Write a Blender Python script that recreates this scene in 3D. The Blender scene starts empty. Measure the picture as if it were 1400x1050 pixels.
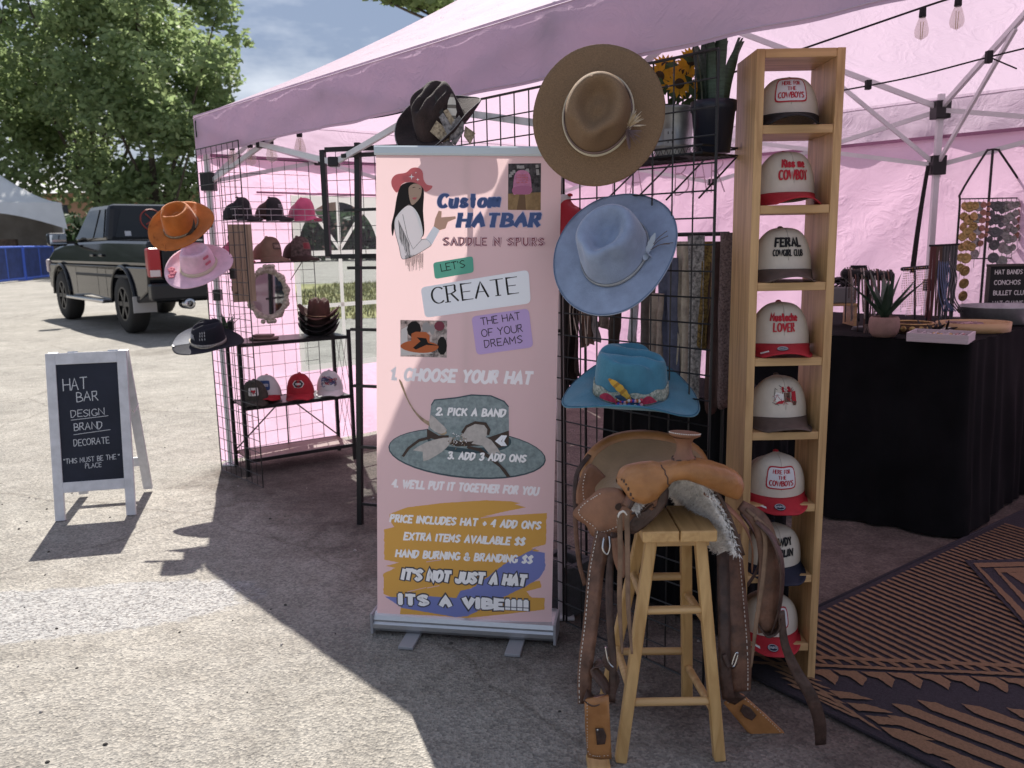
import bpy, bmesh, math, random
from mathutils import Vector as V, Matrix
rnd = random.Random(7)
R = math.radians
SC = bpy.context.scene
COL = SC.collection
# ---------------------------------------------------------------- camera
CH, FPX = 1.42, 1125.0
_p, _r = R(9.99), R(-1.026)
_fw = V((0, math.cos(_p), -math.sin(_p))); _u0 = V((0, math.sin(_p), math.cos(_p))); _r0 = V((1, 0, 0))
_rt = _r0 * math.cos(_r) + _u0 * math.sin(_r); _up = _u0 * math.cos(_r) - _r0 * math.sin(_r)
cd = bpy.data.cameras.new('camera'); cam = bpy.data.objects.new('camera', cd); COL.objects.link(cam)
M = Matrix((( _rt.x, _up.x, -_fw.x, 0), (_rt.y, _up.y, -_fw.y, 0), (_rt.z, _up.z, -_fw.z, CH), (0, 0, 0, 1)))
cam.matrix_world = M
cd.sensor_width = 36; cd.lens = 36 * FPX / 1400; cd.clip_end = 2000; cd.clip_start = .05
cd.dof.use_dof = True; cd.dof.focus_distance = 2.75; cd.dof.aperture_fstop = 5.6
SC.camera = cam
# ---------------------------------------------------------------- world and sun
W = bpy.data.worlds.new('World'); SC.world = W; W.use_nodes = True
SUN_D = V((.285, -.958, 0)).normalized()        # the way shadows fall on the ground
SUN_E = R(50.5)
sd = bpy.data.lights.new('sun', 'SUN'); so = bpy.data.objects.new('sun', sd); COL.objects.link(so)
sd.energy = 5.0; sd.angle = R(.55); sd.color = (1, .95, .87)
ldir = V((SUN_D.x * math.cos(SUN_E), SUN_D.y * math.cos(SUN_E), -math.sin(SUN_E)))
so.rotation_euler = ldir.to_track_quat('-Z', 'Y').to_euler(); so.location = (-4, 12, 14)
nt = W.node_tree; N = nt.nodes; L = nt.links
bg = N['Background']; sky = N.new('ShaderNodeTexSky'); sky.sky_type = 'NISHITA'; sky.sun_disc = False
sky.sun_elevation = SUN_E; sky.sun_rotation = math.atan2(-SUN_D.x, -SUN_D.y)
sky.air_density = 1.3; sky.dust_density = 1.5
tc = N.new('ShaderNodeTexCoord'); nz = N.new('ShaderNodeTexNoise'); nz.inputs['Scale'].default_value = 2.6; nz.inputs['Detail'].default_value = 6; nz.inputs['Roughness'].default_value = .6
mp = N.new('ShaderNodeMapping'); mp.inputs['Scale'].default_value = (1, 1, 2.6); mp.inputs['Location'].default_value = (.35, .1, .2)
L.new(tc.outputs['Generated'], mp.inputs['Vector']); L.new(mp.outputs[0], nz.inputs['Vector'])
cr = N.new('ShaderNodeValToRGB'); cr.color_ramp.elements[0].position = .40; cr.color_ramp.elements[1].position = .70
cr.color_ramp.elements[0].color = (0, 0, 0, 1); cr.color_ramp.elements[1].color = (1, 1, 1, 1)
L.new(nz.outputs['Fac'], cr.inputs[0])
cl = N.new('ShaderNodeValToRGB'); cl.color_ramp.elements[0].color = (2.3, 3.1, 5.0, 1); cl.color_ramp.elements[1].color = (12, 12.3, 13.2, 1)
L.new(cr.outputs[0], cl.inputs[0])
mx = N.new('ShaderNodeMix'); mx.data_type = 'RGBA'; mx.inputs[0].default_value = .75
L.new(sky.outputs[0], mx.inputs[6]); L.new(cl.outputs[0], mx.inputs[7]); L.new(mx.outputs[2], bg.inputs['Color'])
bg.inputs['Strength'].default_value = .05
SC.view_settings.view_transform = 'Standard'; SC.view_settings.look = 'None'; SC.view_settings.exposure = 0.95; SC.view_settings.gamma = 1
SC.cycles.max_bounces = 8; SC.cycles.transparent_max_bounces = 12

# ---------------------------------------------------------------- helpers: placing
def ray(px, py): return _fw + _rt * ((px - 700) / FPX) - _up * ((py - 525) / FPX)
def at(px, py, y):
    d = ray(px, py); return V((0, 0, CH)) + d * (y / d.y)
def gp(px, py, z=0):
    d = ray(px, py); return V((0, 0, CH)) + d * ((z - CH) / d.z)
def onp(px, py, P, n):
    d = ray(px, py); o = V((0, 0, CH)); return o + d * ((P - o).dot(n) / d.dot(n))
AX = V((.6677, -.7444, 0)); BX = V((.7444, .6677, 0)); FL = V((-1.911, 5.221, 0)); Z = V((0, 0, 1)); TL = 3.15

# ---------------------------------------------------------------- helpers: materials
MATS = {}
def mat(name, col, rough=.6, metal=0, var=0, vs=8, bump=0, bs=60, trans=0, spec=.4, sheen=0, coat=0, col2=None, wave=None, coord='Object', stretch=None, detail=4):
    if name in MATS: return MATS[name]
    m = bpy.data.materials.new(name); MATS[name] = m; m.use_nodes = True
    t = m.node_tree; n = t.nodes; l = t.links; b = n['Principled BSDF']
    c4 = (*col, 1); b.inputs['Base Color'].default_value = c4; b.inputs['Roughness'].default_value = rough; b.inputs['Metallic'].default_value = metal
    b.inputs['Specular IOR Level'].default_value = spec
    if sheen: b.inputs['Sheen Weight'].default_value = sheen; b.inputs['Sheen Roughness'].default_value = .4
    if coat: b.inputs['Coat Weight'].default_value = coat; b.inputs['Coat Roughness'].default_value = .05
    co = n.new('ShaderNodeTexCoord'); vec = co.outputs[coord]
    if stretch:
        mm = n.new('ShaderNodeMapping'); mm.inputs['Scale'].default_value = stretch; l.new(vec, mm.inputs[0]); vec = mm.outputs[0]
    csock = None
    if var or col2:
        z = n.new('ShaderNodeTexNoise'); z.inputs['Scale'].default_value = vs; z.inputs['Detail'].default_value = detail; z.inputs['Roughness'].default_value = .6; l.new(vec, z.inputs['Vector'])
        r = n.new('ShaderNodeValToRGB'); r.color_ramp.elements[0].position = .32; r.color_ramp.elements[1].position = .68
        lo = tuple(max(0, c * (1 - var)) for c in col); hi = col2 if col2 else tuple(min(1, c * (1 + var)) for c in col)
        r.color_ramp.elements[0].color = (*lo, 1); r.color_ramp.elements[1].color = (*hi, 1)
        l.new(z.outputs['Fac'], r.inputs[0]); csock = r.outputs[0]; l.new(csock, b.inputs['Base Color'])
    bumpn = None
    if bump:
        z2 = n.new('ShaderNodeTexNoise'); z2.inputs['Scale'].default_value = bs; z2.inputs['Detail'].default_value = 5; l.new(vec, z2.inputs['Vector'])
        bn = n.new('ShaderNodeBump'); bn.inputs['Strength'].default_value = bump; bn.inputs['Distance'].default_value = .01
        l.new(z2.outputs['Fac'], bn.inputs['Height']); l.new(bn.outputs[0], b.inputs['Normal']); bumpn = bn
    if trans:
        tr = n.new('ShaderNodeBsdfTranslucent'); tr.inputs[0].default_value = c4
        if csock: l.new(csock, tr.inputs[0])
        if bumpn: l.new(bumpn.outputs[0], tr.inputs['Normal'])
        ms = n.new('ShaderNodeMixShader'); ms.inputs[0].default_value = trans
        l.new(b.outputs[0], ms.inputs[1]); l.new(tr.outputs[0], ms.inputs[2]); l.new(ms.outputs[0], n['Material Output'].inputs[0])
    return m
def wood(name, c1, c2, axis='Z', rough=.5, sc=1.0, knots=True):
    if name in MATS: return MATS[name]
    m = bpy.data.materials.new(name); MATS[name] = m; m.use_nodes = True
    t = m.node_tree; n = t.nodes; l = t.links; b = n['Principled BSDF']; b.inputs['Roughness'].default_value = rough
    co = n.new('ShaderNodeTexCoord'); mm = n.new('ShaderNodeMapping')
    s = {'X': (1.2, 14, 14), 'Y': (14, 1.2, 14), 'Z': (14, 14, 1.2)}[axis]; mm.inputs['Scale'].default_value = tuple(v * sc for v in s)
    l.new(co.outputs['Object'], mm.inputs[0])
    z = n.new('ShaderNodeTexNoise'); z.inputs['Scale'].default_value = 2.2; z.inputs['Detail'].default_value = 6; z.inputs['Distortion'].default_value = 1.2; l.new(mm.outputs[0], z.inputs['Vector'])
    r = n.new('ShaderNodeValToRGB'); e = r.color_ramp.elements; e[0].position = .3; e[0].color = (*c1, 1); e[1].position = .62; e[1].color = (*c2, 1)
    l.new(z.outputs['Fac'], r.inputs[0]); out = r.outputs[0]
    if knots:
        v = n.new('ShaderNodeTexVoronoi'); v.inputs['Scale'].default_value = 5.5; v.inputs['Randomness'].default_value = 1; l.new(co.outputs['Object'], v.inputs['Vector'])
        kr = n.new('ShaderNodeValToRGB'); kr.color_ramp.elements[0].position = .035; kr.color_ramp.elements[1].position = .09
        l.new(v.outputs['Distance'], kr.inputs[0])
        mk = n.new('ShaderNodeMix'); mk.data_type = 'RGBA'; l.new(kr.outputs[0], mk.inputs[0]); mk.inputs[6].default_value = (c1[0] * .3, c1[1] * .22, c1[2] * .18, 1); l.new(out, mk.inputs[7]); out = mk.outputs[2]
    l.new(out, b.inputs['Base Color'])
    bn = n.new('ShaderNodeBump'); bn.inputs['Strength'].default_value = .12; bn.inputs['Distance'].default_value = .004; l.new(z.outputs['Fac'], bn.inputs['Height']); l.new(bn.outputs[0], b.inputs['Normal'])
    return m
def glassy(name, tint, op=.2, rough=.05):
    if name in MATS: return MATS[name]
    m = bpy.data.materials.new(name); MATS[name] = m; m.use_nodes = True
    n = m.node_tree.nodes; l = m.node_tree.links; b = n['Principled BSDF']; b.inputs['Base Color'].default_value = (*tint, 1); b.inputs['Roughness'].default_value = rough
    tr = n.new('ShaderNodeBsdfTransparent'); tr.inputs[0].default_value = (min(1, tint[0] + .4), min(1, tint[1] + .4), min(1, tint[2] + .4), 1)
    ms = n.new('ShaderNodeMixShader'); ms.inputs[0].default_value = op
    l.new(tr.outputs[0], ms.inputs[1]); l.new(b.outputs[0], ms.inputs[2]); l.new(ms.outputs[0], n['Material Output'].inputs[0])
    return m

# ---------------------------------------------------------------- helpers: objects
def tag(o, label=None, cat=None, group=None, kind=None):
    if label: o['label'] = label
    if cat: o['category'] = cat
    if group: o['group'] = group
    if kind: o['kind'] = kind
    return o
def thing(name, label, cat, loc=(0, 0, 0), rot=None, group=None):
    o = bpy.data.objects.new(name, None); COL.objects.link(o); o.empty_display_size = .05
    if isinstance(rot, Matrix): o.matrix_world = Matrix.Translation(V(loc)) @ rot.to_4x4()
    else:
        o.location = loc
        if rot: o.rotation_euler = (0, 0, rot)
    return tag(o, label, cat, group)
def frame(zax, fr):
    """rotation whose local +z is zax and whose local -y is as near fr as can be"""
    z = V(zax).normalized(); y = -(V(fr) - z * V(fr).dot(z)).normalized(); x = y.cross(z)
    return Matrix((x, y, z)).transposed()
class MB:
    def __init__(s): s.v = []; s.f = []; s.m = []
    def add(s, vs, fs, mi=0):
        o = len(s.v); s.v += [tuple(q) for q in vs]; s.f += [tuple(i + o for i in f) for f in fs]; s.m += [mi] * len(fs); return s
    def box(s, c, d, rot=None, mi=0, bev=0):
        h = V(d) / 2; c = V(c); rot = rot or Matrix.Identity(3)
        if bev <= 0:
            vs = [c + rot @ V((h.x * i, h.y * j, h.z * k)) for i in (-1, 1) for j in (-1, 1) for k in (-1, 1)]
            return s.add(vs, [(0, 1, 3, 2), (4, 6, 7, 5), (0, 4, 5, 1), (2, 3, 7, 6), (0, 2, 6, 4), (1, 5, 7, 3)], mi)
        bm = bmesh.new(); bmesh.ops.create_cube(bm, size=1)
        for q in bm.verts: q.co = V((q.co.x * d[0], q.co.y * d[1], q.co.z * d[2]))
        bmesh.ops.bevel(bm, geom=bm.edges[:], offset=bev, segments=2, affect='EDGES', profile=.5)
        bm.verts.index_update(); s.add([c + rot @ q.co for q in bm.verts], [[q.index for q in f.verts] for f in bm.faces], mi); bm.free(); return s
    def bar(s, a, b, w, d=None, up=(0, 0, 1), mi=0, bev=0):
        a = V(a); b = V(b); d = d or w; y = (b - a).normalized(); u = V(up)
        if abs(y.dot(u)) > .98: u = V((1, 0, 0))
        x = y.cross(u).normalized(); z = x.cross(y)
        return s.box((a + b) / 2, (w, (b - a).length, d), Matrix((x, y, z)).transposed(), mi, bev)
    def tube(s, pts, r, seg=8, mi=0, cap=True, flat=1.0, up=(0, 0, 1)):
        pts = [V(q) for q in pts]; n = len(pts); rs = r if isinstance(r, (list, tuple)) else [r] * n
        vs = []; fs = []; u = V(up); px = None
        for i, q in enumerate(pts):
            t = (pts[min(i + 1, n - 1)] - pts[max(i - 1, 0)]).normalized()
            if px is None:
                if abs(t.dot(u)) > .97: u = V((1, 0, 0.1)).normalized()
                x = t.cross(u).normalized()
            else: x = (px - t * px.dot(t)).normalized()
            px = x; y = x.cross(t)
            for k in range(seg):
                a = 2 * math.pi * k / seg; vs.append(q + (x * math.cos(a) + y * math.sin(a) * flat) * rs[i])
        for i in range(n - 1):
            for k in range(seg):
                k2 = (k + 1) % seg; fs.append((i * seg + k, (i + 1) * seg + k, (i + 1) * seg + k2, i * seg + k2))
        if cap: fs.append(tuple(range(seg))); fs.append(tuple((n - 1) * seg + k for k in reversed(range(seg))))
        return s.add(vs, fs, mi)
    def cyl(s, a, b, r, r2=None, seg=12, mi=0): return s.tube([a, b], [r, r if r2 is None else r2], seg, mi)
    def lathe(s, prof, c=(0, 0, 0), seg=24, mi=0, rot=None, sx=1, sy=1):
        c = V(c); vs = []; fs = []; n = len(prof); rot = rot or Matrix.Identity(3)
        for (r, z) in prof:
            for k in range(seg):
                a = 2 * math.pi * k / seg; vs.append(c + rot @ V((r * math.cos(a) * sx, r * math.sin(a) * sy, z)))
        for i in range(n - 1):
            for k in range(seg):
                k2 = (k + 1) % seg; fs.append((i * seg + k, i * seg + k2, (i + 1) * seg + k2, (i + 1) * seg + k))
        return s.add(vs, fs, mi)
    def surf(s, fn, nu, nv, wrap=False, mi=0):
        vs = [fn(i / nu, j / nv) for j in range(nv + 1) for i in range(nu + (0 if wrap else 1))]
        w = nu if wrap else nu + 1; fs = []
        for j in range(nv):
            for i in range(nu):
                i2 = (i + 1) % w; fs.append((j * w + i, j * w + i2, (j + 1) * w + i2, (j + 1) * w + i))
        return s.add(vs, fs, mi)
    def poly(s, pts, mi=0): return s.add(pts, [tuple(range(len(pts)))], mi)
    def prism(s, pts, d, mi=0):
        n = len(pts); d = V(d); pts = [V(q) for q in pts]
        return s.add(pts + [q + d for q in pts], [tuple(reversed(range(n))), tuple(range(n, 2 * n))] + [(i, (i + 1) % n, n + (i + 1) % n, n + i) for i in range(n)], mi)
    def build(s, name, mats, parent=None, smooth=False, solid=0, off=-1, sub=0, bev=0, label=None):
        me = bpy.data.meshes.new(name); me.from_pydata(s.v, [], s.f)
        mats = mats if isinstance(mats, (list, tuple)) else [mats]
        for q in mats: me.materials.append(q)
        me.polygons.foreach_set('material_index', s.m)
        if smooth: me.polygons.foreach_set('use_smooth', [True] * len(me.polygons))
        me.update()
        o = bpy.data.objects.new(name, me); COL.objects.link(o)
        if parent: o.parent = parent
        if bev:
            b = o.modifiers.new('b', 'BEVEL'); b.width = bev; b.segments = 2; b.limit_method = 'ANGLE'; b.angle_limit = R(40)
        if sub:
            b = o.modifiers.new('s', 'SUBSURF'); b.levels = sub; b.render_levels = sub
        if solid:
            b = o.modifiers.new('t', 'SOLIDIFY'); b.thickness = solid; b.offset = off
        if smooth == 'auto':
            me.polygons.foreach_set('use_smooth', [False] * len(me.polygons))
        if label: o['label'] = label
        return o
def clean(mb):
    bm = bmesh.new(); vv = [bm.verts.new(q) for q in mb.v]
    for f, mi in zip(mb.f, mb.m):
        try: bm.faces.new([vv[i] for i in f]).material_index = mi
        except ValueError: pass
    bmesh.ops.remove_doubles(bm, verts=bm.verts, dist=1e-5); bmesh.ops.recalc_face_normals(bm, faces=bm.faces)
    bm.verts.index_update(); mb.v = [tuple(q.co) for q in bm.verts]; mb.f = [tuple(q.index for q in f.verts) for f in bm.faces]; mb.m = [f.material_index for f in bm.faces]; bm.free(); return mb
def copy_tree(o, parent=None):
    c = o.copy(); COL.objects.link(c); c.parent = parent
    if parent: c.matrix_parent_inverse = o.matrix_parent_inverse.copy()
    for ch in list(o.children): copy_tree(ch, c)
    return c
def crom(pts, n=6, closed=False):
    pts = [V(q) for q in pts]; out = []; m = len(pts)
    for i in range(m if closed else m - 1):
        g = lambda k: pts[k % m] if closed else pts[max(0, min(m - 1, k))]
        a, b, c, d = g(i - 1), g(i), g(i + 1), g(i + 2)
        for k in range(n):
            t = k / n; out.append(.5 * ((2 * b) + (c - a) * t + (2 * a - 5 * b + 4 * c - d) * t * t + (3 * b - a - 3 * c + d) * t ** 3))
    if not closed: out.append(pts[-1])
    return out
def smooth(a, b, x):
    t = max(0, min(1, (x - a) / (b - a))); return t * t * (3 - 2 * t)
def noise2(x, y, s=0):
    return (math.sin(x * 1.7 + y * .9 + s) + math.sin(x * .8 - y * 2.1 + s * 1.7) + .6 * math.sin(x * 3.7 + 2.3 * y + s * .4) + .5 * math.sin(-2.9 * x + 4.1 * y + s * 2.2)) / 3.1

# ---------------------------------------------------------------- helpers: stroke lettering
def _el(cx, cy, rx, ry, a0=0, a1=360, n=20): return [(cx + rx * math.cos(R(a0 + (a1 - a0) * i / n)), cy + ry * math.sin(R(a0 + (a1 - a0) * i / n))) for i in range(n + 1)]
def _st(q):
    sm = q[0] == '~'; q = q.lstrip('~'); p = [(int(q[i], 16), int(q[i + 1], 16)) for i in range(0, len(q), 2)]
    return [(v.x, v.y) for v in crom([(a, b, 0) for a, b in p], 5)] if sm else p
_S = "~57381706154352412001"
GL = {' ': (3, []), 'A': (6, ["003860", "1454"[:0] + "1353"]), 'B': (5, ["0008", "~082847452404", "~042453512000"]), 'C': (5.6, [_el(3.2, 4, 3.2, 4, 48, 312)]), 'D': (5.6, ["0008", "~08285754532000"]),
      'E': (4.6, ["50000858", "0444"]), 'F': (4.4, ["000858", "0444"]), 'G': (6, [_el(3.2, 4, 3.2, 4, 48, 330), "614333"[:0] + "625434"[:0] + "61634 3".replace(' ', '')]), 'H': (6, ["0008", "6068", "0464"]), 'I': (.6, ["0008"]),
      'J': (4.4, ["~48434130100102"]), 'K': (5.4, ["0008", "5803", "2560"]), 'L': (4.4, ["080050"]), 'M': (7, ["000832"[:4] + "33" + "6860"]), 'N': (6, ["00086068"]), 'O': (6.4, [_el(3.2, 4, 3.2, 4)]),
      'P': (5, ["0008", "~08284846452404"]), 'Q': (6.4, [_el(3.2, 4, 3.2, 4), "4260"]), 'R': (5.4, ["0008", "~08284846452404", "2450"]), 'S': (5.2, [_S]), 'T': (6, ["0868", "3830"]), 'U': (6, ["~0805022040626568"]),
      'V': (6, ["083068"]), 'W': (10, ["08305770a8"]), 'X': (6, ["0068", "0860"]), 'Y': (6, ["083468", "3430"]), 'Z': (6, ["08680060"]),
      '1': (3, ["163830"]), '2': (5, ["~061848563300", "0050"]), '3': (5, ["~071848463424", "~244453412001"]), '4': (5.4, ["4840", "480353"]), '&': (6, ["~60161728373503012040" + "63"]), '$': (5.2, [_S, "3930"]),
      '.': (.6, ["0001"]), "'": (.6, ["0806"]), '"': (2, ["0806", "2826"]), '!': (.8, ["0803", "0001"]), '+': (5, ["3135", "1353"]), '-': (4, ["0444"]),
      'u': (4.4, ["~050210304245", "4540"]), 's': (4, ["~4425141332412001"]), 't': (3.6, ["~182130", "0535"]), 'o': (4.6, [_el(2.3, 2.5, 2.3, 2.5)]), 'm': (7, ["0500", "~0325353230"[:0] + "~032535" + "33" + "30", "~335565" + "63" + "60"]),
      'i': (.8, ["0500", "0607"]), 'e': (4.4, ["0343"[:0] + "0343", _el(2.2, 2.5, 2.2, 2.5, 12, 310)]), 'a': (4.4, [_el(2.1, 2.5, 2.1, 2.5), "4540"]), 'c': (4, [_el(2.2, 2.5, 2.2, 2.5, 50, 310)]), 'h': (4.4, ["0800", "~0315354340"])}
def glyph_strokes(txt, sp=1.6):
    out = []; x = 0
    for ch in txt:
        w, st = GL.get(ch, GL[' '])
        out.append((x, [(_st(q) if isinstance(q, str) else list(q)) for q in st])); x += w + sp
    return out, x - sp
def lettering(mb, txt, fn, w, h, weight=.13, contrast=1, slant=0, serif=0, jit=0, z0=0, mi=0, maxseg=.12, grow=0, rise=0, cap=True):
    """strokes of txt fitted in w x h; fn(u, v, z) places a point of the flat text"""
    gs, tw = glyph_strokes(txt, 1.0 + 6.2 * weight + 7 * min(grow, .03)); sx = w / tw; sy = h / 8; k = 0; pad = weight * h * .5
    sx = (w - 2 * pad) / tw; sy = (h - 2 * pad) / 8
    for gx, sts in gs:
        jx = rnd.uniform(-jit, jit) * h; jy = rnd.uniform(-jit, jit) * h; ja = rnd.uniform(-jit, jit) * .8
        allst = []
        for st in sts:
            allst.append(st)
            if serif and len(st) >= 2:
                for e, o in ((st[0], st[1]), (st[-1], st[-2])):
                    if abs(e[0] - o[0]) < 2.7 and abs(e[1] - o[1]) > 1.6 and (e[1] in (0, 8, 5) and len(st) <= 5): allst.append(['S', (e[0] - 1.25 * serif, e[1]), (e[0] + 1.25 * serif, e[1])])
        for st in allst:
            ser = st[0] == 'S'; st = st[1:] if ser else st
            P = []
            for (a, b) in st:
                x = pad + (gx + a) * sx + jx; y = pad + b * sy + jy; x += ja * (y - h / 2); P.append(V((x + slant * y, y + rise * x, 0)))
            Q = [P[0]]
            for a, b in zip(P, P[1:]):
                n = max(1, int((b - a).length / (maxseg * h * 2)));
                for i in range(1, n + 1): Q.append(a.lerp(b, i / n))
            closed = (P[0] - P[-1]).length < 1e-6 and len(P) > 3
            lft = []; rgt = []; nq = len(Q)
            for i, q in enumerate(Q):
                if closed: t0 = (q - Q[i - 1] if i > 0 else q - Q[-2]); t1 = (Q[i + 1] - q if i < nq - 1 else Q[1] - q)
                else: t0 = q - Q[max(i - 1, 0)]; t1 = Q[min(i + 1, nq - 1)] - q
                if t0.length < 1e-9: t0 = t1
                if t1.length < 1e-9: t1 = t0
                t0 = t0.normalized(); t1 = t1.normalized(); t = (t0 + t1); t = t.normalized() if t.length > 1e-6 else t0
                ver = abs(t.y); hw = weight * h * .5 * (contrast + (1 - contrast) * ver)
                if ser: hw = weight * h * .5 * min(contrast * 1.15, 1)
                hw += grow * h
                mit = 1 / max(.55, math.sqrt(max(0, (1 + t0.dot(t1)) / 2)))
                nn = V((-t.y, t.x, 0)) * hw * mit; lft.append(q + nn); rgt.append(q - nn)
            if not closed:
                e = (Q[0] - Q[1]).normalized() * (weight * .35 + grow) * h * (.4 if serif else .8); lft[0] += e; rgt[0] += e
                e = (Q[-1] - Q[-2]).normalized() * (weight * .35 + grow) * h * (.4 if serif else .8); lft[-1] += e; rgt[-1] += e
            zz = z0 + k * 2e-5; k = (k + 1) % 12
            vs = [fn(q.x, q.y, zz) for q in lft] + [fn(q.x, q.y, zz) for q in rgt]
            mb.add(vs, [(i, nq + i, nq + i + 1, i + 1) for i in range(nq - 1)], mi)
    return mb
# ================================================================ ground, sky side, tent
def ground_mat():
    m = bpy.data.materials.new('worn_asphalt'); m.use_nodes = True; n = m.node_tree.nodes; l = m.node_tree.links; b = n['Principled BSDF']; b.inputs['Roughness'].default_value = .95; b.inputs['Specular IOR Level'].default_value = .15
    co = n.new('ShaderNodeTexCoord')
    def nz(s, d=5, r=.6):
        z = n.new('ShaderNodeTexNoise'); z.inputs['Scale'].default_value = s; z.inputs['Detail'].default_value = d; z.inputs['Roughness'].default_value = r; l.new(co.outputs['Object'], z.inputs['Vector']); return z.outputs['Fac']
    def ramp(f, p0, c0, p1, c1):
        r = n.new('ShaderNodeValToRGB'); e = r.color_ramp.elements; e[0].position = p0; e[0].color = (*c0, 1); e[1].position = p1; e[1].color = (*c1, 1); l.new(f, r.inputs[0]); return r.outputs[0]
    def mul(a, c, f=1):
        q = n.new('ShaderNodeMix'); q.data_type = 'RGBA'; q.blend_type = 'MULTIPLY'; q.inputs[0].default_value = f; l.new(a, q.inputs[6]); l.new(c, q.inputs[7]); return q.outputs[2]
    base = ramp(nz(.8, 6), .35, (.25, .238, .218), .65, (.325, .309, .282))
    v = n.new('ShaderNodeTexVoronoi'); v.inputs['Scale'].default_value = 115; l.new(co.outputs['Object'], v.inputs['Vector'])
    sp = n.new('ShaderNodeSeparateColor'); l.new(v.outputs['Color'], sp.inputs[0])
    grain = ramp(sp.outputs[0], .0, (.66, .66, .67), 1, (1.24, 1.22, 1.19))
    c = mul(base, grain)
    c = mul(c, ramp(nz(6, 6, .7), .3, (.78, .77, .76), .6, (1.05, 1.05, 1.05)))
    # dark repair patches and cracks
    c = mul(c, ramp(nz(.33, 4), .58, (1, 1, 1), .72, (.72, .7, .68)))
    v2 = n.new('ShaderNodeTexVoronoi'); v2.feature = 'DISTANCE_TO_EDGE'; v2.inputs['Scale'].default_value = .42
    wob = n.new('ShaderNodeTexNoise'); wob.inputs['Scale'].default_value = 3; wob.inputs['Detail'].default_value = 5; l.new(co.outputs['Object'], wob.inputs['Vector'])
    ad = n.new('ShaderNodeMix'); ad.data_type = 'RGBA'; ad.inputs[0].default_value = .16; l.new(co.outputs['Object'], ad.inputs[6]); l.new(wob.outputs['Color'], ad.inputs[7]); l.new(ad.outputs[2], v2.inputs['Vector'])
    crack = ramp(v2.outputs['Distance'], .0, (.45, .42, .4), .005, (1, 1, 1))
    c = mul(c, crack, .5)
    # masks with shapes of their own: darker brown ground under the tent, and a worn strip where pale aggregate shows
    sep = n.new('ShaderNodeSeparateXYZ'); l.new(co.outputs['Object'], sep.inputs[0])
    def mth(op, x, y=None, z=None):
        q = n.new('ShaderNodeMath'); q.operation = op
        for i, w in enumerate((x, y, z)):
            if w is None: continue
            if isinstance(w, (int, float)): q.inputs[i].default_value = w
            else: l.new(w, q.inputs[i])
        return q.outputs[0]
    def mapr(f, a0, a1):
        q = n.new('ShaderNodeMapRange'); q.interpolation_type = 'SMOOTHSTEP'; q.inputs[1].default_value = a0; q.inputs[2].default_value = a1; l.new(f, q.inputs[0]); return q.outputs[0]
    def mixc(f, x, y):
        q = n.new('ShaderNodeMix'); q.data_type = 'RGBA'; l.new(f, q.inputs[0]); l.new(x, q.inputs[6]); l.new(y, q.inputs[7]); return q.outputs[2]
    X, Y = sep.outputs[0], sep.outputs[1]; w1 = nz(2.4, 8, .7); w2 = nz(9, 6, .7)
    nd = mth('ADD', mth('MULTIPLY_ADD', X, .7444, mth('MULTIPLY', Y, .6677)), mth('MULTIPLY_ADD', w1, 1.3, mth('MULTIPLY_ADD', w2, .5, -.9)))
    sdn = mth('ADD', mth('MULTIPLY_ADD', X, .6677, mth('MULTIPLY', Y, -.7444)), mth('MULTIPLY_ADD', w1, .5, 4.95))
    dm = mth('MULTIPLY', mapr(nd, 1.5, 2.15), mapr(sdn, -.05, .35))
    dark_ground = ramp(nz(7, 9, .72), .3, (.055, .047, .043), .72, (.165, .142, .128)); dark_ground = mul(dark_ground, ramp(nz(1.6, 4), .35, (.75, .73, .72), .6, (1.1, 1.06, 1.03))); dark_ground = mul(dark_ground, grain, .8)
    c = mixc(mth('MULTIPLY', dm, .92), c, dark_ground)
    ex, ey = mth('SUBTRACT', X, -2.05), mth('SUBTRACT', Y, 3.02); ux, uy = mth('MULTIPLY_ADD', ex, .985, mth('MULTIPLY', ey, .17)), mth('MULTIPLY_ADD', ey, .985, mth('MULTIPLY', ex, -.17))
    el = mth('ADD', mth('ADD', mth('POWER', mth('ABSOLUTE', mth('DIVIDE', ux, 1.0)), 2.6), mth('POWER', mth('ABSOLUTE', mth('DIVIDE', uy, .25)), 2.6)), mth('MULTIPLY_ADD', w1, 1.5, mth('MULTIPLY_ADD', w2, 1.2, -1.35)))
    am = mapr(el, 1.12, .84)
    v3 = n.new('ShaderNodeTexVoronoi'); v3.inputs['Scale'].default_value = 105; l.new(co.outputs['Object'], v3.inputs['Vector']); s3 = n.new('ShaderNodeSeparateColor'); l.new(v3.outputs['Color'], s3.inputs[0])
    agg = ramp(s3.outputs[0], .05, (.10, .10, .115), .62, (.40, .40, .405)); c = mixc(mth('MULTIPLY', am, .55), c, agg)
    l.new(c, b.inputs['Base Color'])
    bn = n.new('ShaderNodeBump'); bn.inputs['Strength'].default_value = .65; bn.inputs['Distance'].default_value = .007; l.new(v.outputs['Distance'], bn.inputs['Height'])
    b2 = n.new('ShaderNodeBump'); b2.inputs['Strength'].default_value = .6; b2.inputs['Distance'].default_value = .02; l.new(nz(22, 6, .65), b2.inputs['Height']); l.new(bn.outputs[0], b2.inputs['Normal'])
    l.new(b2.outputs[0], b.inputs['Normal']); return m
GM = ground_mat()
g = MB().poly([(-250, -30, 0), (250, -30, 0), (250, 400, 0), (-250, 400, 0)]).build('ground', GM); tag(g, kind='structure')
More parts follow.
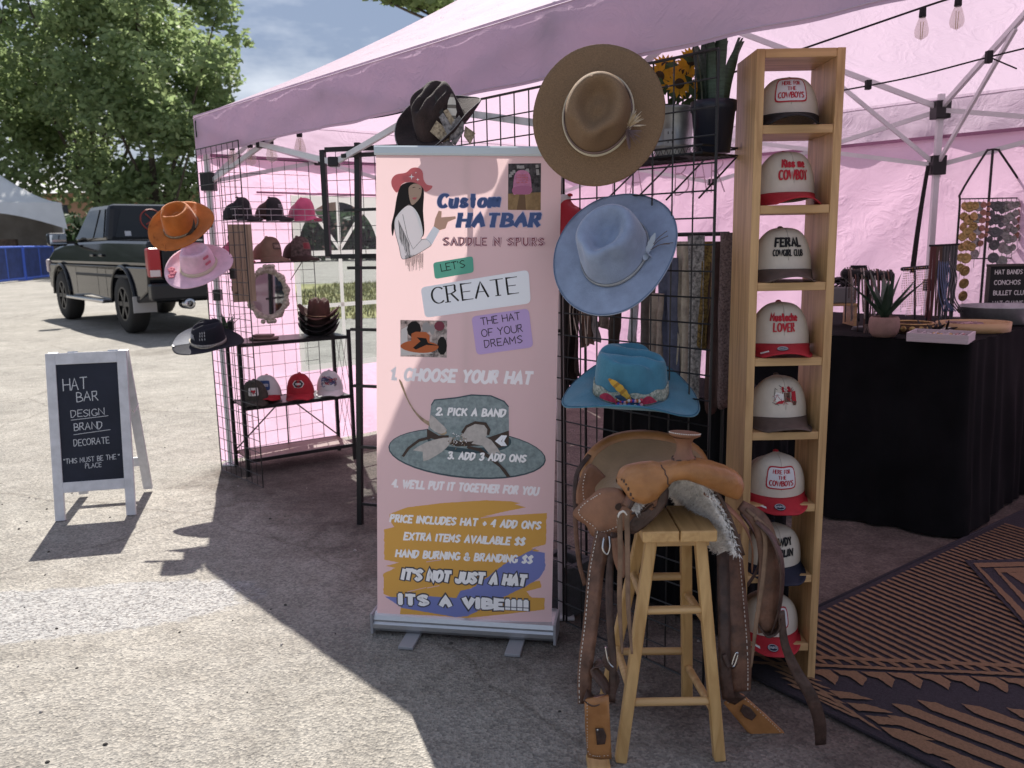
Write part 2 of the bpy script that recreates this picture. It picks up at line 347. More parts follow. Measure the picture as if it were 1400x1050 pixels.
# grass field beyond the tent
gm = mat('dry_grass', (.12, .14, .04), .95, var=.35, vs=.5, col2=(.27, .25, .09), bump=.8, bs=40)
o = MB().poly([(-4.6, 15.5, .004), (30, 15.5, .004), (40, 29, .004), (-7.5, 29, .004)]).build('grass_field', gm); tag(o, kind='structure')
mb = MB()
for i in range(9000):
    x = rnd.uniform(-6, 3.5); y = rnd.uniform(15.3, 28.6)
    if x < -4.6 - (y - 15.5) * .21: continue
    h = rnd.uniform(.04, .16); a = rnd.uniform(0, 6.28); dx, dy = .02 * math.cos(a), .02 * math.sin(a)
    mb.add([(x - dx, y - dy, 0), (x + dx, y + dy, 0), (x + rnd.uniform(-.05, .05), y + rnd.uniform(-.05, .05), h)], [(0, 1, 2)])
o = mb.build('grass_tufts', mat('grass_blade', (.12, .15, .05), .9, var=.4, vs=2, col2=(.25, .23, .1), trans=.3)); tag(o, kind='stuff')
# small stones and litter on the ground
mb = MB()
for i in range(260):
    x = rnd.uniform(-3.2, 1.2); y = rnd.uniform(1.6, 8)
    s = rnd.uniform(.003, .009); rot = Matrix.Rotation(rnd.uniform(0, 6), 3, 'Z') @ Matrix.Rotation(rnd.uniform(-.4, .4), 3, 'X')
    mb.lathe([(0, s * .9), (s * .7, s * .6), (s, 0)], (x, y, 0), 6, rnd.randint(0, 1), rot, 1, rnd.uniform(.5, 1))
o = mb.build('loose_pebbles', [mat('pebble', (.3, .28, .26), .9, var=.4, vs=30), mat('dark_pebble', (.06, .055, .05), .9)]); tag(o, kind='stuff')

# ---------------------------------------------------------------- canopy tent
def fabric(name, col, tr, bs=9, bump=.5):
    """thin canopy cloth: lets sun through, creased"""
    m = bpy.data.materials.new(name); MATS[name] = m; m.use_nodes = True; n = m.node_tree.nodes; l = m.node_tree.links; b = n['Principled BSDF']
    b.inputs['Base Color'].default_value = (*col, 1); b.inputs['Roughness'].default_value = .7; b.inputs['Specular IOR Level'].default_value = .25
    co = n.new('ShaderNodeTexCoord')
    z = n.new('ShaderNodeTexNoise'); z.inputs['Scale'].default_value = bs; z.inputs['Detail'].default_value = 7; z.inputs['Roughness'].default_value = .55; z.inputs['Distortion'].default_value = 1.6; l.new(co.outputs['Object'], z.inputs['Vector'])
    w = n.new('ShaderNodeTexVoronoi'); w.feature = 'DISTANCE_TO_EDGE'; w.inputs['Scale'].default_value = 3.3; 
    q = n.new('ShaderNodeMix'); q.data_type = 'RGBA'; q.inputs[0].default_value = .35; l.new(co.outputs['Object'], q.inputs[6]); l.new(z.outputs['Color'], q.inputs[7]); l.new(q.outputs[2], w.inputs['Vector'])
    r = n.new('ShaderNodeValToRGB'); r.color_ramp.elements[0].position = 0; r.color_ramp.elements[1].position = .11; l.new(w.outputs['Distance'], r.inputs[0])
    ad = n.new('ShaderNodeMath'); ad.operation = 'MULTIPLY_ADD'; ad.inputs[1].default_value = .33; l.new(r.outputs[0], ad.inputs[0]); l.new(z.outputs['Fac'], ad.inputs[2])
    bn = n.new('ShaderNodeBump'); bn.inputs['Strength'].default_value = bump; bn.inputs['Distance'].default_value = .03; l.new(ad.outputs[0], bn.inputs['Height']); l.new(bn.outputs[0], b.inputs['Normal'])
    t = n.new('ShaderNodeBsdfTranslucent'); t.inputs[0].default_value = (*[min(1, c * 1.04) for c in col], 1); l.new(bn.outputs[0], t.inputs['Normal'])
    ms = n.new('ShaderNodeMixShader'); ms.inputs[0].default_value = tr; l.new(b.outputs[0], ms.inputs[1]); l.new(t.outputs[0], ms.inputs[2]); l.new(ms.outputs[0], n['Material Output'].inputs[0]); return m
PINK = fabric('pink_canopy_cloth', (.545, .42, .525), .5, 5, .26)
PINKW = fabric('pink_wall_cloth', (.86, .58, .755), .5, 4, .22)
WHITEV = fabric('white_vinyl', (.8, .79, .74), .35, 5, .2)
STEEL = mat('white_powder_steel', (.62, .62, .64), .4, .1, var=.08, vs=6)
BLACKP = mat('black_plastic', (.012, .012, .014), .45)
tent = thing('canopy_tent', 'large pink canopy tent with pink walls and white steel legs sheltering the hat stall', 'canopy tent', FL)
def T(s, u, z): return AX * s + BX * u + Z * z          # tent space: along the front, into the tent, up
EZ, VZ, PZ = 2.19, 1.945, 3.1
NB = 2
h2 = TL / 2
pk1 = (h2, h2, PZ); pk2 = (TL * NB - h2, h2, PZ)
def roofpatch(mb, A, B, C, D, nu=26, nv=14, sag=.07):
    """cloth between eave A-B and ridge D-C"""
    A, B, C, D = V(A), V(B), V(C), V(D)
    def fn(a, b):
        p = A.lerp(B, a).lerp(D.lerp(C, a), b); s = math.sin(math.pi * b) * math.sin(math.pi * a)
        q = p.z - sag * math.sin(math.pi * b) ** .8 - .012 * s * noise2(p.x * 5, p.y * 5, 3) - .006 * s * math.sin(a * 46 + 3 * noise2(p.x * 2, p.y * 2))
        return T(p.x, p.y, q)
    mb.surf(fn, nu, nv)
mb = MB(); e1, e2, e3, e4 = (0, 0, EZ), (TL * NB, 0, EZ), (TL * NB, TL, EZ), (0, TL, EZ)
roofpatch(mb, e1, e2, pk2, pk1, 60, 16); roofpatch(mb, e2, e3, pk2, pk2); roofpatch(mb, e3, e4, pk1, pk2, 60, 16); roofpatch(mb, e4, e1, pk1, pk1)
rfo = clean(mb).build('roof_cloth', PINK, tent, smooth=True)
PSEAM = mat('pink_hem', (.50, .38, .48), .8)
def valance(A, B, out, nu=90, nv=12, seed=0):
    A, B, out = V(A), V(B), V(out); mb = MB(); ln = (B - A).length
    def fn(a, b):
        x = a * ln; z = EZ + .002 - b * (EZ - VZ + .002)
        edge = min(1, min(x, ln - x) / .12); w = edge * (b ** .7) * (.012 * noise2(x * 5.5 + seed, b * 3, seed) + .008 * math.sin(x * 17 + 4 * b + seed))
        w += edge * .006 * noise2(x * 14 - b * 22, b * 9 + x * 5, seed + 2) * math.sin(math.pi * min(1, b * 1.1))
        p = A.lerp(B, a); return T(p.x, p.y, z + .006 * b * noise2(x * 3, 1, seed)) + (AX * out.x + BX * out.y) * (.03 * b ** .5 * edge + .001 + w)
    mb.surf(fn, nu, nv); return mb, fn
for A, B, o_, sd_, nu in ((e1, e2, (0, -1), 1, 200), (e4, e3, (0, 1), 4, 100), (e1, e4, (-1, 0), 7, 100), (e2, e3, (1, 0), 9, 60)):
    vm, vfn = valance(A, B, o_, nu, seed=sd_); vo = vm.build('valance', PINK, tent, smooth=True); od = (AX * o_[0] + BX * o_[1]) * .002
    for b_ in (.06, .955): MB().tube([vfn(k / 160, b_) + od for k in range(161)], .0022, 4).build('hem_stitch', PSEAM, vo)
# walls
def wall(A, B, z0, z1, nu=60, nv=30, seed=0, hole=None, mtl=PINKW):
    A, B = V((*A, 0)), V((*B, 0)); ln = (B - A).length; nrm = (B - A).normalized().cross(Z); mb = MB()
    def fn(a, b):
        x = a * ln; z = z0 + (z1 - z0) * b
        w = .02 * noise2(x * 3.1, z * 2.2, seed) + .008 * noise2(x * 9 + z * 4, z * 8 - x * 3, seed + 1); w *= min(1, (1 - b) * 4 + .15)
        p = A.lerp(B, a) + nrm * w; return T(p.x, p.y, z)
    return mb.surf(fn, nu, nv)
WZ = 1.975
wall((0, TL), (TL * NB, TL), .02, WZ, 120, 34, 2).build('back_wall', PINKW, tent, smooth=True)
wu0, wu1, wz0, wzm, wz1 = .61, 1.31, .54, 1.33, 1.735     # first window of the left wall; the second repeats it
mb = MB()
for (ua, ub, za, zb) in ((0, TL, .02, wz0), (0, TL, wz1, WZ), (0, wu0, wz0, wz1), (wu1, 1.84, wz0, wz1), (2.54, TL, wz0, wz1)):
    q = wall((0, ua), (0, ub), za, zb, max(3, int((ub - ua) * 22)), max(3, int((zb - za) * 18)), 5); mb.add(q.v, q.f)
mb.build('side_wall', PINKW, tent, smooth=True)
PVC = glassy('clear_vinyl', (.42, .48, .50), .14, .12)
for ou in (0, 1.23):
    mb = MB(); c = (wu0 + wu1) / 2 + ou; r = (wu1 - wu0) / 2 - .035; x0, x1 = wu0 + ou, wu1 + ou; S = lambda u, z, w=.006: T(w, u, z)
    arc = [(c + r * math.cos(math.pi * i / 24), wzm + .035 + (wz1 - wzm - .075) * math.sin(math.pi * i / 24)) for i in range(25)]
    for i in range(24):                                        # spandrel above the arch
        (ua, za), (ub, zb) = arc[i], arc[i + 1]; mb.add([S(ua, za), S(ub, zb), S(ub, wz1), S(ua, wz1)], [(0, 1, 2, 3)])
    mb.add([S(x0, wzm), S(c - r, wzm), S(c - r, wz1), S(x0, wz1)], [(0, 1, 2, 3)]); mb.add([S(x1, wzm), S(c + r, wzm), S(c + r, wz1), S(x1, wz1)], [(0, 1, 2, 3)])
    def strip(ua, za, ub, zb, w, lift):
        d = V((ub - ua, zb - za, 0)).normalized(); nn = V((-d.y, d.x, 0)) * w / 2
        mb.add([S(ua + nn.x, za + nn.y, lift), S(ub + nn.x, zb + nn.y, lift), S(ub - nn.x, zb - nn.y, lift), S(ua - nn.x, za - nn.y, lift)], [(0, 1, 2, 3)])
    strip(x0 + .0, wzm + .017, x1, wzm + .017, .035, .0062); strip(x0 + .0175, wz0, x0 + .0175, wzm, .035, .0064); strip(x1 - .0175, wz0, x1 - .0175, wzm, .035, .0064); strip(x0 + .035, wz0 + .02, x1 - .035, wz0 + .02, .04, .0066)
    strip(c, wz0 + .04, c, wzm, .028, .0068); strip(x0 + .035, .985, x1 - .035, .985, .028, .0072); strip(c, wzm + .035, c, wz1 - .04, .024, .0068)
    for aa in (52, 128): strip(c, wzm + .04, c + r * math.cos(R(aa)) * 1.0, wzm + .035 + (wz1 - wzm - .075) * math.sin(R(aa)), .024, .0074)
    f = mb.build('window_frame', WHITEV, tent)
    MB().poly([S(x0, wz0, .002), S(x1, wz0, .002), S(x1, wz1, .002), S(x0, wz1, .002)]).build('window_pane', PVC, f)
    mb = MB()                                                  # rolled window flap tape above
    mb.bar(T(.008, x0 - .24, wz1 + .012), T(.008, x1 + .02, wz1 + .012), .012, .004, up=AX); mb.build('flap_tape', mat('pink_seam', (.42, .2, .3), .7), f)
# dark seam tape where the walls hang from the eave
mb = MB()
mb.bar(T(.016, .06, 1.963), T(.016, TL - .06, 1.963), .02, .004, up=AX); mb.bar(T(.06, TL - .016, 1.963), T(TL * NB, TL - .016, 1.963), .02, .004, up=BX)
mb.build('wall_seam', mat('dark_pink_seam', (.33, .15, .25), .7), tent)
# legs, brackets and scissor trusses
def leg(s, u, bk=1):
    m_ = MB(); m_.box(T(s, u, .62) , (.027, .027, 1.24), None); lg = m_.build('leg', STEEL, tent, bev=.003)
    m_ = MB(); m_.box(T(s, u, 1.65), (.033, .033, 1.1)); m_.build('upper_tube', STEEL, lg, bev=.003)
    for nm, zz, sz in (('height_clip', 1.105, (.046, .046, .07)), ('top_bracket', 2.11, (.085, .085, .10)), ('slider_bracket', 1.80, (.08, .08, .11))):
        MB().box(T(s, u, zz), [q * bk for q in sz], bev=.005).build(nm, BLACKP, lg)
    m_ = MB(); m_.box(T(s, u, .006), (.09, .09, .008)); m_.build('foot_plate', STEEL, lg)
i_ = .045
for s, u in ((i_, i_), (TL - .06, i_ - .015), (i_, TL - i_), (TL, TL - i_), (TL * NB - i_, TL - i_)): leg(s, u, .6 if u < .04 else 1)
def truss(p, q):
    p, q = V((*p, 0)), V((*q, 0)); d = (q - p).normalized(); side = V((-d.y, d.x, 0)) * .012; hi, lo = 2.11, 1.80; last = None
    for (f0, f1) in ((0, .5), (.5, 1)):
        for k, (za, zb) in enumerate(((hi, lo), (lo, hi))):
            a = p.lerp(q, f0) + side * (1 if k else -1); b = p.lerp(q, f1) + side * (1 if k else -1)
            last = MB().bar(T(a.x, a.y, za), T(b.x, b.y, zb), .016, .026).build('truss_bar', STEEL, tent)
            if k:
                a = p.lerp(q, (f0 + f1) / 2); MB().box(T(a.x, a.y, (hi + lo) / 2), (.05, .05, .045), bev=.005).build('joint', BLACKP, last)
            if f0 == 0:
                a = p.lerp(q, .5); MB().box(T(a.x, a.y, zb), (.05, .05, .045), bev=.005).build('joint', BLACKP, last)
truss((i_, TL - i_), (TL, TL - i_)); truss((TL, TL - i_), (TL * NB - i_, TL - i_)); truss((i_, i_), (i_, TL - i_)); truss((i_, i_), (TL - .06, i_ - .015))
for (s, u) in ((i_, i_), (i_, TL - i_), (TL, TL - i_), (TL, i_)):
    for pkx in ([pk1, pk2] if s > 1 else [pk1]):
        rf = MB().bar(T(s, u, 2.12), T(*V((s, u, 2.12)).lerp(V((pkx[0], pkx[1], PZ - .12)), .98)), .02, .028).build('roof_rafter', STEEL, tent)
        mid = V((s, u, 2.12)).lerp(V((pkx[0], pkx[1], PZ - .12)), .33); MB().bar(T(s, u, 1.80), T(mid.x, mid.y, mid.z - .02), .016, .022).build('brace', STEEL, rf)
# ================================================================ far background
BARK = mat('bark', (.09, .07, .055), .95, var=.4, vs=5, bump=.6, bs=20)
LEAF = [mat('leaf_green', (.20, .30, .13), .6, var=.4, vs=.5, col2=(.40, .50, .24), trans=.55), mat('leaf_olive', (.22, .30, .13), .6, var=.4, vs=.4, col2=(.42, .50, .24), trans=.55), mat('leaf_dark', (.06, .1, .05), .7, var=.4, vs=.5, trans=.3)]
def tree(x, y, h, rx, rz, base, n, lm, label, seed, leaf=.27, lobes=(), group='trees behind the parking lot'):
    if y > 40: x, y, h, rx, rz, base, lobes = x * 1.17, y * 1.17, h * 1.16, rx * 1.17, rz * 1.16, base * 1.12, [(a * 1.17, b * 1.16, c * 1.17) for a, b, c in lobes]
    rg = random.Random(seed); t = thing('leafy_tree', label, 'tree', (x, y, 0), group=group)
    mb = MB(); top = V((rg.uniform(-.5, .5), 0, h * .8))
    tr = crom([V((0, 0, -.1)), V((rg.uniform(-.2, .2), 0, base * .6)), V((rg.uniform(-.4, .4), rg.uniform(-.3, .3), base + 1.5)), top], 4)
    r0 = .022 * h; mb.tube(tr, [r0 * (1 - .8 * i / (len(tr) - 1)) for i in range(len(tr))], 8)
    cz = (h + base) / 2; cl = []
    for k in range(64):
        while True:
            p = V((rg.uniform(-1, 1), rg.uniform(-1, 1), rg.uniform(-1, 1)))
            if .45 < p.length < 1: break
        q = V((p.x * rx, p.y * rx, cz + p.z * rz)); cl.append((q, rg.uniform(.22, .36) * rx * (1.1 - .35 * abs(p.z))))
    for (lx, lz, lr) in lobes: cl.append((V((lx, 0, lz)), lr))
    for q, _ in cl[::6]:
        s = tr[min(len(tr) - 1, max(3, int(len(tr) * (q.z / h) * .7)))]; m = s.lerp(q, .5) + V((0, 0, -.4))
        mb.tube(crom([s, m, q], 4), [r0 * .3 * (1 - .8 * i / 8) for i in range(9)], 5)
    mb.build('trunk', BARK, t, smooth=True)
    mb = MB(); tot = sum(r ** 2 for _, r in cl)
    for q, r in cl:
        for k in range(int(n * r * r / tot)):
            d = V((rg.gauss(0, 1), rg.gauss(0, 1), rg.gauss(0, 1))).normalized() * r * rg.uniform(.25, 1) ** .6; c = q + V((d.x, d.y, d.z * .75))
            s = leaf * rg.uniform(.55, 1.25); u = V((rg.gauss(0, 1), rg.gauss(0, 1), rg.gauss(0, .6))).normalized(); w = u.cross(V((rg.gauss(0, 1), rg.gauss(0, 1), rg.gauss(0, 1)))).normalized()
            mb.add([c - u * s, c + w * s * .55, c + u * s, c - w * s * .5], [(0, 1, 2, 3)], rg.choice((0, 0, 1)))
    mb.build('crown', [LEAF[lm], LEAF[1 if lm != 1 else 0]], t)
tree(-31, 48, 19, 6.6, 8.2, 3.4, 17000, 0, 'big leafy tree at the far left edge above the white canopy', 1, lobes=((0, 4.4, 2.4), (-3.5, 5, 2.2), (3, 4.6, 2.2)))
tree(-24.5, 51, 21, 6.2, 9.0, 4.0, 17000, 1, 'tall leafy tree behind the gap between white canopy and black truck', 2, lobes=((0, 4.6, 2.4), (-3.5, 5, 2.2), (3, 4.8, 2.2)))
tree(-19.6, 47, 19, 4.6, 8.2, 3.6, 18000, 0, 'leafy tree with ragged right side nearest the pink canopy', 3, lobes=((0, 4.2, 2.0), (-2.5, 4.6, 2.2), (2.2, 4.6, 1.8), (4.6, 7.6, 1.5), (4.9, 5.9, 1.2), (3.9, 14.2, 1.7), (5.3, 12.2, .8), (4.2, 10.2, 1.2), (3.4, 4.3, 1.2)))
tree(-37, 55, 20, 7, 9, 4.2, 9000, 2, 'dark leafy tree half hidden at the left border behind the others', 4)
tree(1.6, 26, 15.5, 3.6, 3.4, 9.4, 9000, 0, 'tree whose branch tips show over the pink roof ridge', 5, leaf=.2, lobes=((-5.75, 8.72, .28), (-5.5, 8.8, .4), (-5.1, 8.66, .42), (-4.6, 8.7, .55), (-4.2, 8.5, .5), (-3.6, 8.6, .8), (-5.3, 9.2, .6), (-4.4, 9.2, .8)) * 4, group='')
# hedge under the trees; tall unseen left stretch added for the truck's dark reflections
rg = random.Random(21); mb = MB()
for k in range(30000):
    x = rg.uniform(-66, 16) if k < 16000 else rg.uniform(-125, -52); h = 3.8 + (7.5 if x < -52 else 0) + .7 * noise2(x * .4, 1) + .4 * noise2(x * 1.3, 4); zz = h * rg.random() ** .8; c = V((x, 66 + rg.gauss(0, .9), zz))
    s = rg.uniform(.2, .5); u = V((rg.gauss(0, 1), rg.gauss(0, 1), rg.gauss(0, 1))).normalized(); w = u.cross(V((rg.gauss(0, 1), rg.gauss(0, 1), 1))).normalized()
    mb.add([c - u * s, c + w * s * .55, c + u * s, c - w * s * .5], [(0, 1, 2, 3)])
o = mb.build('hedge_row_with_added_end', LEAF[2]); tag(o, kind='stuff')
# long peach building
b_ = thing('low_building', 'low peach walled building glimpsed through the trees', 'building', (-31, 80, 0))
MB().box((0, 3, 3.2), (40, 6, 6.4)).build('wall', mat('peach_wall', (.62, .36, .26), .8, var=.12, vs=.6), b_)
mb = MB(); mb.prism([V((-21, -1, 6.41)), V((-21, 7, 6.41)), V((-21, 3, 8.2))], (42, 0, 0)); mb.build('roof', mat('grey_roof', (.5, .5, .52), .7), b_)
for k in range(7): MB().box((-17 + k * 5.4, -.03, 4.6), (1.5, .06, 1.5)).build('window', mat('dark_glass', (.03, .035, .04), .1), b_)
w_ = thing('white_building', 'pale white building showing between tree and canopy edge', 'building', (-27.3, 88, 0))
MB().box((0, 3, 4.2), (6.5, 6, 8.4)).build('wall', mat('white_wall', (.75, .75, .74), .7, var=.06, vs=1), w_)
MB().box((0, 3, 8.55), (7, 6.6, .3)).build('roof', mat('grey_roof', (.5, .5, .52), .7), w_)
# far white canopy
wt = thing('white_canopy', 'white peaked canopy tent with arched valance at the far left', 'canopy tent', (0, 0, 0))
c0 = at(83, 277, 45); wW = mat('white_canopy_cloth', (.78, .79, .8), .6, trans=.3, var=.05, vs=1.5)
zt = c0.z; w5 = 7.6; e1_, e2_ = V((-.85, -.53, 0)), V((-.53, .85, 0)); o_ = V((c0.x, c0.y, 0)); KC = [o_, o_ + e1_ * w5, o_ + e1_ * w5 + e2_ * w5, o_ + e2_ * w5]; kc = o_ + (e1_ + e2_) * w5 / 2; mb = MB()
def rf(a, b, s):
    e = KC[s].lerp(KC[(s + 1) % 4], a).lerp(kc, b); e.z = zt + 2.8 * (b ** 1.5); return e
for s in range(4): mb.surf(lambda a, b: rf(a, b, s), 10, 10)
clean(mb).build('roof_cloth', wW, wt, smooth=True)
mb = MB()
for p, q in ((KC[0], KC[1]), (KC[0], KC[3]), (KC[1], KC[2])):
    def fn(a, b):
        e = p.lerp(q, a); e = e + (e - kc).normalized() * .25 * b; return V((e.x, e.y, zt - b * (1.4 - .9 * math.sin(math.pi * a))))
    mb.surf(fn, 20, 4)
mb.build('valance', wW, wt, smooth=True)
for p in KC: MB().bar(p, p + Z * zt, .07).build('leg', STEEL, wt)
mb = MB(); mb.surf(lambda a, b: KC[3].lerp(KC[2], a) + Z * (.02 + (zt - .1) * b), 6, 4); mb.surf(lambda a, b: KC[0].lerp(KC[3], a) - e1_ * -.05 + Z * (.02 + (zt - .1) * b), 6, 4); mb.build('wall_panel', mat('taupe_canvas', (.3, .27, .24), .8, var=.2, vs=1), wt)
DK = mat('dark_goods', (.03, .03, .035), .7)
for k, (dx, hh) in enumerate(((1.1, 1.5), (2.6, 1.9), (4.2, 1.6))):
    t = thing('vendor_table', ('dark draped vendor table nearest the right leg under the white canopy', 'taller dark draped vendor table under the white canopy', 'dark draped vendor table at the photo border under the white canopy')[k], 'table', o_ + e1_ * dx + e2_ * 2.2)
    MB().box((0, 0, .46), (1.2, .7, .92), bev=.03).build('drape', DK, t); MB().box((0, .1, .92 + (hh - .92) / 2), (.9, .3, hh - .93), bev=.05).build('goods', mat('brown_goods', (.12, .08, .06), .8, var=.4, vs=4), t)
# blue barricades
BLUE = mat('blue_paint', (.07, .15, .6), .45); BMESH = mat('blue_mesh', (.03, .05, .17), .7, var=.25, vs=3)
for k in range(2):
    a_, b_ = gp(76, 379), gp(-12, 389); p = a_.lerp(b_, .52 * k); q = a_.lerp(b_, .5 + .5 * k)
    t = thing('crowd_barricade', ('blue crowd barricade with mesh panel beside the black truck', 'blue crowd barricade with mesh panel at the left border')[k], 'barricade', p); q -= p
    mb = MB(); hh = 1.45
    mb.tube([(0, 0, .1), (0, 0, hh), (q.x, q.y, hh), (q.x, q.y, .1), (0, 0, .1)], .055, 8); mb.tube([(q.x * .5, q.y * .5, .1), (q.x * .5, q.y * .5, hh)], .03, 6); mb.build('rail', BLUE, t)
    mb = MB(); mb.add([(0, .01, .15), (q.x, q.y + .01, .15), (q.x, q.y + .01, hh), (0, .01, hh)], [(0, 1, 2, 3)]); mb.build('mesh_panel', BMESH, t)
    for f in (.05, .95): MB().bar((q.x * f, q.y * f - .35, .04), (q.x * f, q.y * f + .35, .04), .06).build('foot', BLUE, t)
# ---------------------------------------------------------------- pickup truck
PAINT = mat('black_car_paint', (.003, .0035, .006), .12, spec=.32, coat=.15); GLS = mat('tinted_glass', (.008, .010, .012), .04, spec=.4); TYR = mat('tyre_rubber', (.022, .021, .02), .85, bump=.3, bs=40); CHR = mat('dull_chrome', (.5, .5, .52), .2, 1)
TRIM = mat('dark_trim', (.02, .02, .022), .6)
Fv = V((-.6626, .749, 0)); pr = gp(185, 455)
tk = thing('pickup_truck', 'black lifted pickup truck with red tail light parked on the gravel lot', 'pickup truck', pr, Matrix((Fv, V((-Fv.y, Fv.x, 0)), Z)).transposed())
WB = 3.8; HW = 2.1; AR = .56
def arch(cx, z0=.5, n=14): return [(cx + AR * math.cos(a), z0 + AR * math.sin(a)) for a in [math.pi * i / n for i in range(n + 1)]]
prof = [(-1.2, .72), (-1.24, 1.0), (-1.22, 1.10), (4.79, 1.10), (4.8, .95), (4.74, .62), (4.5, .58)] + [(x, z) for x, z in arch(WB)] + [(1.9, .56)] + [(x, z) for x, z in arch(0)]
mb = MB(); mb.prism([V((x, .12, z)) for x, z in prof], (0, -(HW + .04), 0)); mb.build('body', PAINT, tk, bev=.03)
up_ = [(-1.22, 1.10), (4.79, 1.10), (4.70, 1.24), (4.3, 1.41), (3.5, 1.50), (2.98, 1.51), (.86, 1.53), (-1.2, 1.50)]; yy_ = lambda z: .121 - .065 * ((z - 1.10) / .42) ** 1.4
mb = MB(); n_u = len(up_); mb.add([V((x, yy_(z), z)) for x, z in up_] + [V((x, -HW + .08 - (yy_(z) - .12) - .0, z)) for x, z in up_], [tuple(reversed(range(n_u))), tuple(range(n_u, 2 * n_u))] + [(i, (i + 1) % n_u, n_u + (i + 1) % n_u, n_u + i) for i in range(n_u)]); mb.build('upper_body', PAINT, tk, bev=.06)
def cabpt(f, a, b):      # faces of the cab: l r b f, a along, b up
    lo = [(.86, .06), (2.98, .06), (2.98, -1.86), (.86, -1.86)]; hi = [(1.08, -.10), (2.28, -.10), (2.28, -1.70), (1.08, -1.70)]
    i, j = {'l': (0, 1), 'f': (1, 2), 'r': (2, 3), 'b': (3, 0)}[f]; p = V((*lo[i], 1.5)).lerp(V((*lo[j], 1.5)), a); q = V((*hi[i], 2.14)).lerp(V((*hi[j], 2.14)), a); return p.lerp(q, b)
mb = MB(); c8 = [cabpt('l', 0, 0), cabpt('l', 1, 0), cabpt('r', 0, 0), cabpt('r', 1, 0), cabpt('l', 0, 1), cabpt('l', 1, 1), cabpt('r', 0, 1), cabpt('r', 1, 1)]
mb.add(c8, [(3, 2, 1, 0), (4, 5, 6, 7), (0, 1, 5, 4), (1, 2, 6, 5), (2, 3, 7, 6), (3, 0, 4, 7)]); mb.build('cab', PAINT, tk, bev=.09)
def pane(f, pts, name='window', m=GLS):
    q = [cabpt(f, a, b) for a, b in pts]; n = (q[1] - q[0]).cross(q[2] - q[1]).normalized(); c = V((1.8, -.9, 1.6))
    if n.dot(q[0] - c) < 0: n = -n
    return MB().prism([v + n * .001 for v in q], n * .012).build(name, m, tk)
pane('l', [(.08, .1), (.34, .1), (.28, .86), (.12, .86)]); pane('l', [(.38, .1), (.92, .08), (.84, .5), (.72, .86), (.36, .86)]); pane('r', [(.08, .1), (.6, .1), (.62, .86), (.2, .86)])
rw = pane('b', [(.07, .1), (.93, .1), (.88, .88), (.12, .88)], 'rear_window'); pane('f', [(.05, .06), (.95, .06), (.92, .93), (.08, .93)], 'windscreen')
mb = MB(); ce = cabpt('b', .58, .56) + V((-.02, 0, .0)); yv = V((0, 1, 0)); zv = (cabpt('b', .5, 1) - cabpt('b', .5, 0)).normalized()
mb.tube([ce + yv * .2 * math.cos(a) + zv * .2 * math.sin(a) for a in [i * .3 for i in range(22)]], .012, 5)
for a, b in ((.1, .12), (-.1, .12), (0, -.16), (.12, -.08)): mb.tube([ce, ce + yv * a + zv * b], .012, 5)
mb.build('red_decal', mat('red_decal', (.3, .04, .03), .6), rw)
MB().box(cabpt('b', .33, .34) + V((-.02, 0, 0)), (.012, .42, .22)).build('green_sticker', mat('green_sign', (.02, .16, .09), .6), rw)
MB().box(cabpt('b', .82, .2) + V((-.02, 0, 0)), (.012, .1, .09)).build('white_sticker', mat('white_sticker', (.6, .6, .62), .6), rw)
def wheel(x, y, sgn):
    w = MB(); w.lathe([(.28, -.14), (.42, -.15), (.475, -.11), (.485, 0), (.475, .11), (.42, .15), (.28, .14)], (x, y, .485), 28, rot=Matrix.Rotation(R(90), 3, 'X')); t = w.build('tyre', TYR, None, smooth=True); t.parent = tk; t.name = 'wheel'
    q = MB(); yo = y + sgn * .11
    q.lathe([(.0, -.02), (.08, -.02), (.1, 0)], (x, yo, .485), 16, rot=Matrix.Rotation(R(90), 3, 'X'))
    for k in range(6):
        a = k * math.pi / 3; q.bar((x + .07 * math.cos(a), yo, .485 + .07 * math.sin(a)), (x + .28 * math.cos(a), yo, .485 + .28 * math.sin(a)), .07, .05, up=(0, 1, 0))
    q.lathe([(.25, -.03), (.29, -.03), (.29, .03), (.25, .03)], (x, yo, .485), 24, rot=Matrix.Rotation(R(90), 3, 'X')); q.build('rim', mat('dark_rim', (.012, .012, .014), .4, .2), t)
for x in (0, WB):
    for y, s in ((0, 1), (-1.78, -1)): wheel(x, y, s)
for cx in (0, WB):
    mb = MB(); mb.tube([V((cx + (AR + .03) * math.cos(a), .13, .5 + (AR + .03) * math.sin(a))) for a in [math.pi * i / 16 for i in range(17)]], .032, 8); mb.build('fender_flare', PAINT, tk, smooth=True)
    MB().box((cx, -.95, .75), (1.1, 1.7, .5)).build('wheel_well', TRIM, tk)
MB().box((1.9, .16, .5), (2.3, .2, .06), bev=.02).build('running_board', CHR, tk)
t = MB().box((-1.235, .02, 1.16), (.16, .19, .44), bev=.03).build('tail_light', mat('red_lens', (.36, .012, .018), .3, coat=.3), tk); MB().box((-1.325, .03, 1.0), (.02, .15, .1), bev=.004).build('reverse_lamp', mat('clear_lens', (.6, .5, .5), .2), t)
t = MB().box((-1.235, -1.82, 1.17), (.16, .2, .52), bev=.02).build('tail_light', MATS['red_lens'], tk)
MB().box((-1.33, -.9, .72), (.2, 2.08, .26), bev=.04).build('rear_bumper', mat('black_bumper', (.02, .02, .022), .3, .3), tk)
MB().box((-1.25, -.9, 1.18), (.05, 1.6, .55), bev=.03).build('tailgate', PAINT, tk); MB().box((-1.29, -.9, 1.3), (.03, .35, .09), bev=.01).build('tailgate_handle', TRIM, tk)
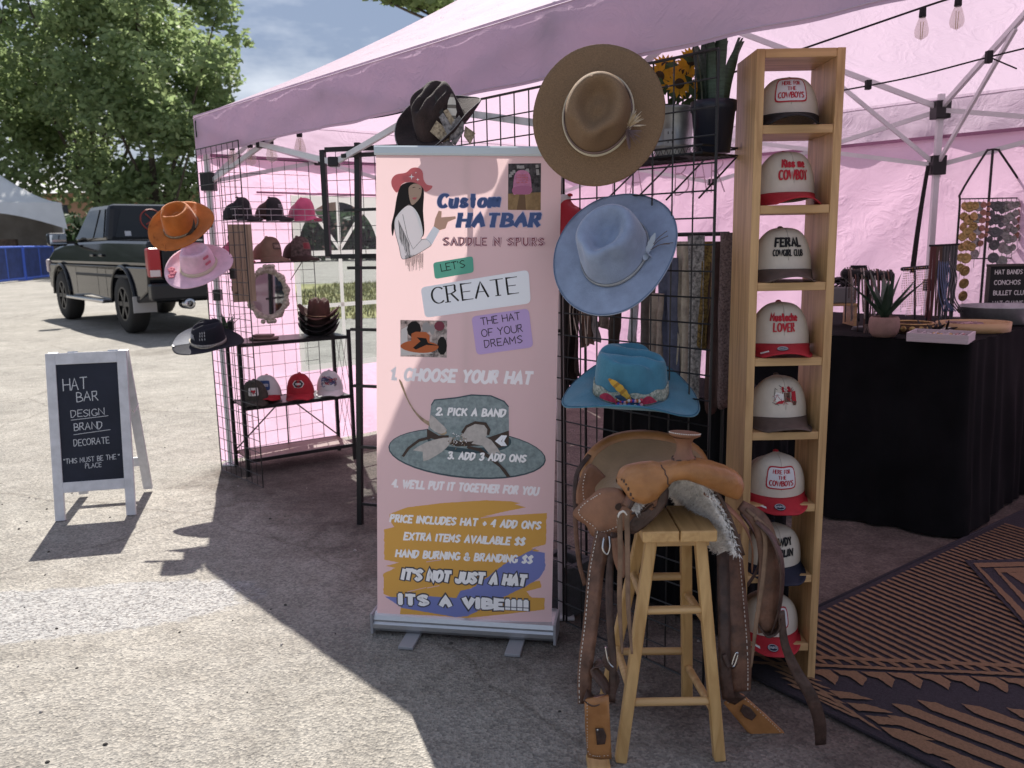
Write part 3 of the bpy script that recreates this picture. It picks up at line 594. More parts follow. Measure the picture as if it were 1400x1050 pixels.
mb = MB(); mb.lathe([(.05, -.12), (.085, -.12), (.085, .15), (.05, .15)], (-1.3, -.42, .52), 16, rot=Matrix.Rotation(R(90), 3, 'Y')); mb.build('exhaust_tip', CHR, tk, smooth=True)
t = MB().box((-.62, .0, .5), (.02, .36, .26), bev=.004).build('mud_flap', mat('grey_flap', (.42, .41, .4), .6), tk)
mb = MB(); lettering(mb, 'MUD', lambda u, v, z: V((-.6305 - z, .12 - u, .45 + v)), .24, .09, .2); mb.build('flap_print', mat('red_print', (.35, .08, .06), .6), t) if False else None
t = MB().box((2.9, .34, 1.56), (.16, .34, .24), bev=.05).build('side_mirror', PAINT, tk); MB().box((2.81, .34, 1.56), (.02, .28, .18), bev=.005).build('mirror_glass', mat('mirror', (.6, .62, .65), .03, 1), t)
MB().box((2.9, .14, 1.5), (.08, .2, .05)).build('mirror_arm', TRIM, t)
for x in (1.55, 1.02): MB().box((x + .05, .115, 1.27), (.2, .03, .045), bev=.01).build('door_handle', PAINT, tk)
for x in (.87, 1.35, 2.72): MB().box((x, .10, .82), (.012, .043, .5)).build('door_gap', mat('gap_black', (.003, .003, .003), .9), tk)
MB().box((4.76, .0, 1.05), (.1, .3, .26), bev=.03).build('headlight', mat('clear_lens', (.6, .5, .5), .2), tk); MB().box((4.76, -1.8, 1.05), (.1, .3, .26), bev=.03).build('headlight', MATS['clear_lens'], tk)
MB().box((1.2, .12, .93), (3.0, .03, .05), bev=.01).build('side_moulding', TRIM, tk)
# ================================================================ builders: grid panels, hats, caps
BLKW = mat('black_wire', (.012, .012, .013), .4); GRYW = mat('grey_wire', (.05, .045, .05), .4, .3); BLKT = mat('black_tube', (.010, .010, .011), .45, var=.2, vs=9)
def grid_panel(name, label, P, u, w, h, cell, r=.0026, fr=.0045, m=None, cat='grid panel', group=None, lean=0):
    P = V(P); u = V(u).normalized(); nrm = u.cross(Z); m = m or BLKW; t = thing(name, label, cat, P, group=group); up = (Z + nrm * lean).normalized()
    mb = MB(); nx = max(1, round(w / cell)); ny = max(1, round(h / cell))
    for i in range(1, nx): mb.tube([u * (w * i / nx), u * (w * i / nx) + up * h], r, 5)
    for j in range(1, ny): mb.tube([up * (h * j / ny) + nrm * r * 1.8, up * (h * j / ny) + u * w + nrm * r * 1.8], r, 5)
    mb.build('wire_mesh', m, t)
    mb = MB()
    for a, b in ((V(), up * h), (u * w, u * w + up * h), (V(), u * w), (up * h, u * w + up * h)): mb.tube([a, b], fr, 6)
    mb.build('edge_wire', m, t); return t
HP = [(1, 0), (.99, .12), (.975, .3), (.955, .48), (.93, .64), (.90, .78), (.86, .89), (.80, .965), (.72, 1), (.60, 1.0), (.46, 1.0), (.32, 1.0), (.17, 1.0), (.05, 1.0)]
def crown_fn(ra, rb, h, style, taper):
    def fn(th, j):
        k, zp = HP[j]; k = 1 - (1 - k) * taper if zp < 1 else k * (1 - (1 - .72) * taper) / .72
        c, s = math.cos(th), math.sin(th); X, Y = k * c, k * s
        if style == 'pinch':                                      # teardrop: pinched front, hollow top
            pin = .17 * math.exp(-((zp - .80) / .30) ** 2) * (math.exp(-((th + math.pi / 2 - .66) / .34) ** 2) + math.exp(-((th + math.pi / 2 + .66) / .34) ** 2))
            k2 = k * (1 - pin); X, Y = k2 * c, k2 * s
            fw = max(0, -Y); wd = .60 * (1 - .55 * smooth(.1, .8, fw)); q = math.sqrt((X / wd) ** 2 + ((Y - .02) / .74) ** 2)
            z = zp * h * (1 - .10 * Y) - (.34 * h * smooth(1.0, .42, q) - .11 * h * smooth(.45, .0, q)) * (1 if zp > .95 else smooth(.8, 1, zp))
            z -= .05 * h * smooth(.45, .9, -Y) * zp
        elif style == 'open':
            z = zp * h - .2 * h * smooth(.75, .2, math.hypot(X, Y))
        else:                                                     # cattleman: one middle crease, a dent on each side
            g = 1 if zp > .95 else smooth(.7, 1, zp)
            z = zp * h * (1 - .12 * smooth(.3, .9, -Y) + .02 * Y)
            z -= g * h * (.22 * math.exp(-(X / .15) ** 2) * smooth(.95, .5, abs(Y)) + .20 * math.exp(-((abs(X) - .6) / .15) ** 2) * smooth(.8, .2, abs(Y + .15)))
            pin = .12 * math.exp(-((zp - .85) / .35) ** 2) * (math.exp(-((th + math.pi / 2 - .75) / .4) ** 2) + math.exp(-((th + math.pi / 2 + .75) / .4) ** 2)); X *= 1 - pin; Y *= 1 - pin
        return V((X * ra, Y * rb, z))
    return fn
def hat(name, label, cat, loc, zax, fr, m, ra=.076, rb=.094, h=.115, bw=.09, style='pinch', curl=.02, dip=.0, band=None, bh=.025, group=None, taper=1.0, edge=None, thick=.0035, curlp=2.0, by=1.0, crown_mat=None, tipb=0):
    t = thing(name, label, cat, loc, frame(zax, fr), group=group); f = crown_fn(ra, rb, h, style, taper); NS = 56
    mb = MB(); mb.surf(lambda a, b: f(2 * math.pi * a - math.pi, round(b * (len(HP) - 1))), NS, len(HP) - 1, wrap=True)
    mb.f.append(tuple((len(HP) - 1) * NS + k for k in range(NS))); mb.m.append(0)
    mb.build('crown', crown_mat or m, t, smooth=True, sub=1)
    def bf(a, b):
        th = 2 * math.pi * a; c, s = math.cos(th), math.sin(th); z = curl * abs(c) ** curlp * b ** 1.7 - dip * s * s * b ** 1.5 + tipb * b + .003 * b * noise2(c * 3, s * 3, ra * 90)
        pull = 1 - .25 * min(1, max(0, curl) / .07) * abs(c) ** curlp * b
        return V(((ra + bw * b * pull) * c, (rb + bw * by * b) * s, z))
    br = MB().surf(bf, 64, 9, wrap=True).build('brim', m, t, smooth=True, solid=thick, off=0)
    if edge: MB().tube([bf(i / 64, .97) + V((0, 0, .003)) for i in range(65)], .0012, 5, cap=False).build('edge_stitching', edge, br)
    if band:
        def bd(a, b):
            th = 2 * math.pi * a - math.pi; p = f(th, 0).lerp(f(th, 2), .1 + b * bh / (.3 * h)); e = V((p.x, p.y, 0)).normalized() * .003; return V((p.x, p.y, .003 + bh * b)) + e
        MB().surf(bd, 48, 2, wrap=True).build('hat_band', band, t, smooth=True, solid=.002, off=0)
    t['_h'] = h; return t, f, bf
def quill(mb, a, b, w, bend=(0, 0, 0), n=10, up=(0, 1, 0), mi=0, mi2=None):
    """a feather vane from root a to tip b"""
    a, b = V(a), V(b); up = V(up); side = (b - a).normalized().cross(up).normalized(); vs = []
    for i in range(n + 1):
        t = i / n; p = a.lerp(b, t) + V(bend) * math.sin(math.pi * t); ww = w * (math.sin(math.pi * min(1, t * .92 + .06)) ** .6) * (1 + .12 * math.sin(i * 2.7))
        vs += [p - side * ww, p + up * w * .12, p + side * ww]
    fs = []; ms = []
    for i in range(n):
        mm = mi if mi2 is None or i % 3 else mi2
        for k in (0, 1): mb.add([vs[3 * i + k], vs[3 * i + k + 1], vs[3 * i + k + 4], vs[3 * i + k + 3]], [(0, 1, 2, 3)], mm)
    return mb
CAPW = mat('cap_cream', (.60, .55, .48), .85, var=.05, vs=30, bump=.12, bs=400)
def cap(name, label, loc, yaw, mf, mb_, mbrim, cat='cap', rx=.088, ry=.10, H=.125, pitch=0, arch=.042, L=.075, lines=(), patch=None, bare=True, sticker=False, group=None, sc=1.0, roll=0, button=True, brim_under=None, rope=None, seam=True):
    rot = Matrix.Rotation(yaw, 3, 'Z') @ Matrix.Rotation(pitch, 3, 'X') @ Matrix.Rotation(roll, 3, 'Y')
    t = thing(name, label, cat, loc, rot, group=group)
    if sc != 1: t.scale = (sc, sc, sc)
    def P(ph, tt):
        fr = smooth(-.2, .75, math.cos(ph)); e1 = .74 - .30 * fr; a = tt * math.pi / 2; C = max(0, math.cos(a)) ** e1; S = math.sin(a) ** (1.0 - .08 * fr)
        hh = H * (.88 + .12 * fr); z = hh * S + arch * .8 * (.35 + .65 * smooth(-1, 1, math.cos(ph)))
        bul = .004 * math.exp(-(ph / .12) ** 2) * math.sin(a) if seam else 0
        return V((rx * math.sin(ph) * C, -(ry) * math.cos(ph) * C * (1 if math.cos(ph) < 0 else .96) - bul, z))
    A0 = 1.25
    mfp = MB().surf(lambda a, b: P(-A0 + 2 * A0 * a, b ** .85), 28, 16).build('front_panel', mf, t, smooth=True)
    MB().surf(lambda a, b: P(A0 + (2 * math.pi - 2 * A0) * a, b ** .85), 30, 12).build('mesh_back', mb_, t, smooth=True)
    if button: MB().lathe([(.009, -.004), (.009, .001), (.005, .004), (.0001, .005)], P(0, 1), 10).build('button', mbrim, t, smooth=True)
    if seam: MB().tube([P(0, .12 + .85 * i / 12) + V((0, -.0006, 0)) for i in range(13)], .0008, 4).build('seam', mb_ if mb_ is not mf else mf, mfp)
    def B(a, b):
        ph = (-1 + 2 * a) * 1.30; p = P(ph, 0); ed = math.cos(ph / 1.30 * math.pi / 2) ** .55; q = V((p.x * (1 + .05 * b), p.y - L * ed * b - .004 * b, 0))
        q.z = max(.0015, p.z - .018 * b - .036 * min(1, b * 2.5) * min(1, (q.x / rx) ** 2))
        return q
    br = MB().surf(B, 30, 8).build('brim', mbrim, t, smooth=True, solid=.003, off=0)
    def on(u, v, z):                                              # flat front coordinates -> crown surface
        ph = u / (ry * .93); tt = math.asin(max(.0, min(.98, v / H))) / (math.pi / 2); p = P(ph, tt)
        n = (P(ph + .02, tt) - P(ph - .02, tt)).cross(P(ph, min(1, tt + .02)) - P(ph, max(0, tt - .02))).normalized()
        return p + n * (.0012 + z)
    if patch:                                                     # (u0,v0,u1,v1,face mat,edge mat)
        u0, v0, u1, v1, pm, pe = patch; q = MB()
        def rr(a, b, ex):
            cx, cy, w, hh = (u0 + u1) / 2, (v0 + v1) / 2, (u1 - u0) / 2 + ex, (v1 - v0) / 2 + ex
            return cx + w * (2 * a - 1), cy + hh * (2 * b - 1)
        def pf(ex, z):
            def g_(a, b):
                x, y = 2 * a - 1, 2 * b - 1; kx = 1 - .06 * abs(y) ** 8; ky = 1 - .10 * abs(x) ** 10; U, Vv = rr((x * kx + 1) / 2, (y * ky + 1) / 2, ex); return on(U, Vv, z)
            return g_
        q.surf(pf(.004, .0006), 14, 8); pe_ = q.build('patch_border', pe, t, smooth=True); MB().surf(pf(0, .0012), 14, 8).build('patch_face', pm, pe_, smooth=True)
    for (txt, u0, v0, w, hh, kw, m_) in lines:
        q = MB(); lettering(q, txt, lambda u, v, z: on(u0 + u, v0 + v, .0022 + z), w, hh, maxseg=.2, **kw); q.build('lettering', m_, t)
    if sticker:
        q = MB(); bx = lambda u, v, z: B(.5 + u, .6 + v) + V((0, -.0, .003 + z))
        q.add([bx(-.05 + .13 * .5 * math.cos(a), .22 * math.sin(a) * .9, .001) for a in [k * math.pi / 10 for k in range(20)]] , [tuple(range(20))]); sk = q.build('brim_sticker', mat('navy_sticker', (.02, .03, .06), .3), br)
        q = MB(); q.tube([bx(-.05 + .11 * .5 * math.cos(a), .19 * math.sin(a) * .9, .002) for a in [k * math.pi / 10 for k in range(21)]], .0008, 4)
        lettering(q, 'SNAPBACK', lambda u, v, z: bx(-.1 + u * 1.4, -.07 + v * 9, .0022 + z), .07, .014, .2, maxseg=.4); q.build('sticker_print', mat('silver_print', (.5, .52, .55), .4), sk)
        q = MB(); q.add([bx(-.3, -.08, .001), bx(-.2, -.05, .001), bx(-.2, .1, .001), bx(-.3, .07, .001)], [(0, 1, 2, 3)]); q.build('price_tag', mat('white_tag', (.75, .75, .75), .5), br)
    return t, on, B
# ================================================================ left display: sign board, grid, rack
WHP = mat('worn_white_paint', (.58, .59, .62), .6, var=.12, vs=14, bump=.15, bs=60); CHK = mat('chalkboard', (.016, .02, .034), .8, var=.25, vs=4); CHALK = mat('chalk', (.55, .57, .6), .95)
p0, p1 = gp(77, 712), gp(187, 703); ux = (p1 - p0); wd = ux.length; ux.normalize(); fwd = Z.cross(ux).normalized()   # fwd = away from the reader
sb = thing('sandwich_board', 'white framed chalk A-frame sign standing in the sun on the asphalt', 'A-frame sign', p0)
HB = .88; tilt = .16
def SB(u, v, d=0): return ux * u + Z * (v * math.cos(tilt)) + fwd * (v * math.sin(tilt)) - fwd * d * math.cos(tilt) + Z * d * math.sin(tilt)
rot = Matrix((ux, (SB(0, 0, -1)).normalized(), (SB(0, 1) - SB(0, 0)).normalized())).transposed()
def sbox(mb, u0, u1, v0, v1, d0=0, d1=.02, bev=.002): return mb.box(SB((u0 + u1) / 2, (v0 + v1) / 2, (d0 + d1) / 2), (u1 - u0, abs(d1 - d0), v1 - v0), rot, bev=bev)
fw_ = .048; vb = .20
f = sbox(MB(), 0, fw_, 0, HB).build('frame_stile', WHP, sb); sbox(MB(), wd - fw_, wd, 0, HB).build('frame_stile', WHP, sb)
sbox(MB(), fw_, wd - fw_, HB - fw_ * 1.25, HB).build('frame_rail', WHP, sb); sbox(MB(), fw_, wd - fw_, vb - .055, vb).build('frame_rail', WHP, sb)
bd = sbox(MB(), fw_, wd - fw_, vb, HB - fw_ * 1.25, .004, .014, 0).build('chalkboard', CHK, sb)
def cf(u0, v0): return lambda u, v, z: SB(u0 + u, v0 + v, .0148 + z)
u0 = fw_; W_ = wd - 2 * fw_; V0 = vb; Hh = HB - fw_ * 1.25 - vb
def ch(txt, a, b, w, h, wt=.075, rise=0.03):
    mb = MB(); lettering(mb, txt, cf(u0 + a * W_, V0 + b * Hh), w * W_, h * Hh, wt, jit=.035, rise=rise, maxseg=.3); mb.build('chalk_lettering', CHALK, bd)
ch('HAT', .09, .775, .40, .105, .07, .04); ch('BAR', .30, .675, .36, .085, .08); ch('DESIGN', .19, .545, .55, .062, .09); ch('BRAND', .23, .43, .47, .065, .09); ch('DECORATE', .21, .30, .58, .058, .09); ch('"THIS MUST BE THE "', .03, .155, .92, .045, .1); ch('PLACE', .37, .105, .27, .042, .1)
for (a, b, c, d) in ((.19, .525, .80, .545), (.22, .40, .82, .425)): MB().tube([cf(u0 + W_ * a, V0 + Hh * b)(0, 0, 0), cf(u0 + W_ * c, V0 + Hh * d)(0, 0, 0)], .0016, 5).build('chalk_underline', CHALK, bd)
bt = tilt + .19
def SBk(u, v, d=0): return SB(u, HB - .02) + fwd * (.035 + (HB - v) * math.sin(.30)) - Z * (HB - .02 - v) * math.cos(0.0) * (SB(0, HB - .02).z) / (HB - .02) + fwd * d
for a, b in ((0, fw_), (wd - fw_, wd)):
    MB().bar(SBk((a + b) / 2, HB), SBk((a + b) / 2, .02) , fw_, .02, up=fwd).build('rear_leg', WHP, sb)
MB().bar(SBk(fw_, HB - .05), SBk(wd - fw_, HB - .05), .05, .018, up=Z).build('rear_rail', WHP, sb); MB().bar(SBk(fw_, .2), SBk(wd - fw_, .2), .018, .05, up=Z).build('rear_rail', WHP, sb)
MB().tube([SB(wd + .004, HB * .64, -.01), SB(wd + .006, HB * .62, -.05), SBk(wd + .004, HB * .64)], .0025, 5).build('spreader_chain', CHR, sb)
for k in range(2): MB().cyl(SB(wd * (.25 + .5 * k), HB + .003, -.02), SB(wd * (.25 + .5 * k) + .05, HB + .003, -.02), .006).build('hinge', CHR, sb)
# grid panels
gA, gB = V((-1.868, 5.10, .0)), V((-1.478, 4.68, 0))
g1 = grid_panel('grid_panel', 'narrow black wire grid panel by the front left tent leg, carrying three felt hats', gA, gB - gA, (gB - gA).length, 1.98, .072, .0021, .0036, group='black wire grid panels')
g2o = FL + AX * .05 + BX * .12
g2 = grid_panel('grid_panel', 'thin wire grid panel along the pink side wall behind the black shelf rack', g2o, BX, .61, 1.95, .088, .0016, .0028, GRYW, group='black wire grid panels')
# hats on that grid
SUE = dict(var=.16, vs=14, bump=.25, bs=180, sheen=.3)
ORG = mat('orange_suede', (.46, .13, .02), .85, **SUE); PNK = mat('pink_suede', (.72, .46, .57), .85, **SUE); NVY = mat('black_felt', (.012, .013, .022), .9, var=.2, vs=20, bump=.2, bs=200); GRS = mat('grey_suede', (.16, .17, .2), .85, **SUE)
BBAND = mat('black_braid', (.03, .02, .015), .6, var=.6, vs=200, col2=(.5, .42, .3)); CORD = mat('cream_cord', (.62, .55, .42), .7)
nfw = V((-.7444, -.6677, 0))
def hook(P, ln=.12):
    t = thing('wire_hook', None, 'hook', P); mb = MB(); mb.tube([(0, 0, 0), nfw * ln, nfw * (ln + .015) + Z * .03], .004, 6); mb.build('arm', BLKW, t); MB().box(nfw * -.004, (.03, .03, .06), bev=.003).build('back_plate', BLKW, t); return t
vd = lambda p: (p - V((0, 0, CH))).normalized()
def view_axis(p, upt, rt):                                        # an axis turned from the sight line by upt (up) and rt (right), radians
    v = -vd(p); r = V((0, 0, 1)).cross(v).normalized(); u = v.cross(r); return (v * math.cos(upt) * math.cos(rt) + u * math.sin(upt) + r * math.sin(rt) * math.cos(upt)).normalized()
pO = at(248, 309, 4.78); t, f, bf = hat('felt_hat', 'orange suede hat with burned brim and black braid band, topmost on the left grid', 'hat', pO, view_axis(pO, .74, -.36), (-.62, -.6, -.5), ORG, .084, .100, .135, .092, curl=.022, dip=.008, band=BBAND, bh=.014, group='felt hats on the left grid')
mb = MB(); quill(mb, (.085, -.02, .01), (.13, .03, .12), .010, (.02, 0, 0)); quill(mb, (.085, -.03, .01), (.15, -.0, .09), .007, (.01, 0, 0)); mb.build('feather', mat('black_feather', (.02, .016, .014), .6), t)
mb = MB()
for k in range(16):
    a = rnd.uniform(2.2, 5.2); b = rnd.uniform(.45, .9); q = bf(a / 6.283, b) + V((0, 0, .003)); mb.tube(crom([q, q + V((rnd.uniform(-.02, .02), rnd.uniform(-.02, .02), .0005)), q + V((rnd.uniform(-.03, .03), rnd.uniform(-.03, .03), 0))], 4), .0009, 4)
mb.build('burned_pattern', mat('burned_line', (.25, .06, .01), .9), t)
pP = at(272, 364, 4.74); t, f, bf = hat('felt_hat', 'pale pink suede hat with cream cord band and rose flowers, middle of the left grid', 'hat', pP, view_axis(pP, .84, -.28), (-.7, -.6, -.4), PNK, .084, .100, .125, .094, curl=.018, dip=.012, band=mat('cream_band', (.6, .5, .42), .8), bh=.02, group='felt hats on the left grid')
MB().tube([f(2 * math.pi * k / 40 - math.pi, 0) * 1.06 + V((0, 0, .006)) for k in range(41)], .0025, 5, cap=False).build('band_cord', CORD, t)
mb = MB()
for (th, b) in ((-1.1, .5), (-.95, .62), (-1.3, .6)):
    q = bf((th - .9) / 6.283 % 1, b) + V((0, 0, .004))
    for k in range(5): a = k * 1.257; mb.lathe([(.0001, .003), (.008, .002), (.011, 0)], q + V((.011 * math.cos(a), .011 * math.sin(a), 0)), 7)
for k in range(6): 
    q = f(.15 + .12 * (k % 3), 3 + k // 3 * 2) * 1.03; mb.lathe([(.0001, .004), (.008, .002), (.010, 0)], q, 7, rot=frame((1, .2, .1), (0, 0, 1)))
mb.build('rose_print', mat('rose_red', (.55, .14, .2), .8), t)
pB = at(285, 468, 4.70); t, f, bf = hat('felt_hat', 'black felt hat with silver print and grey brim half, lowest on the left grid', 'hat', pB, view_axis(pB, 1.12, -.05), (-.8, -.6, -.1), NVY, .080, .098, .125, .100, style='cattle', curl=.03, dip=.012, band=mat('silver_band', (.3, .28, .26), .5, var=.5, vs=150), bh=.02, group='felt hats on the left grid')
mb = MB(); mb.surf(lambda a, b: bf((.46 + .24 * a) % 1, .08 + .90 * b) + V((0, 0, .0032)), 16, 8); mb.build('grey_brim_half', GRS, t, smooth=True)
mb = MB()
for k in range(9):
    th = -.75 + .16 * (k % 3); j = 3 + k // 3; q = f(th, j); n = V((q.x, q.y, 0)).normalized(); q += n * .004; s = .007; u = Z.cross(n)
    mb.add([q + Z * s * 1.4, q + u * s * .5, q - Z * s * 1.4, q - u * s * .5], [(0, 1, 2, 3)])
for k in range(5):
    th = -1.5 + .06 * k; q = f(th, 3).lerp(f(th, 5), .5); n = V((q.x, q.y, 0)).normalized(); q += n * (.004 + .0001 * k); u = Z.cross(n); w = .02 * (1 - .12 * k); mb.add([q + Z * (.028 - .004 * k) + u * .006 * (k - 2), q + u * w * .4, q - Z * .026 + u * .004 * k, q - u * w * .3], [(0, 1, 2, 3)])
mb.build('silver_print', mat('silver_ink', (.35, .36, .4), .6), t)
MB().tube(crom([f(-2.4 + 2.6 * k / 8, 1) * 1.05 + V((0, 0, .012 * math.sin(k * .8))) for k in range(9)], 4), .0022, 5).build('band_cord', CORD, t)
MB().box(bf(.70, .93) + V((0, 0, .0045)), (.022, .008, .002)).build('brim_tag', mat('white_tag', (.75, .75, .75), .5), t)
for pp_, lb in ((V((-1.80, 5.03, 1.55)), 'black wire hook holding the orange suede hat'), (V((-1.62, 4.84, 1.25)), 'black wire hook holding the pink suede hat'), (V((-1.67, 4.89, .94)), 'black wire hook holding the black felt hat')):
    hk = hook(pp_); hk['label'] = lb; hk['group'] = 'hat hooks'
# rack
rk0 = V((-1.64, 4.925, 0)); th = R(33); ru = V((math.cos(th), math.sin(th), 0)); rw_ = V((-ru.y, ru.x, 0)); RL, RD = .70, .28
rk = thing('shelf_rack', 'low black metal shelf rack with brown bottom board along the pink side wall', 'shelf rack', rk0)
RT = Matrix((ru, rw_, Z)).transposed()
def RK(a, b, z): return ru * a + rw_ * b + Z * z
for a, b, tp in ((0, 0, .84), (RL, 0, .865), (0, RD, .84), (RL, RD, .865)): MB().bar(RK(a, b, 0), RK(a, b, tp), .022, up=ru, bev=.002).build('post', BLKT, rk)
BRB = mat('brown_board', (.20, .115, .10), .5, var=.15, vs=12); BLS = mat('black_shelf', (.035, .032, .034), .35, var=.3, vs=20)
for z, m_, tt in ((.10, BRB, .012), (.43, BLS, .010), (.82, BLS, .014)):
    MB().box(RK(RL / 2, RD / 2, z), (RL - .024, RD - .024, tt), RT).build('shelf', m_, rk)
    for b in (0, RD): MB().bar(RK(.011, b, z - .004), RK(RL - .011, b, z - .004), .016, .022, up=Z).build('shelf_rail', BLKT, rk)
for a, b in ((.011, .42), (RL - .011, .42)): MB().tube([RK(a, RD, .12), RK(RL / 2 + (.02 if a > .3 else -.02), RD, .41)], .005, 5).build('brace', BLKT, rk)
MB().tube([RK(RL / 2, RD, .10), RK(RL / 2, RD, .42)], .005, 5).build('brace', BLKT, rk)
mb = MB()
for z0_, z1_ in ((.12, .42), (.45, .80)):
    for k in range(4): mb.tube([RK(RL, RD * k / 3, z0_), RK(RL, RD * ((k + 1.5) % 3) / 3, z1_)], .0016, 4)
mb.build('end_wire', GRYW, rk)
def rkw(a, b, z): return rk0 + RK(a, b, z)
fyaw = math.atan2(ru.y, ru.x)            # fronts of the caps look out of the rack
# hat stack
BRH = [mat('brown_felt', (.07, .028, .02), .85, var=.25, vs=20, bump=.2, bs=150), mat('dark_brown_felt', (.035, .018, .015), .85, var=.25, vs=20, bump=.2, bs=150), mat('black_wool', (.010, .009, .010), .9, var=.25, vs=20, bump=.2, bs=150)]
hs = rkw(.555, .13, .832)
for k, (dz, mi, lb) in enumerate(((0, 2, 'black cowboy hat, bottom of the stack on the black rack'), (.034, 2, 'black cowboy hat, second from the bottom of the stack on the rack'), (.068, 1, 'dark brown cowboy hat, second from the top of the stack on the rack'), (.112, 0, 'brown cowboy hat with studded band, top of the stack on the rack'))):
    t, f, bf = hat('cowboy_hat', lb, 'cowboy hat', hs + Z * (dz + .004 - .0), (.02 * k, -.02, 1), (.1, -1, 0), BRH[mi], .074, .092, .118, .074, style='cattle', curl=.075, dip=.004, curlp=1.6, band=BRH[mi], bh=.016, group='stacked cowboy hats', tipb=.0)
    if k == 3: MB().tube([f(2 * math.pi * q / 40 - math.pi, 0) * 1.05 + V((0, 0, .01)) for q in range(41)], .0022, 5, cap=False).build('studded_cord', mat('gold_stud', (.5, .38, .22), .35, .8), t)
# caps on the rack
RED = mat('cap_red', (.40, .018, .03), .75, var=.1, vs=20, bump=.1, bs=300); WHT = mat('cap_white', (.62, .6, .6), .8, var=.05, vs=20, bump=.1, bs=300); OLV = mat('cap_olive', (.055, .05, .04), .8, var=.3, vs=40); BLKC = mat('cap_black', (.012, .012, .015), .75, var=.2, vs=40); TAN = mat('cap_tan', (.22, .14, .10), .8, var=.1, vs=30); PKC = mat('cap_pink', (.52, .10, .2), .8, var=.12, vs=30); DKB = mat('cap_dark_brown', (.05, .028, .024), .8, var=.2, vs=30); NAVY = mat('cap_navy', (.012, .016, .035), .75, var=.15, vs=30)
INK = mat('ink_white', (.7, .68, .66), .8); INKR = mat('ink_red', (.42, .02, .035), .8); INKB = mat('ink_black', (.012, .012, .014), .8); BLUEP = mat('patch_blue', (.03, .07, .2), .6)
GR2 = 'caps on the black rack'
cz = .437
t, on, B = cap('trucker_cap', 'olive cap with white heart print at the left end of the rack shelf', rkw(.10, .10, cz), fyaw - .35, OLV, OLV, OLV, sc=.95, group=GR2, patch=(-.03, .03, .03, .075, INK, INK))
mb = MB(); mb.add([on(.014 * 16 * math.sin(a) ** 3 / 16, .052 + .0011 * (13 * math.cos(a) - 5 * math.cos(2 * a) - 2 * math.cos(3 * a) - math.cos(4 * a)), .003) for a in [k * math.pi / 10 for k in range(20)]], [tuple(range(20))]); mb.build('heart_print', INKR, t)
t, on, B = cap('trucker_cap', 'white cap with blue patch and red brim behind the olive heart cap', rkw(.20, .17, cz), fyaw - .5, WHT, WHT, RED, sc=1.0, pitch=-.1, group=GR2, patch=(-.035, .032, .035, .085, BLUEP, BLUEP), lines=[('RODEO', -.028, .05, .056, .018, dict(weight=.2), INK)])
t, on, B = cap('trucker_cap', 'red cap with dark diamond patch in the middle of the rack shelf', rkw(.40, .12, cz), fyaw - .45, RED, RED, RED, sc=1.0, group=GR2)
for ex, z_, m_, nm in ((.036, .001, INK, 'patch_border'), (.030, .002, mat('patch_dark', (.03, .025, .03), .7), 'patch_face')):
    MB().add([on(a * ex * 1.15, .062 + b * ex * .75, z_) for a, b in ((1, 0), (.6, .8), (0, .95), (-.6, .8), (-1, 0), (-.6, -.8), (0, -.95), (.6, -.8))], [tuple(range(8))]).build(nm, m_, t)
mb = MB(); lettering(mb, 'RODEO', lambda u, v, z: on(-.018 + u, .055 + v, .003 + z), .036, .013, .2); mb.build('lettering', INK, t)
t, on, B = cap('trucker_cap', 'white cap with blue and red scribble print at the right end of the rack shelf', rkw(.60, .12, cz), fyaw - .45, WHT, WHT, WHT, sc=.98, group=GR2)
mb = MB()
for k in range(26): mb.tube(crom([on(rnd.uniform(-.06, .06), rnd.uniform(.025, .095), .001) for _ in range(3)], 4), .0022, 4, mi=k % 3)
mb.build('scribble_print', [mat('print_blue', (.06, .1, .25), .7), mat('print_dark', (.06, .05, .08), .7), INKR], t)
# top-shelf oddments
t = thing('mirror_stand', 'flat brown wooden base under the oval mirror on the rack', 'stand', rkw(.19, .13, .829)); MB().lathe([(.0, .0), (.09, 0), (.095, .008), (.09, .014), (.0, .016)], seg=24, sy=.7).build('base', BRB, t, smooth=True); MB().box((0, 0, .024), (.12, .07, .014), bev=.003).build('step', BRB, t)
GILT = mat('weathered_gilt', (.42, .36, .30), .6, var=.35, vs=40, bump=.6, bs=60)
mc = at(366, 402, 5.12); mir = thing('oval_mirror', 'ornate oval mirror with weathered carved frame on the wire grid', 'mirror', mc, frame(-(V((1.55, .75, 0)).normalized()).cross(Z).cross(Z) * 0 + V((.42, -.9, .0)), (0, 0, -1)))
MX, MY = .115, .148
mb = MB()
for i in range(44):
    a = 2 * math.pi * i / 44; rr_ = .018 + .007 * math.sin(a * 11) ; c = V((MX * math.cos(a), MY * math.sin(a), .01)); mb.lathe([(0.0001, .016), (rr_ * .6, .012), (rr_, 0), (rr_ * .8, -.012)], c, 8)
for s_ in (-1, 1):
    for k in range(4): mb.lathe([(.0001, .02), (.012, .012), (.016, 0)], (rnd.uniform(-.04, .04), s_ * (MY + .02), .008), 8)
mb.lathe([(1.06, .004), (1.04, .016), (.92, .016), (.86, .006)], seg=44, sx=MX, sy=MY); mb.build('carved_frame', GILT, mir, smooth=True)
MB().add([V((MX * .9 * math.cos(2 * math.pi * i / 40), MY * .9 * math.sin(2 * math.pi * i / 40), .006)) for i in range(40)], [tuple(range(40))]).build('mirror_glass', mat('mirror', (.6, .62, .65), .03, 1), mir)
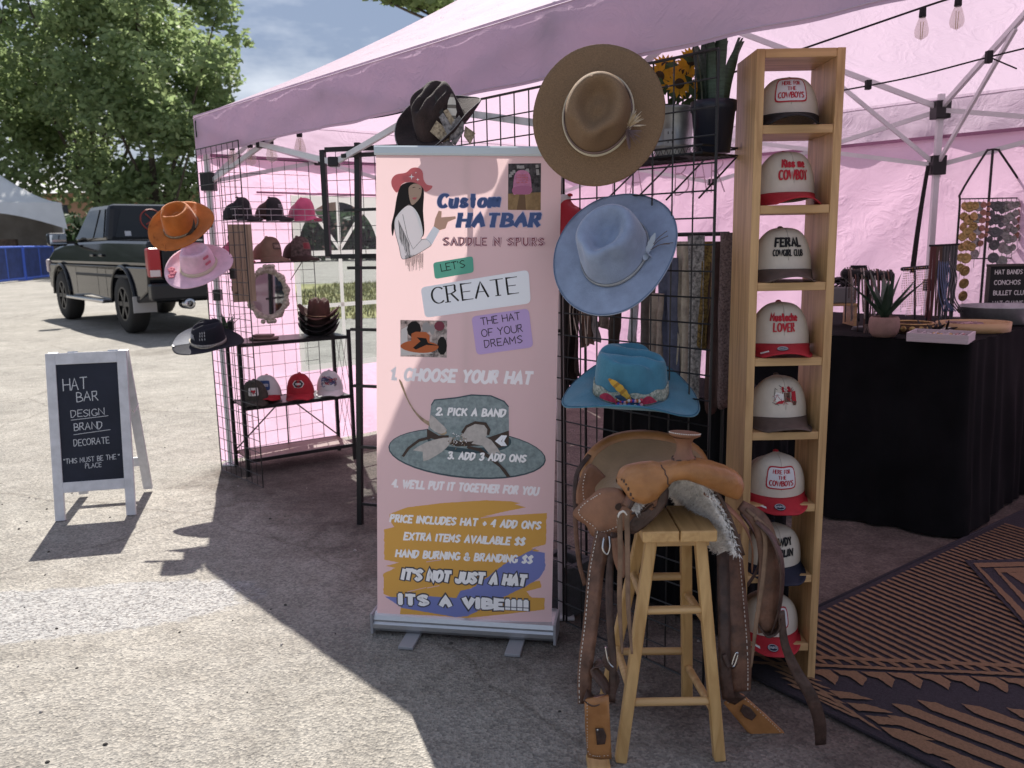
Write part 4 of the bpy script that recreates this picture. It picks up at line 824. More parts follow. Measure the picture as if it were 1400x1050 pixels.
# cowhide behind glass shows in the mirror as brown and cream: hang a small hide
pot = thing('potted_aloe', 'small green aloe in a brown pot on the left end of the rack', 'potted plant', rkw(-.02, .20, .828))
POTB = mat('clay_pot', (.22, .15, .12), .8, var=.15, vs=20); MB().lathe([(.0001, 0), (.035, 0), (.043, .06), (.047, .07), (.041, .07), (.036, .06), (.0001, .058)], seg=20).build('pot', POTB, pot, smooth=True)
ALO = mat('aloe_green', (.035, .085, .045), .5, var=.3, vs=20)
def aloe(par, n, ln, w, base=.06, m=None, spread=.6, seed=3):
    rg = random.Random(seed); m = m or ALO; mb = MB()
    for k in range(n):
        a = k * 2.4 + rg.uniform(-.2, .2); o = .25 + spread * (k / n); d = V((math.cos(a) * o, math.sin(a) * o, 1)).normalized(); l_ = ln * rg.uniform(.75, 1.05)
        pts = [V((0, 0, base)) + d * l_ * t_ + V((math.cos(a), math.sin(a), 0)) * .25 * o * l_ * t_ * t_ for t_ in (0, .2, .45, .7, .88, 1)]; sx = Z.cross(V((math.cos(a), math.sin(a), 0)))
        for i in range(5):
            w0, w1 = [w * q for q in ((.8, 1, .85, .55, .28, .02)[i], (.8, 1, .85, .55, .28, .02)[i + 1])]; up_ = V((math.cos(a), math.sin(a), -.3)) * .4
            A, B_ = pts[i], pts[i + 1]; mb.add([A - sx * w0, A + up_ * w0, A + sx * w0, B_ + sx * w1, B_ + up_ * w1, B_ - sx * w1, A - up_ * w0 * .1, B_ - up_ * w1 * .1], [(0, 1, 4, 5), (1, 2, 3, 4), (2, 6, 7, 3), (6, 0, 5, 7)])
    return mb.build('leaves', m, par)
aloe(pot, 12, .13, .014, .06, spread=.9)
pl_ = thing('slatted_panel', 'tan slatted wooden panel hanging upright behind the left grid', 'wooden panel', at(331, 360, 5.0)); WPL = wood('grey_pine', (.26, .19, .13), (.36, .27, .19), 'Z', .7)
mb = MB()
for k in range(5): mb.box((ru * (-.056 + .028 * k)) + Z * 0, (.026, .014, .46), RT, bev=.001)
mb.build('slats', WPL, pl_); MB().box(rw_ * .012 + Z * .15, (.14, .01, .03), RT).build('batten', WPL, pl_); MB().box(rw_ * .012 - Z * .15, (.14, .01, .03), RT).build('batten', WPL, pl_)
# wire basket shelf and wire shelf on the inner grid
bk0 = g2o - AX * 0 + AX * .02 + BX * -.02 + Z * 1.555
WIR = mat('bright_wire', (.40, .38, .40), .35, .5)
bk = thing('wire_basket', 'grey wire basket shelf holding three caps, fixed high on the inner grid', 'wire basket', bk0)
def BKP(a, b, z): return BX * a + AX * b + Z * z
BL, BD = .62, .20; mb = MB()
for k in range(9): mb.tube([BKP(BL * k / 8, BD, .075), BKP(BL * k / 8, BD, 0), BKP(BL * k / 8, 0, 0), BKP(BL * k / 8, 0, .05)], .0018, 4)
for k in range(5): mb.tube([BKP(0, BD * k / 4, 0), BKP(BL, BD * k / 4, 0)], .0018, 4)
mb.build('wire_floor', WIR, bk); mb = MB()
for z in (.038, .075): mb.tube([BKP(0, 0, z), BKP(0, BD, z), BKP(BL, BD, z), BKP(BL, 0, z)], .0024, 5)
mb.build('rim_wire', WIR, bk)
GR3 = 'caps on the wire shelves'; cy_ = math.atan2(BX.y, BX.x)
def wc(o, a, b, z): return o + BX * a + AX * b + Z * z
cap('trucker_cap', 'black cap at the left end of the wire basket', wc(bk0, .06, .10, .003), cy_ + .75, BLKC, BLKC, BLKC, sc=.92, group=GR3, lines=[('A', -.02, .04, .03, .035, dict(weight=.14), INK)])
cap('trucker_cap', 'black cap with white lettering in the middle of the wire basket', wc(bk0, .27, .10, .003), cy_ + .55, BLKC, DKB, BLKC, sc=.95, group=GR3, lines=[('TEXAS', -.035, .05, .07, .022, dict(weight=.15, slant=.2), mat('ink_grey', (.4, .4, .42), .8))])
cap('trucker_cap', 'dusty pink cap at the right end of the wire basket', wc(bk0, .50, .09, .003), cy_ + .2, PKC, mat('cap_rose', (.42, .16, .22), .8), PKC, sc=.95, group=GR3)
s2 = g2o + AX * .02 - BX * .08 + Z * 1.30
ws = thing('wire_shelf', 'thin black wire shelf holding tan and dark caps on the inner grid', 'wire shelf', s2); mb = MB()
for k in range(13): mb.tube([BKP(.05 * k, 0, 0), BKP(.05 * k, .18, 0)], .0016, 4)
mb.build('wires', BLKW, ws); mb = MB(); mb.tube([BKP(0, 0, 0), BKP(0, .18, 0), BKP(.6, .18, 0), BKP(.6, 0, 0), BKP(0, 0, 0)], .004, 6); mb.build('rim_wire', BLKW, ws)
for a in (.12, .5): MB().tube([BKP(a, .17, -.003), BKP(a, 0, -.12)], .003, 5).build('bracket', BLKW, ws)
cap('trucker_cap', 'bright pink cap mostly hidden behind the tan slatted panel', wc(s2, .08, .08, .004), cy_ + .3, PKC, PKC, PKC, sc=.95, group=GR3)
cap('trucker_cap', 'tan cap with dark rectangular patch on the thin wire shelf', wc(s2, .30, .09, .004), cy_ + .35, TAN, TAN, TAN, sc=1.0, group=GR3, patch=(-.032, .045, .036, .078, mat('patch_tan', (.16, .1, .08), .7), INKB), lines=[('WILD', -.022, .053, .05, .016, dict(weight=.16), mat('ink_sand', (.45, .36, .3), .8))])
cap('trucker_cap', 'dark patterned cap with red patch at the right end of the thin wire shelf', wc(s2, .51, .09, .004), cy_ + .3, mat('cap_camo', (.10, .07, .065), .8, var=.7, vs=60), DKB, DKB, sc=1.0, group=GR3, patch=(-.03, .04, .034, .078, mat('patch_red', (.2, .03, .04), .7), mat('patch_tan', (.16, .1, .08), .7)))
# ladder rack in front
lt = at(489, 195, 4.02); lb_ = at(493, 762, 4.02); ld = thing('ladder_rack', 'black square tube ladder rack standing left of the pink banner', 'display rack', (lb_.x, lb_.y, 0))
lu = V((.93, -.30, 0)).normalized(); LH = lt.z; MB().bar((0, 0, lb_.z), (lt.x - lb_.x, 0, LH), .027, up=lu, bev=.002).build('post', BLKT, ld); MB().bar(lu * .45, lu * .45 + Z * LH, .027, up=lu, bev=.002).build('post', BLKT, ld)
for py in (287, 366, 450, 527, 610, 688):
    z = at(491, py, 4.02).z; MB().bar(lu * .012 + Z * z, lu * .44 + Z * z, .014, up=Z).build('rung', BLKT, ld)
MB().bar(lu * .012 + V((.0, 0, LH - .06)), lu * .44 + Z * (LH - .06), .018, up=Z).build('rung', BLKT, ld)
fo = at(441, 205, 4.12) - V((lb_.x, lb_.y, 0)); fu = V((.97, -.2, 0)).normalized(); fh = .51; fwid = .46
sf = MB().bar(fo, fo - Z * fh, .026, up=fu, bev=.002).build('side_frame', BLKT, ld)
for z in (0, -fh): MB().bar(fo + Z * z + fu * .013, fo + Z * z + fu * fwid, .022, up=Z, bev=.002).build('frame_bar', BLKT, sf)
mb = MB()
for k in range(1, 7): mb.tube([fo + fu * (fwid * k / 7), fo + fu * (fwid * k / 7) - Z * fh], .0016, 4)
for k in range(1, 7): mb.tube([fo - Z * fh * k / 7, fo - Z * fh * k / 7 + fu * fwid], .0016, 4)
mb.build('frame_wire', GRYW, sf)
# ================================================================ banner stand
BU = V((1, -.12, 0)).normalized(); BUP = V((0, .04, 1)).normalized(); BN = BU.cross(BUP).normalized(); BP = V((-.505, 2.80, .075))
def prt(n, c, **k): return mat(n, c, k.pop('rough', .6), trans=k.pop('tr', .2 if max(c) < .66 else .1), spec=.2, **k)
BPK = prt('banner_pink', (.86, .645, .645), tr=.36); ban = thing('banner_stand', 'tall pink roll-up banner advertising a custom hat bar at the tent front', 'banner', BP)
def bl(P, lift): return P + BN * lift - BP
tl, tr_, br_, bl_ = [onp(*q, BP, BN) for q in ((514, 212), (768, 214), (754, 852), (516, 838))]
sheet = MB().add([bl(q, 0) for q in (bl_, br_, tr_, tl)], [(0, 1, 2, 3)]).build('printed_sheet', BPK, ban)
ZM = {6: (480, 180, 3.889), 7: (480, 420, 3.889), 8: (480, 640, 3.889)}
def bz(z, x, y): ox, oy, s = ZM[z]; return onp(ox + x / s, oy + y / s, BP, BN)
def bpoly(name, z, pts, m, lift, par=None, rag=0, sm=0, n=1):
    P = [bz(z, *q) for q in pts]
    if sm: P = crom(P, sm, closed=True)
    if rag:
        Q = []
        for a, b in zip(P, P[1:] + P[:1]):
            k = max(1, int((b - a).length / .008))
            for i in range(k): Q.append(a.lerp(b, i / k) + BU * rnd.uniform(-rag, rag) + BUP * rnd.uniform(-rag, rag) * .25)
        P = Q
    return MB().poly([bl(q, lift) for q in P]).build(name, m, par or sheet)
def btext(z, txt, x0, y0, x1, y1, h, m, lift, name='lettering', par=None, grow=0, **kw):
    A, B = bz(z, x0, y0), bz(z, x1, y1); s = (bz(z, (x0 + x1) / 2, (y0 + y1) / 2 - h) - bz(z, (x0 + x1) / 2, (y0 + y1) / 2)).length; u = (B - A); w = u.length; u.normalize(); v = -u.cross(BN); v = v if v.z > 0 else -v
    q = MB(); lettering(q, txt, lambda a, b, zz: bl(A + u * a + v * b, lift + zz), w, s, grow=grow, **kw); return q.build(name, m, par or sheet)
def bround(name, z, cs, m, lift, rad=.12):
    P = [bz(z, *q) for q in cs]; Q = []
    for i in range(4):
        a, b, c = P[i - 1], P[i], P[(i + 1) % 4]; r = rad * min((a - b).length, (c - b).length) * 1.6; p, q = b + (a - b).normalized() * r, b + (c - b).normalized() * r
        for k in range(6): t = k / 5; Q.append(p * (1 - t) ** 2 + b * 2 * t * (1 - t) + q * t * t)
    return MB().poly([bl(q, lift) for q in Q]).build(name, m, sheet)
SK = prt('print_skin', (.55, .38, .29)); BLK_ = prt('print_black', (.02, .018, .018)); WH_ = prt('print_white', (.93, .91, .91)); RD_ = prt('print_coral', (.62, .17, .18)); BLU_ = prt('print_blue', (.075, .13, .44)); MAR = prt('print_maroon', (.25, .06, .09)); GRN = prt('print_green', (.14, .48, .36)); LAV = prt('print_lavender', (.58, .42, .74)); CHW = prt('print_cool_white', (.90, .91, .96), tr=0)
w = bpoly('cowgirl_hair', 6, [(300, 270), (345, 270), (378, 288), (388, 330), (383, 420), (390, 520), (380, 558), (362, 500), (340, 430), (318, 392), (290, 396), (262, 432), (238, 470), (222, 556), (214, 500), (230, 430), (243, 350), (262, 290)], BLK_, .0004, sm=3)
bpoly('cowgirl_face', 6, [(310, 292), (340, 276), (374, 292), (371, 340), (352, 370), (325, 390), (312, 362), (306, 320)], SK, .0007, w, sm=3); bpoly('cowgirl_lips', 6, [(324, 353), (337, 349), (352, 350), (342, 362), (332, 361)], RD_, .001, w)
for a, b in (((322, 300), (345, 296)), ((358, 306), (374, 308))): bpoly('cowgirl_brow', 6, [a, ((a[0] + b[0]) / 2, a[1] - 6), b, ((a[0] + b[0]) / 2, a[1] - 2)], BLK_, .001, w)
bpoly('cowgirl_hat', 6, [(245, 325), (218, 292), (216, 255), (240, 228), (292, 218), (320, 195), (355, 192), (380, 212), (386, 255), (404, 282), (432, 288), (424, 306), (395, 320), (376, 292), (340, 272), (300, 268), (268, 282)], RD_, .0012, w, sm=3)
for (x, y, r) in ((322, 240, 16), (355, 255, 10), (345, 218, 6)): bpoly('hat_star', 6, [(x, y - r), (x + r * .2, y - r * .2), (x + r, y), (x + r * .2, y + r * .2), (x, y + r), (x - r * .2, y + r * .2), (x - r, y), (x - r * .2, y - r * .2)], WH_, .0015, w)
sh = bpoly('cowgirl_shirt', 6, [(240, 452), (262, 422), (300, 392), (332, 402), (362, 445), (378, 500), (383, 545), (372, 572), (402, 572), (426, 600), (410, 616), (345, 655), (290, 676), (268, 670), (255, 610), (234, 532), (230, 480)], WH_, .0008, w, sm=3)
q = MB(); pl = [(240, 452), (262, 422), (300, 392), (332, 402), (362, 445), (378, 500), (383, 545), (372, 572), (402, 572), (426, 600), (410, 616), (345, 655), (290, 676), (268, 670), (255, 610), (234, 532), (230, 480)]
q.tube([bl(p, .0009) for p in crom([bz(6, *p) for p in pl], 3, closed=True)], .0007, 4, cap=False); q.tube([bl(bz(6, *p), .001) for p in ((275, 440), (300, 560), (330, 625), (378, 572))], .0006, 4)
for k in range(34):
    x = 288 + k * 2.9; q.tube([bl(bz(6, x, 655 + rnd.uniform(-4, 4) - max(0, x - 345) * .3), .001), bl(bz(6, x + rnd.uniform(-3, 3), 700 + rnd.uniform(-10, 45)), .001)], .0005, 3)
for k in range(26):
    x = 252 + k * 2.3; y = 470 + k * 5; q.tube([bl(bz(6, x, y), .001), bl(bz(6, x + rnd.uniform(-2, 10), min(672, y + 95)), .001)], .0005, 3)
q.build('fringe_lines', BLK_, w)
bpoly('cowgirl_cuff', 6, [(396, 570), (440, 502), (472, 524), (430, 602)], CHW, .0013, w); bpoly('cowgirl_hand', 6, [(440, 503), (448, 462), (466, 420), (482, 424), (480, 456), (555, 450), (558, 462), (515, 480), (502, 515), (472, 524)], SK, .0016, w)
ph = bpoly('cap_photo', 6, [(836, 170), (1010, 168), (1008, 418), (834, 416)], prt('photo_dark', (.07, .065, .07), var=.7, vs=60), .0004)
bpoly('photo_floor', 6, [(834, 330), (1009, 322), (1008, 418), (834, 416)], prt('photo_wood', (.34, .22, .11), var=.25, vs=40), .0007, ph)
for k in range(14): x, y = rnd.uniform(845, 1000), rnd.uniform(178, 235); bpoly('photo_blur', 6, [(x - 8, y - 8), (x + 6, y - 9), (x + 9, y + 7), (x - 7, y + 9)], prt('photo_grey', (.4, .38, .38)), .0007 + .00003 * k, ph)
bpoly('photo_pink_cap', 6, [(862, 330), (866, 250), (880, 214), (910, 204), (942, 216), (956, 250), (958, 322), (930, 334), (885, 332)], prt('photo_pink', (.62, .25, .42), var=.15, vs=90), .0012, ph, sm=3)
bpoly('photo_cap_brim', 6, [(860, 300), (905, 288), (958, 294), (956, 326), (905, 334), (862, 328)], prt('photo_rose', (.5, .18, .32)), .0015, ph, sm=3)
for k in range(4): q = btext(6, ('HOWDY', 'PARDNER', 'HATS', 'BAR')[k], 880, 236 + 13 * k, 942, 236 + 13 * k, 9, RD_, .0016, 'photo_lettering', ph, weight=.18)
bpoly('photo_stand', 6, [(895, 335), (925, 335), (930, 416), (880, 416)], prt('photo_brown', (.2, .12, .07)), .0011, ph)
for z_, g, m_ in ((.0018, .035, prt('print_pale_blue', (.5, .5, .7))), (.0022, .0, BLU_)):
    btext(6, 'Custom', 452, 412, 797, 409, 88, m_, z_, contrast=.55, weight=.27, slant=.18, serif=.7, grow=g); btext(6, 'HATBAR', 556, 515, 1010, 514, 88, m_, z_, contrast=.5, weight=.29, slant=.2, serif=1, grow=g)
btext(6, 'SADDLE N SPURS', 487, 610, 1032, 612, 52, MAR, .0018, contrast=.5, weight=.24, serif=1, grow=.02); btext(6, 'SADDLE N SPURS', 487, 610, 1032, 612, 52, prt('print_pale_rose', (.72, .50, .54)), .0022, contrast=.45, weight=.13, serif=1)
bround('green_label', 6, [(436, 697), (648, 662), (653, 748), (446, 784)], GRN, .0018); btext(6, "LET'S", 480, 745, 610, 722, 42, BLK_, .0022, weight=.10)
bround('white_label', 6, [(370, 828), (944, 734), (956, 912), (394, 990)], CHW, .0018, .1); btext(6, 'CREATE', 432, 922, 893, 862, 96, BLK_, .0022, weight=.11, contrast=.35, serif=1)
bround('lavender_label', 7, [(640, 50), (944, 6), (969, 212), (668, 254)], LAV, .0018, .08)
for tx, a, b, c, d in (('THE HAT', 692, 98, 903, 66), ('OF YOUR', 695, 160, 917, 131), ('DREAMS', 711, 217, 915, 189)): btext(7, tx, a, b, c, d, 42, BLK_, .0022, weight=.10)
ph = bpoly('hat_photo', 7, [(262, 68), (511, 72), (509, 268), (263, 262)], prt('photo_mixed', (.38, .33, .31), var=.8, vs=50), .0004)
bpoly('photo_white', 7, [(266, 120), (300, 100), (300, 200), (440, 245), (263, 258)], prt('photo_cream', (.7, .66, .64)), .0007, ph)
for (x, y, rx, ry, m_) in ((335, 118, 38, 45, BLK_), (400, 108, 22, 30, prt('photo_grey', (.4, .38, .38))), (432, 118, 14, 30, prt('photo_grey', (.4, .38, .38))), (470, 100, 28, 26, MAR), (484, 205, 26, 50, BLK_)):
    bpoly('photo_blob', 7, [(x + rx * math.cos(a * .6283), y + ry * math.sin(a * .6283)) for a in range(10)], m_, .0009 + .0002 * (x % 3), ph)
ORP = prt('photo_orange', (.58, .16, .06)); bpoly('photo_hat_brim', 7, [(262, 205), (300, 182), (370, 178), (440, 190), (466, 212), (430, 238), (360, 242), (290, 228)], ORP, .0016, ph, sm=3); bpoly('photo_hat_crown', 7, [(320, 185), (322, 140), (345, 130), (400, 132), (418, 150), (418, 190), (370, 200)], ORP, .0018, ph); bpoly('photo_hat_band', 7, [(330, 215), (370, 180), (350, 160), (400, 165), (410, 190), (470, 205), (400, 200), (345, 225)], BLK_, .002, ph)
OFFW = prt('print_off_white', (.96, .94, .95), tr=0); COM = dict(weight=.225, slant=.2)
btext(7, '1. CHOOSE YOUR HAT', 195, 392, 960, 416, 76, prt('print_faint_white', (.97, .92, .95), tr=0), .0006, **COM)
HB_ = prt('print_teal_felt', (.30, .37, .38), var=.22, vs=70); HB2 = prt('print_dark_teal', (.07, .11, .13)); TANP = prt('print_tan', (.42, .32, .22), var=.3, vs=60); BOW = prt('print_linen', (.62, .57, .54), var=.12, vs=60); BRP = prt('print_brown', (.09, .065, .055))
el = lambda cx, cy, rx, ry, rot, n=36: [(cx + rx * math.cos(a) * math.cos(rot) - ry * math.sin(a) * math.sin(rot), cy + rx * math.cos(a) * math.sin(rot) + ry * math.sin(a) * math.cos(rot)) for a in [2 * math.pi * i / n for i in range(n)]]
hp = bpoly('teal_hat_brim', 7, el(617, 778, 420, 132, .085), HB2, .0006); bpoly('brim_face', 7, el(617, 776, 414, 125, .085), HB_, .0009, hp); bpoly('brim_crease', 7, el(628, 706, 225, 70, .05), HB2, .0011, hp)
bpoly('teal_hat_crown', 7, [(404, 690), (418, 600), (426, 520), (442, 492), (560, 480), (640, 465), (745, 470), (815, 500), (838, 528), (840, 690), (760, 740), (620, 752), (480, 735)], HB_, .0013, hp)
bpoly('crown_outline', 7, [(424, 520), (442, 490), (560, 478), (640, 463), (745, 468), (816, 498), (840, 528), (836, 532), (812, 504), (742, 474), (640, 470), (560, 485), (446, 496), (430, 522)], HB2, .0015, hp)
bpoly('print_band', 7, [(404, 645), (480, 690), (600, 715), (735, 690), (840, 655), (838, 732), (790, 748), (690, 735), (560, 740), (404, 690)], BRP, .0016, hp)
for k in range(3): bpoly('band_arrow', 7, [(765 + 18 * k, 712), (800 + 10 * k, 680), (812 + 9 * k, 682), (782 + 16 * k, 712), (815 + 7 * k, 735), (800 + 8 * k, 738)], CHW, .0019 + .0001 * k, hp)
bpoly('quill_print', 7, [(256, 392), (272, 400), (300, 480), (345, 555), (400, 600), (470, 630), (510, 665), (480, 680), (430, 640), (370, 598), (310, 515)], TANP, .002, hp, sm=3)
for i_b, pts in enumerate(([(540, 690), (460, 700), (395, 720), (330, 760), (382, 768), (385, 818), (450, 790), (510, 745)], [(590, 680), (600, 640), (650, 612), (715, 612), (735, 650), (715, 690), (660, 710), (600, 712)], [(640, 725), (700, 735), (745, 790), (775, 768), (800, 782), (745, 705), (690, 690)], [(420, 640), (425, 572), (470, 610), (510, 650), (480, 672)])): bpoly('bow_loop', 7, pts, BOW, .0023 + .0002 * i_b, hp, sm=2)
for pts in ([(270, 790), (300, 745), (360, 700), (430, 682), (520, 680), (520, 692), (430, 696), (365, 714), (312, 752), (282, 796)], [(585, 665), (610, 628), (660, 605), (720, 612), (742, 650), (735, 680), (722, 676), (725, 648), (708, 626), (660, 620), (618, 640), (598, 672)], [(620, 735), (690, 750), (770, 810), (820, 860), (848, 900), (830, 903), (790, 850), (745, 815), (680, 765), (615, 748)]): bpoly('bow_cord', 7, pts, BRP, .0032, hp)
q = MB()
for k in range(60): a = rnd.uniform(0, 6.28); r = rnd.uniform(5, 55); p = bl(bz(7, 565 + r * math.cos(a), 705 + r * .9 * math.sin(a)), .0036 + .00002 * k); q.tube([p, p + BU * rnd.uniform(-.005, .005) + BUP * rnd.uniform(-.006, .006)], .0011, 4, mi=k % 2)
q.build('sprig_print', [TANP, OFFW], hp)
btext(7, '2. PICK A BAND', 448, 576, 822, 585, 46, OFFW, .0042, **COM); btext(7, '3. ADD 3 ADD ONS', 510, 808, 930, 826, 44, OFFW, .0042, **COM); btext(7, "4. WE'LL PUT IT TOGETHER FOR YOU", 212, 960, 995, 1004, 50, prt('print_faint_white', (.97, .92, .95), tr=0), .0006, **COM)
ORB = prt('print_ochre', (.75, .42, .10)); PER = prt('print_periwinkle', (.24, .28, .62))
ob = bpoly('ochre_brush', 8, [(176, 326), (232, 312), (212, 285), (202, 245), (300, 208), (500, 184), (720, 171), (845, 176), (900, 186), (870, 192), (930, 208), (830, 228), (700, 258), (880, 248), (1040, 238), (1038, 330), (1034, 405), (960, 425), (1005, 440), (940, 460), (830, 540), (700, 610), (590, 660), (700, 650), (1005, 598), (1012, 635), (930, 655), (960, 688), (1028, 690), (1026, 752), (820, 776), (620, 796), (420, 782), (262, 776), (264, 735), (220, 690), (172, 668), (172, 560), (235, 530), (185, 520), (255, 502), (175, 486)], ORB, .0006, rag=.0018)
bpoly('periwinkle_brush', 8, [(1032, 450), (1032, 540), (1000, 585), (925, 630), (800, 690), (700, 745), (620, 786), (560, 792), (420, 768), (270, 742), (180, 682), (300, 690), (400, 680), (560, 690), (580, 652), (640, 640), (700, 600), (770, 545), (830, 500), (950, 440), (1010, 408), (960, 440)], PER, .0010, ob, rag=.0018)
for (a, b, c, d) in ((405, 634, 470, 622), (300, 655, 400, 632), (400, 495, 480, 485), (690, 262, 800, 248)): bpoly('brush_streak', 8, [(a, b), (c, d), (c, d + 4), (a, b + 5)], BPK, .0013, ob)
btext(8, "PRICE INCLUDES HAT + 4 ADD ON'S", 202, 288, 1008, 328, 46, OFFW, .0016, **COM); btext(8, 'EXTRA ITEMS AVAILABLE $$', 276, 383, 924, 414, 46, OFFW, .0016, **COM); btext(8, 'HAND BURNING & BRANDING $$', 232, 474, 964, 510, 46, OFFW, .0016, **COM)
OUT = prt('print_slate', (.09, .09, .11))
for m_, l_, g in ((OUT, .0016, .10), (OFFW, .0022, 0)):
    btext(8, "IT'S NOT JUST A HAT", 262, 596, 930, 632, 68, m_, l_, weight=.28, slant=.2, grow=g); btext(8, 'ITS A VIBE!!!!', 250, 730, 950, 768, 72, m_, l_, weight=.36, contrast=.6, serif=.5, grow=g)
SIL = mat('brushed_aluminium', (.52, .53, .55), .38, .85, stretch=(1, 60, 60), var=.06, vs=6); GCAP = mat('grey_cap', (.3, .3, .32), .5)
mb = MB(); a, b = tl - BU * .004, tr_ + BU * .004; prof = [(-.006, 0), (.006, .0), (.009, .006), (.009, .026), (.005, .031), (-.006, .031)]
vs = [bl(p + BUP * v, 0) + BN * d for p in (a, b) for d, v in prof]; n = len(prof); mb.add(vs, [tuple(range(n)), tuple(reversed(range(n, 2 * n)))] + [(i, i + n, (i + 1) % n + n, (i + 1) % n) for i in range(n)]); mb.build('top_rail', mat('pale_blue_rail', (.56, .62, .66), .45, .2), ban)
a, b = gp(511, 868), gp(757, 884); a.z = b.z = 0; bu = (b - a).normalized(); bn = bu.cross(Z).normalized(); prof = [(0, .012), (.012, .018), (.02, .03), (.02, .045), (.012, .052), (.014, .06), (.008, .075), (-.01, .082), (-.09, .082), (-.1, .07), (-.1, .012)]
vs = [p + bn * d + Z * v - BP - bn * .015 for p in (a, b) for d, v in prof]; n = len(prof); mb = MB().add(vs, [tuple(reversed(range(n))), tuple(range(n, 2 * n))] + [((i + 1) % n, (i + 1) % n + n, i + n, i) for i in range(n)]); bs_ = mb.build('base_cassette', SIL, ban)
for p, s in ((a, -1), (b, 1)): MB().box(p + bu * s * .004 - bn * .055 + Z * .046 - BP, (.01, .125, .078), Matrix((bu, -bn, Z)).transposed(), bev=.002).build('end_cap', GCAP, bs_)
for f in (.225, .80):
    p = a.lerp(b, f); MB().box(p + bn * .02 + Z * .007 - BP, (.055, .15, .012), Matrix((bu, -bn, Z)).transposed(), bev=.003).build('foot', GCAP, ban)
MB().bar(BP + BU * .32 - BN * .03 - BP, bl((tl + tr_) / 2, -.02), .014).build('support_pole', STEEL, ban)
# ================================================================ centre grids, hats, hanging goods
GP = V((.175, 2.90, 0)); NF = V((.7444, .6677, 0))
gr = gp
for k, lb in enumerate(('black wire grid panel right of the banner behind the straw and blue hats', 'black wire grid panel whose top shows above the pink banner')):
    s0 = .02 - .625 * k; grid_panel('grid_panel', lb, GP + AX * s0, AX, .61, 1.935, .076, .0026, .0046, group='black wire grid panels')
STRAW = mat('brown_straw', (.225, .14, .078), .75, var=.2, vs=260, bump=.5, bs=380, stretch=(1, 1, 3)); LBL = mat('light_blue_suede', (.25, .31, .44), .7, var=.16, vs=14, bump=.2, bs=200, sheen=.5); TEAL = mat('teal_suede', (.055, .195, .285), .85, **SUE)
MAUVE = mat('mauve_ribbon', (.22, .15, .14), .6, var=.15, vs=30)
pS = at(818, 158, 2.53); t, f, bf = hat('straw_hat', 'wide brown straw hat with dried flower bunch, highest on the centre grid', 'hat', pS, view_axis(pS, .26, -.05), (-.30, -.25, -1), STRAW, .097, .113, .125, .099, curl=.008, dip=.002, band=MAUVE, bh=.022, group='felt and straw hats on the centre grid', by=.95)
for dz in (.004, .016): MB().tube([f(2 * math.pi * q / 48 - math.pi, 0) * 1.055 + V((0, 0, dz + .003 * math.sin(q * .3))) for q in range(49)], .0022, 5, cap=False).build('band_cord', CORD, t)
fl = f(-.25, 1); fl = V((fl.x * 1.03, fl.y * 1.03, .02)); mb = MB()
rgf = random.Random(5)
for k in range(70):
    d = V((rgf.gauss(.25, .55), rgf.gauss(.75, .5), rgf.gauss(.45, .4))).normalized(); l_ = rgf.uniform(.02, .055); a = fl + V((0, .012, .004)); mb.tube([a, a + d * l_ * .6, a + d * l_ + V((0, 0, -.004))], [.0012, .0016, .0003], 4, mi=0 if k % 3 else 1)
for k in range(26):
    d = V((rgf.gauss(.8, .5), rgf.gauss(-.5, .5), rgf.gauss(.3, .3))).normalized(); mb.tube([fl, fl + d * rgf.uniform(.02, .05)], [.0018, .0004], 4, mi=2)
mb.build('dried_flowers', [mat('dry_grass_seed', (.62, .5, .33), .9), mat('dry_cream', (.7, .62, .5), .9), mat('dry_mauve', (.24, .18, .2), .9)], t)
mb = MB(); quill(mb, fl, fl + V((.02, -.055, .012)), .012); quill(mb, fl, fl + V((.045, -.03, .012)), .010); mb.build('ribbon_tail', MAUVE, t)
pL = at(841, 345, 2.56); t, f, bf = hat('felt_hat', 'light blue suede hat with white piping and twig trim below the straw hat', 'hat', pL, view_axis(pL, .52, -.30), (-.45, -.35, -1), LBL, .102, .118, .138, .096, curl=.022, dip=.008, band=mat('silver_ribbon', (.34, .36, .38), .4, var=.2, vs=40), bh=.012, group='felt and straw hats on the centre grid', edge=mat('blue_thread', (.1, .16, .27), .8))
tw = f(.15, 1); tw = V((tw.x * 1.04, tw.y * 1.04, .012)); mb = MB(); quill(mb, tw + V((0, -.01, 0)), tw + V((.012, .05, .03)), .009); quill(mb, tw, tw + V((.022, -.02, .012)), .012); quill(mb, tw, tw + V((.006, -.035, .012)), .009); mb.build('ribbon_bow', mat('pale_ribbon', (.4, .46, .54), .6), t)
mb = MB()
for d in ((.05, .055, .02), (.065, .03, .02), (.045, .065, .03), (.07, .04, .012)): mb.tube(crom([tw, tw + V(d) * .5 + V((0, .006, .006)), tw + V(d)], 4), .0012, 4)
mb.build('twigs', mat('twig', (.12, .09, .08), .8), t)
pT = at(862, 536, 2.47); t, f, bf = hat('cowboy_hat', 'teal suede western hat with floral band and yellow feather above the saddle', 'hat', pT, view_axis(pT, 1.12, .07), (.95, -.25, .15), TEAL, .098, .112, .135, .098, style='cattle', curl=.045, dip=.04, taper=.7, group='felt and straw hats on the centre grid', edge=mat('teal_thread', (.03, .11, .19), .8), curlp=2.2)
FLB = mat('floral_lace', (.25, .36, .30), .8, var=.6, vs=120, col2=(.5, .5, .42)); FLR = mat('red_lace', (.42, .03, .07), .8, var=.3, vs=90)
def ringp(th, z, off=1.04):
    p = f(th, 0).lerp(f(th, 3), z / (.3 * .135)); e = V((p.x, p.y, 0)).normalized(); return V((p.x, p.y, z)) + e * .003 * off
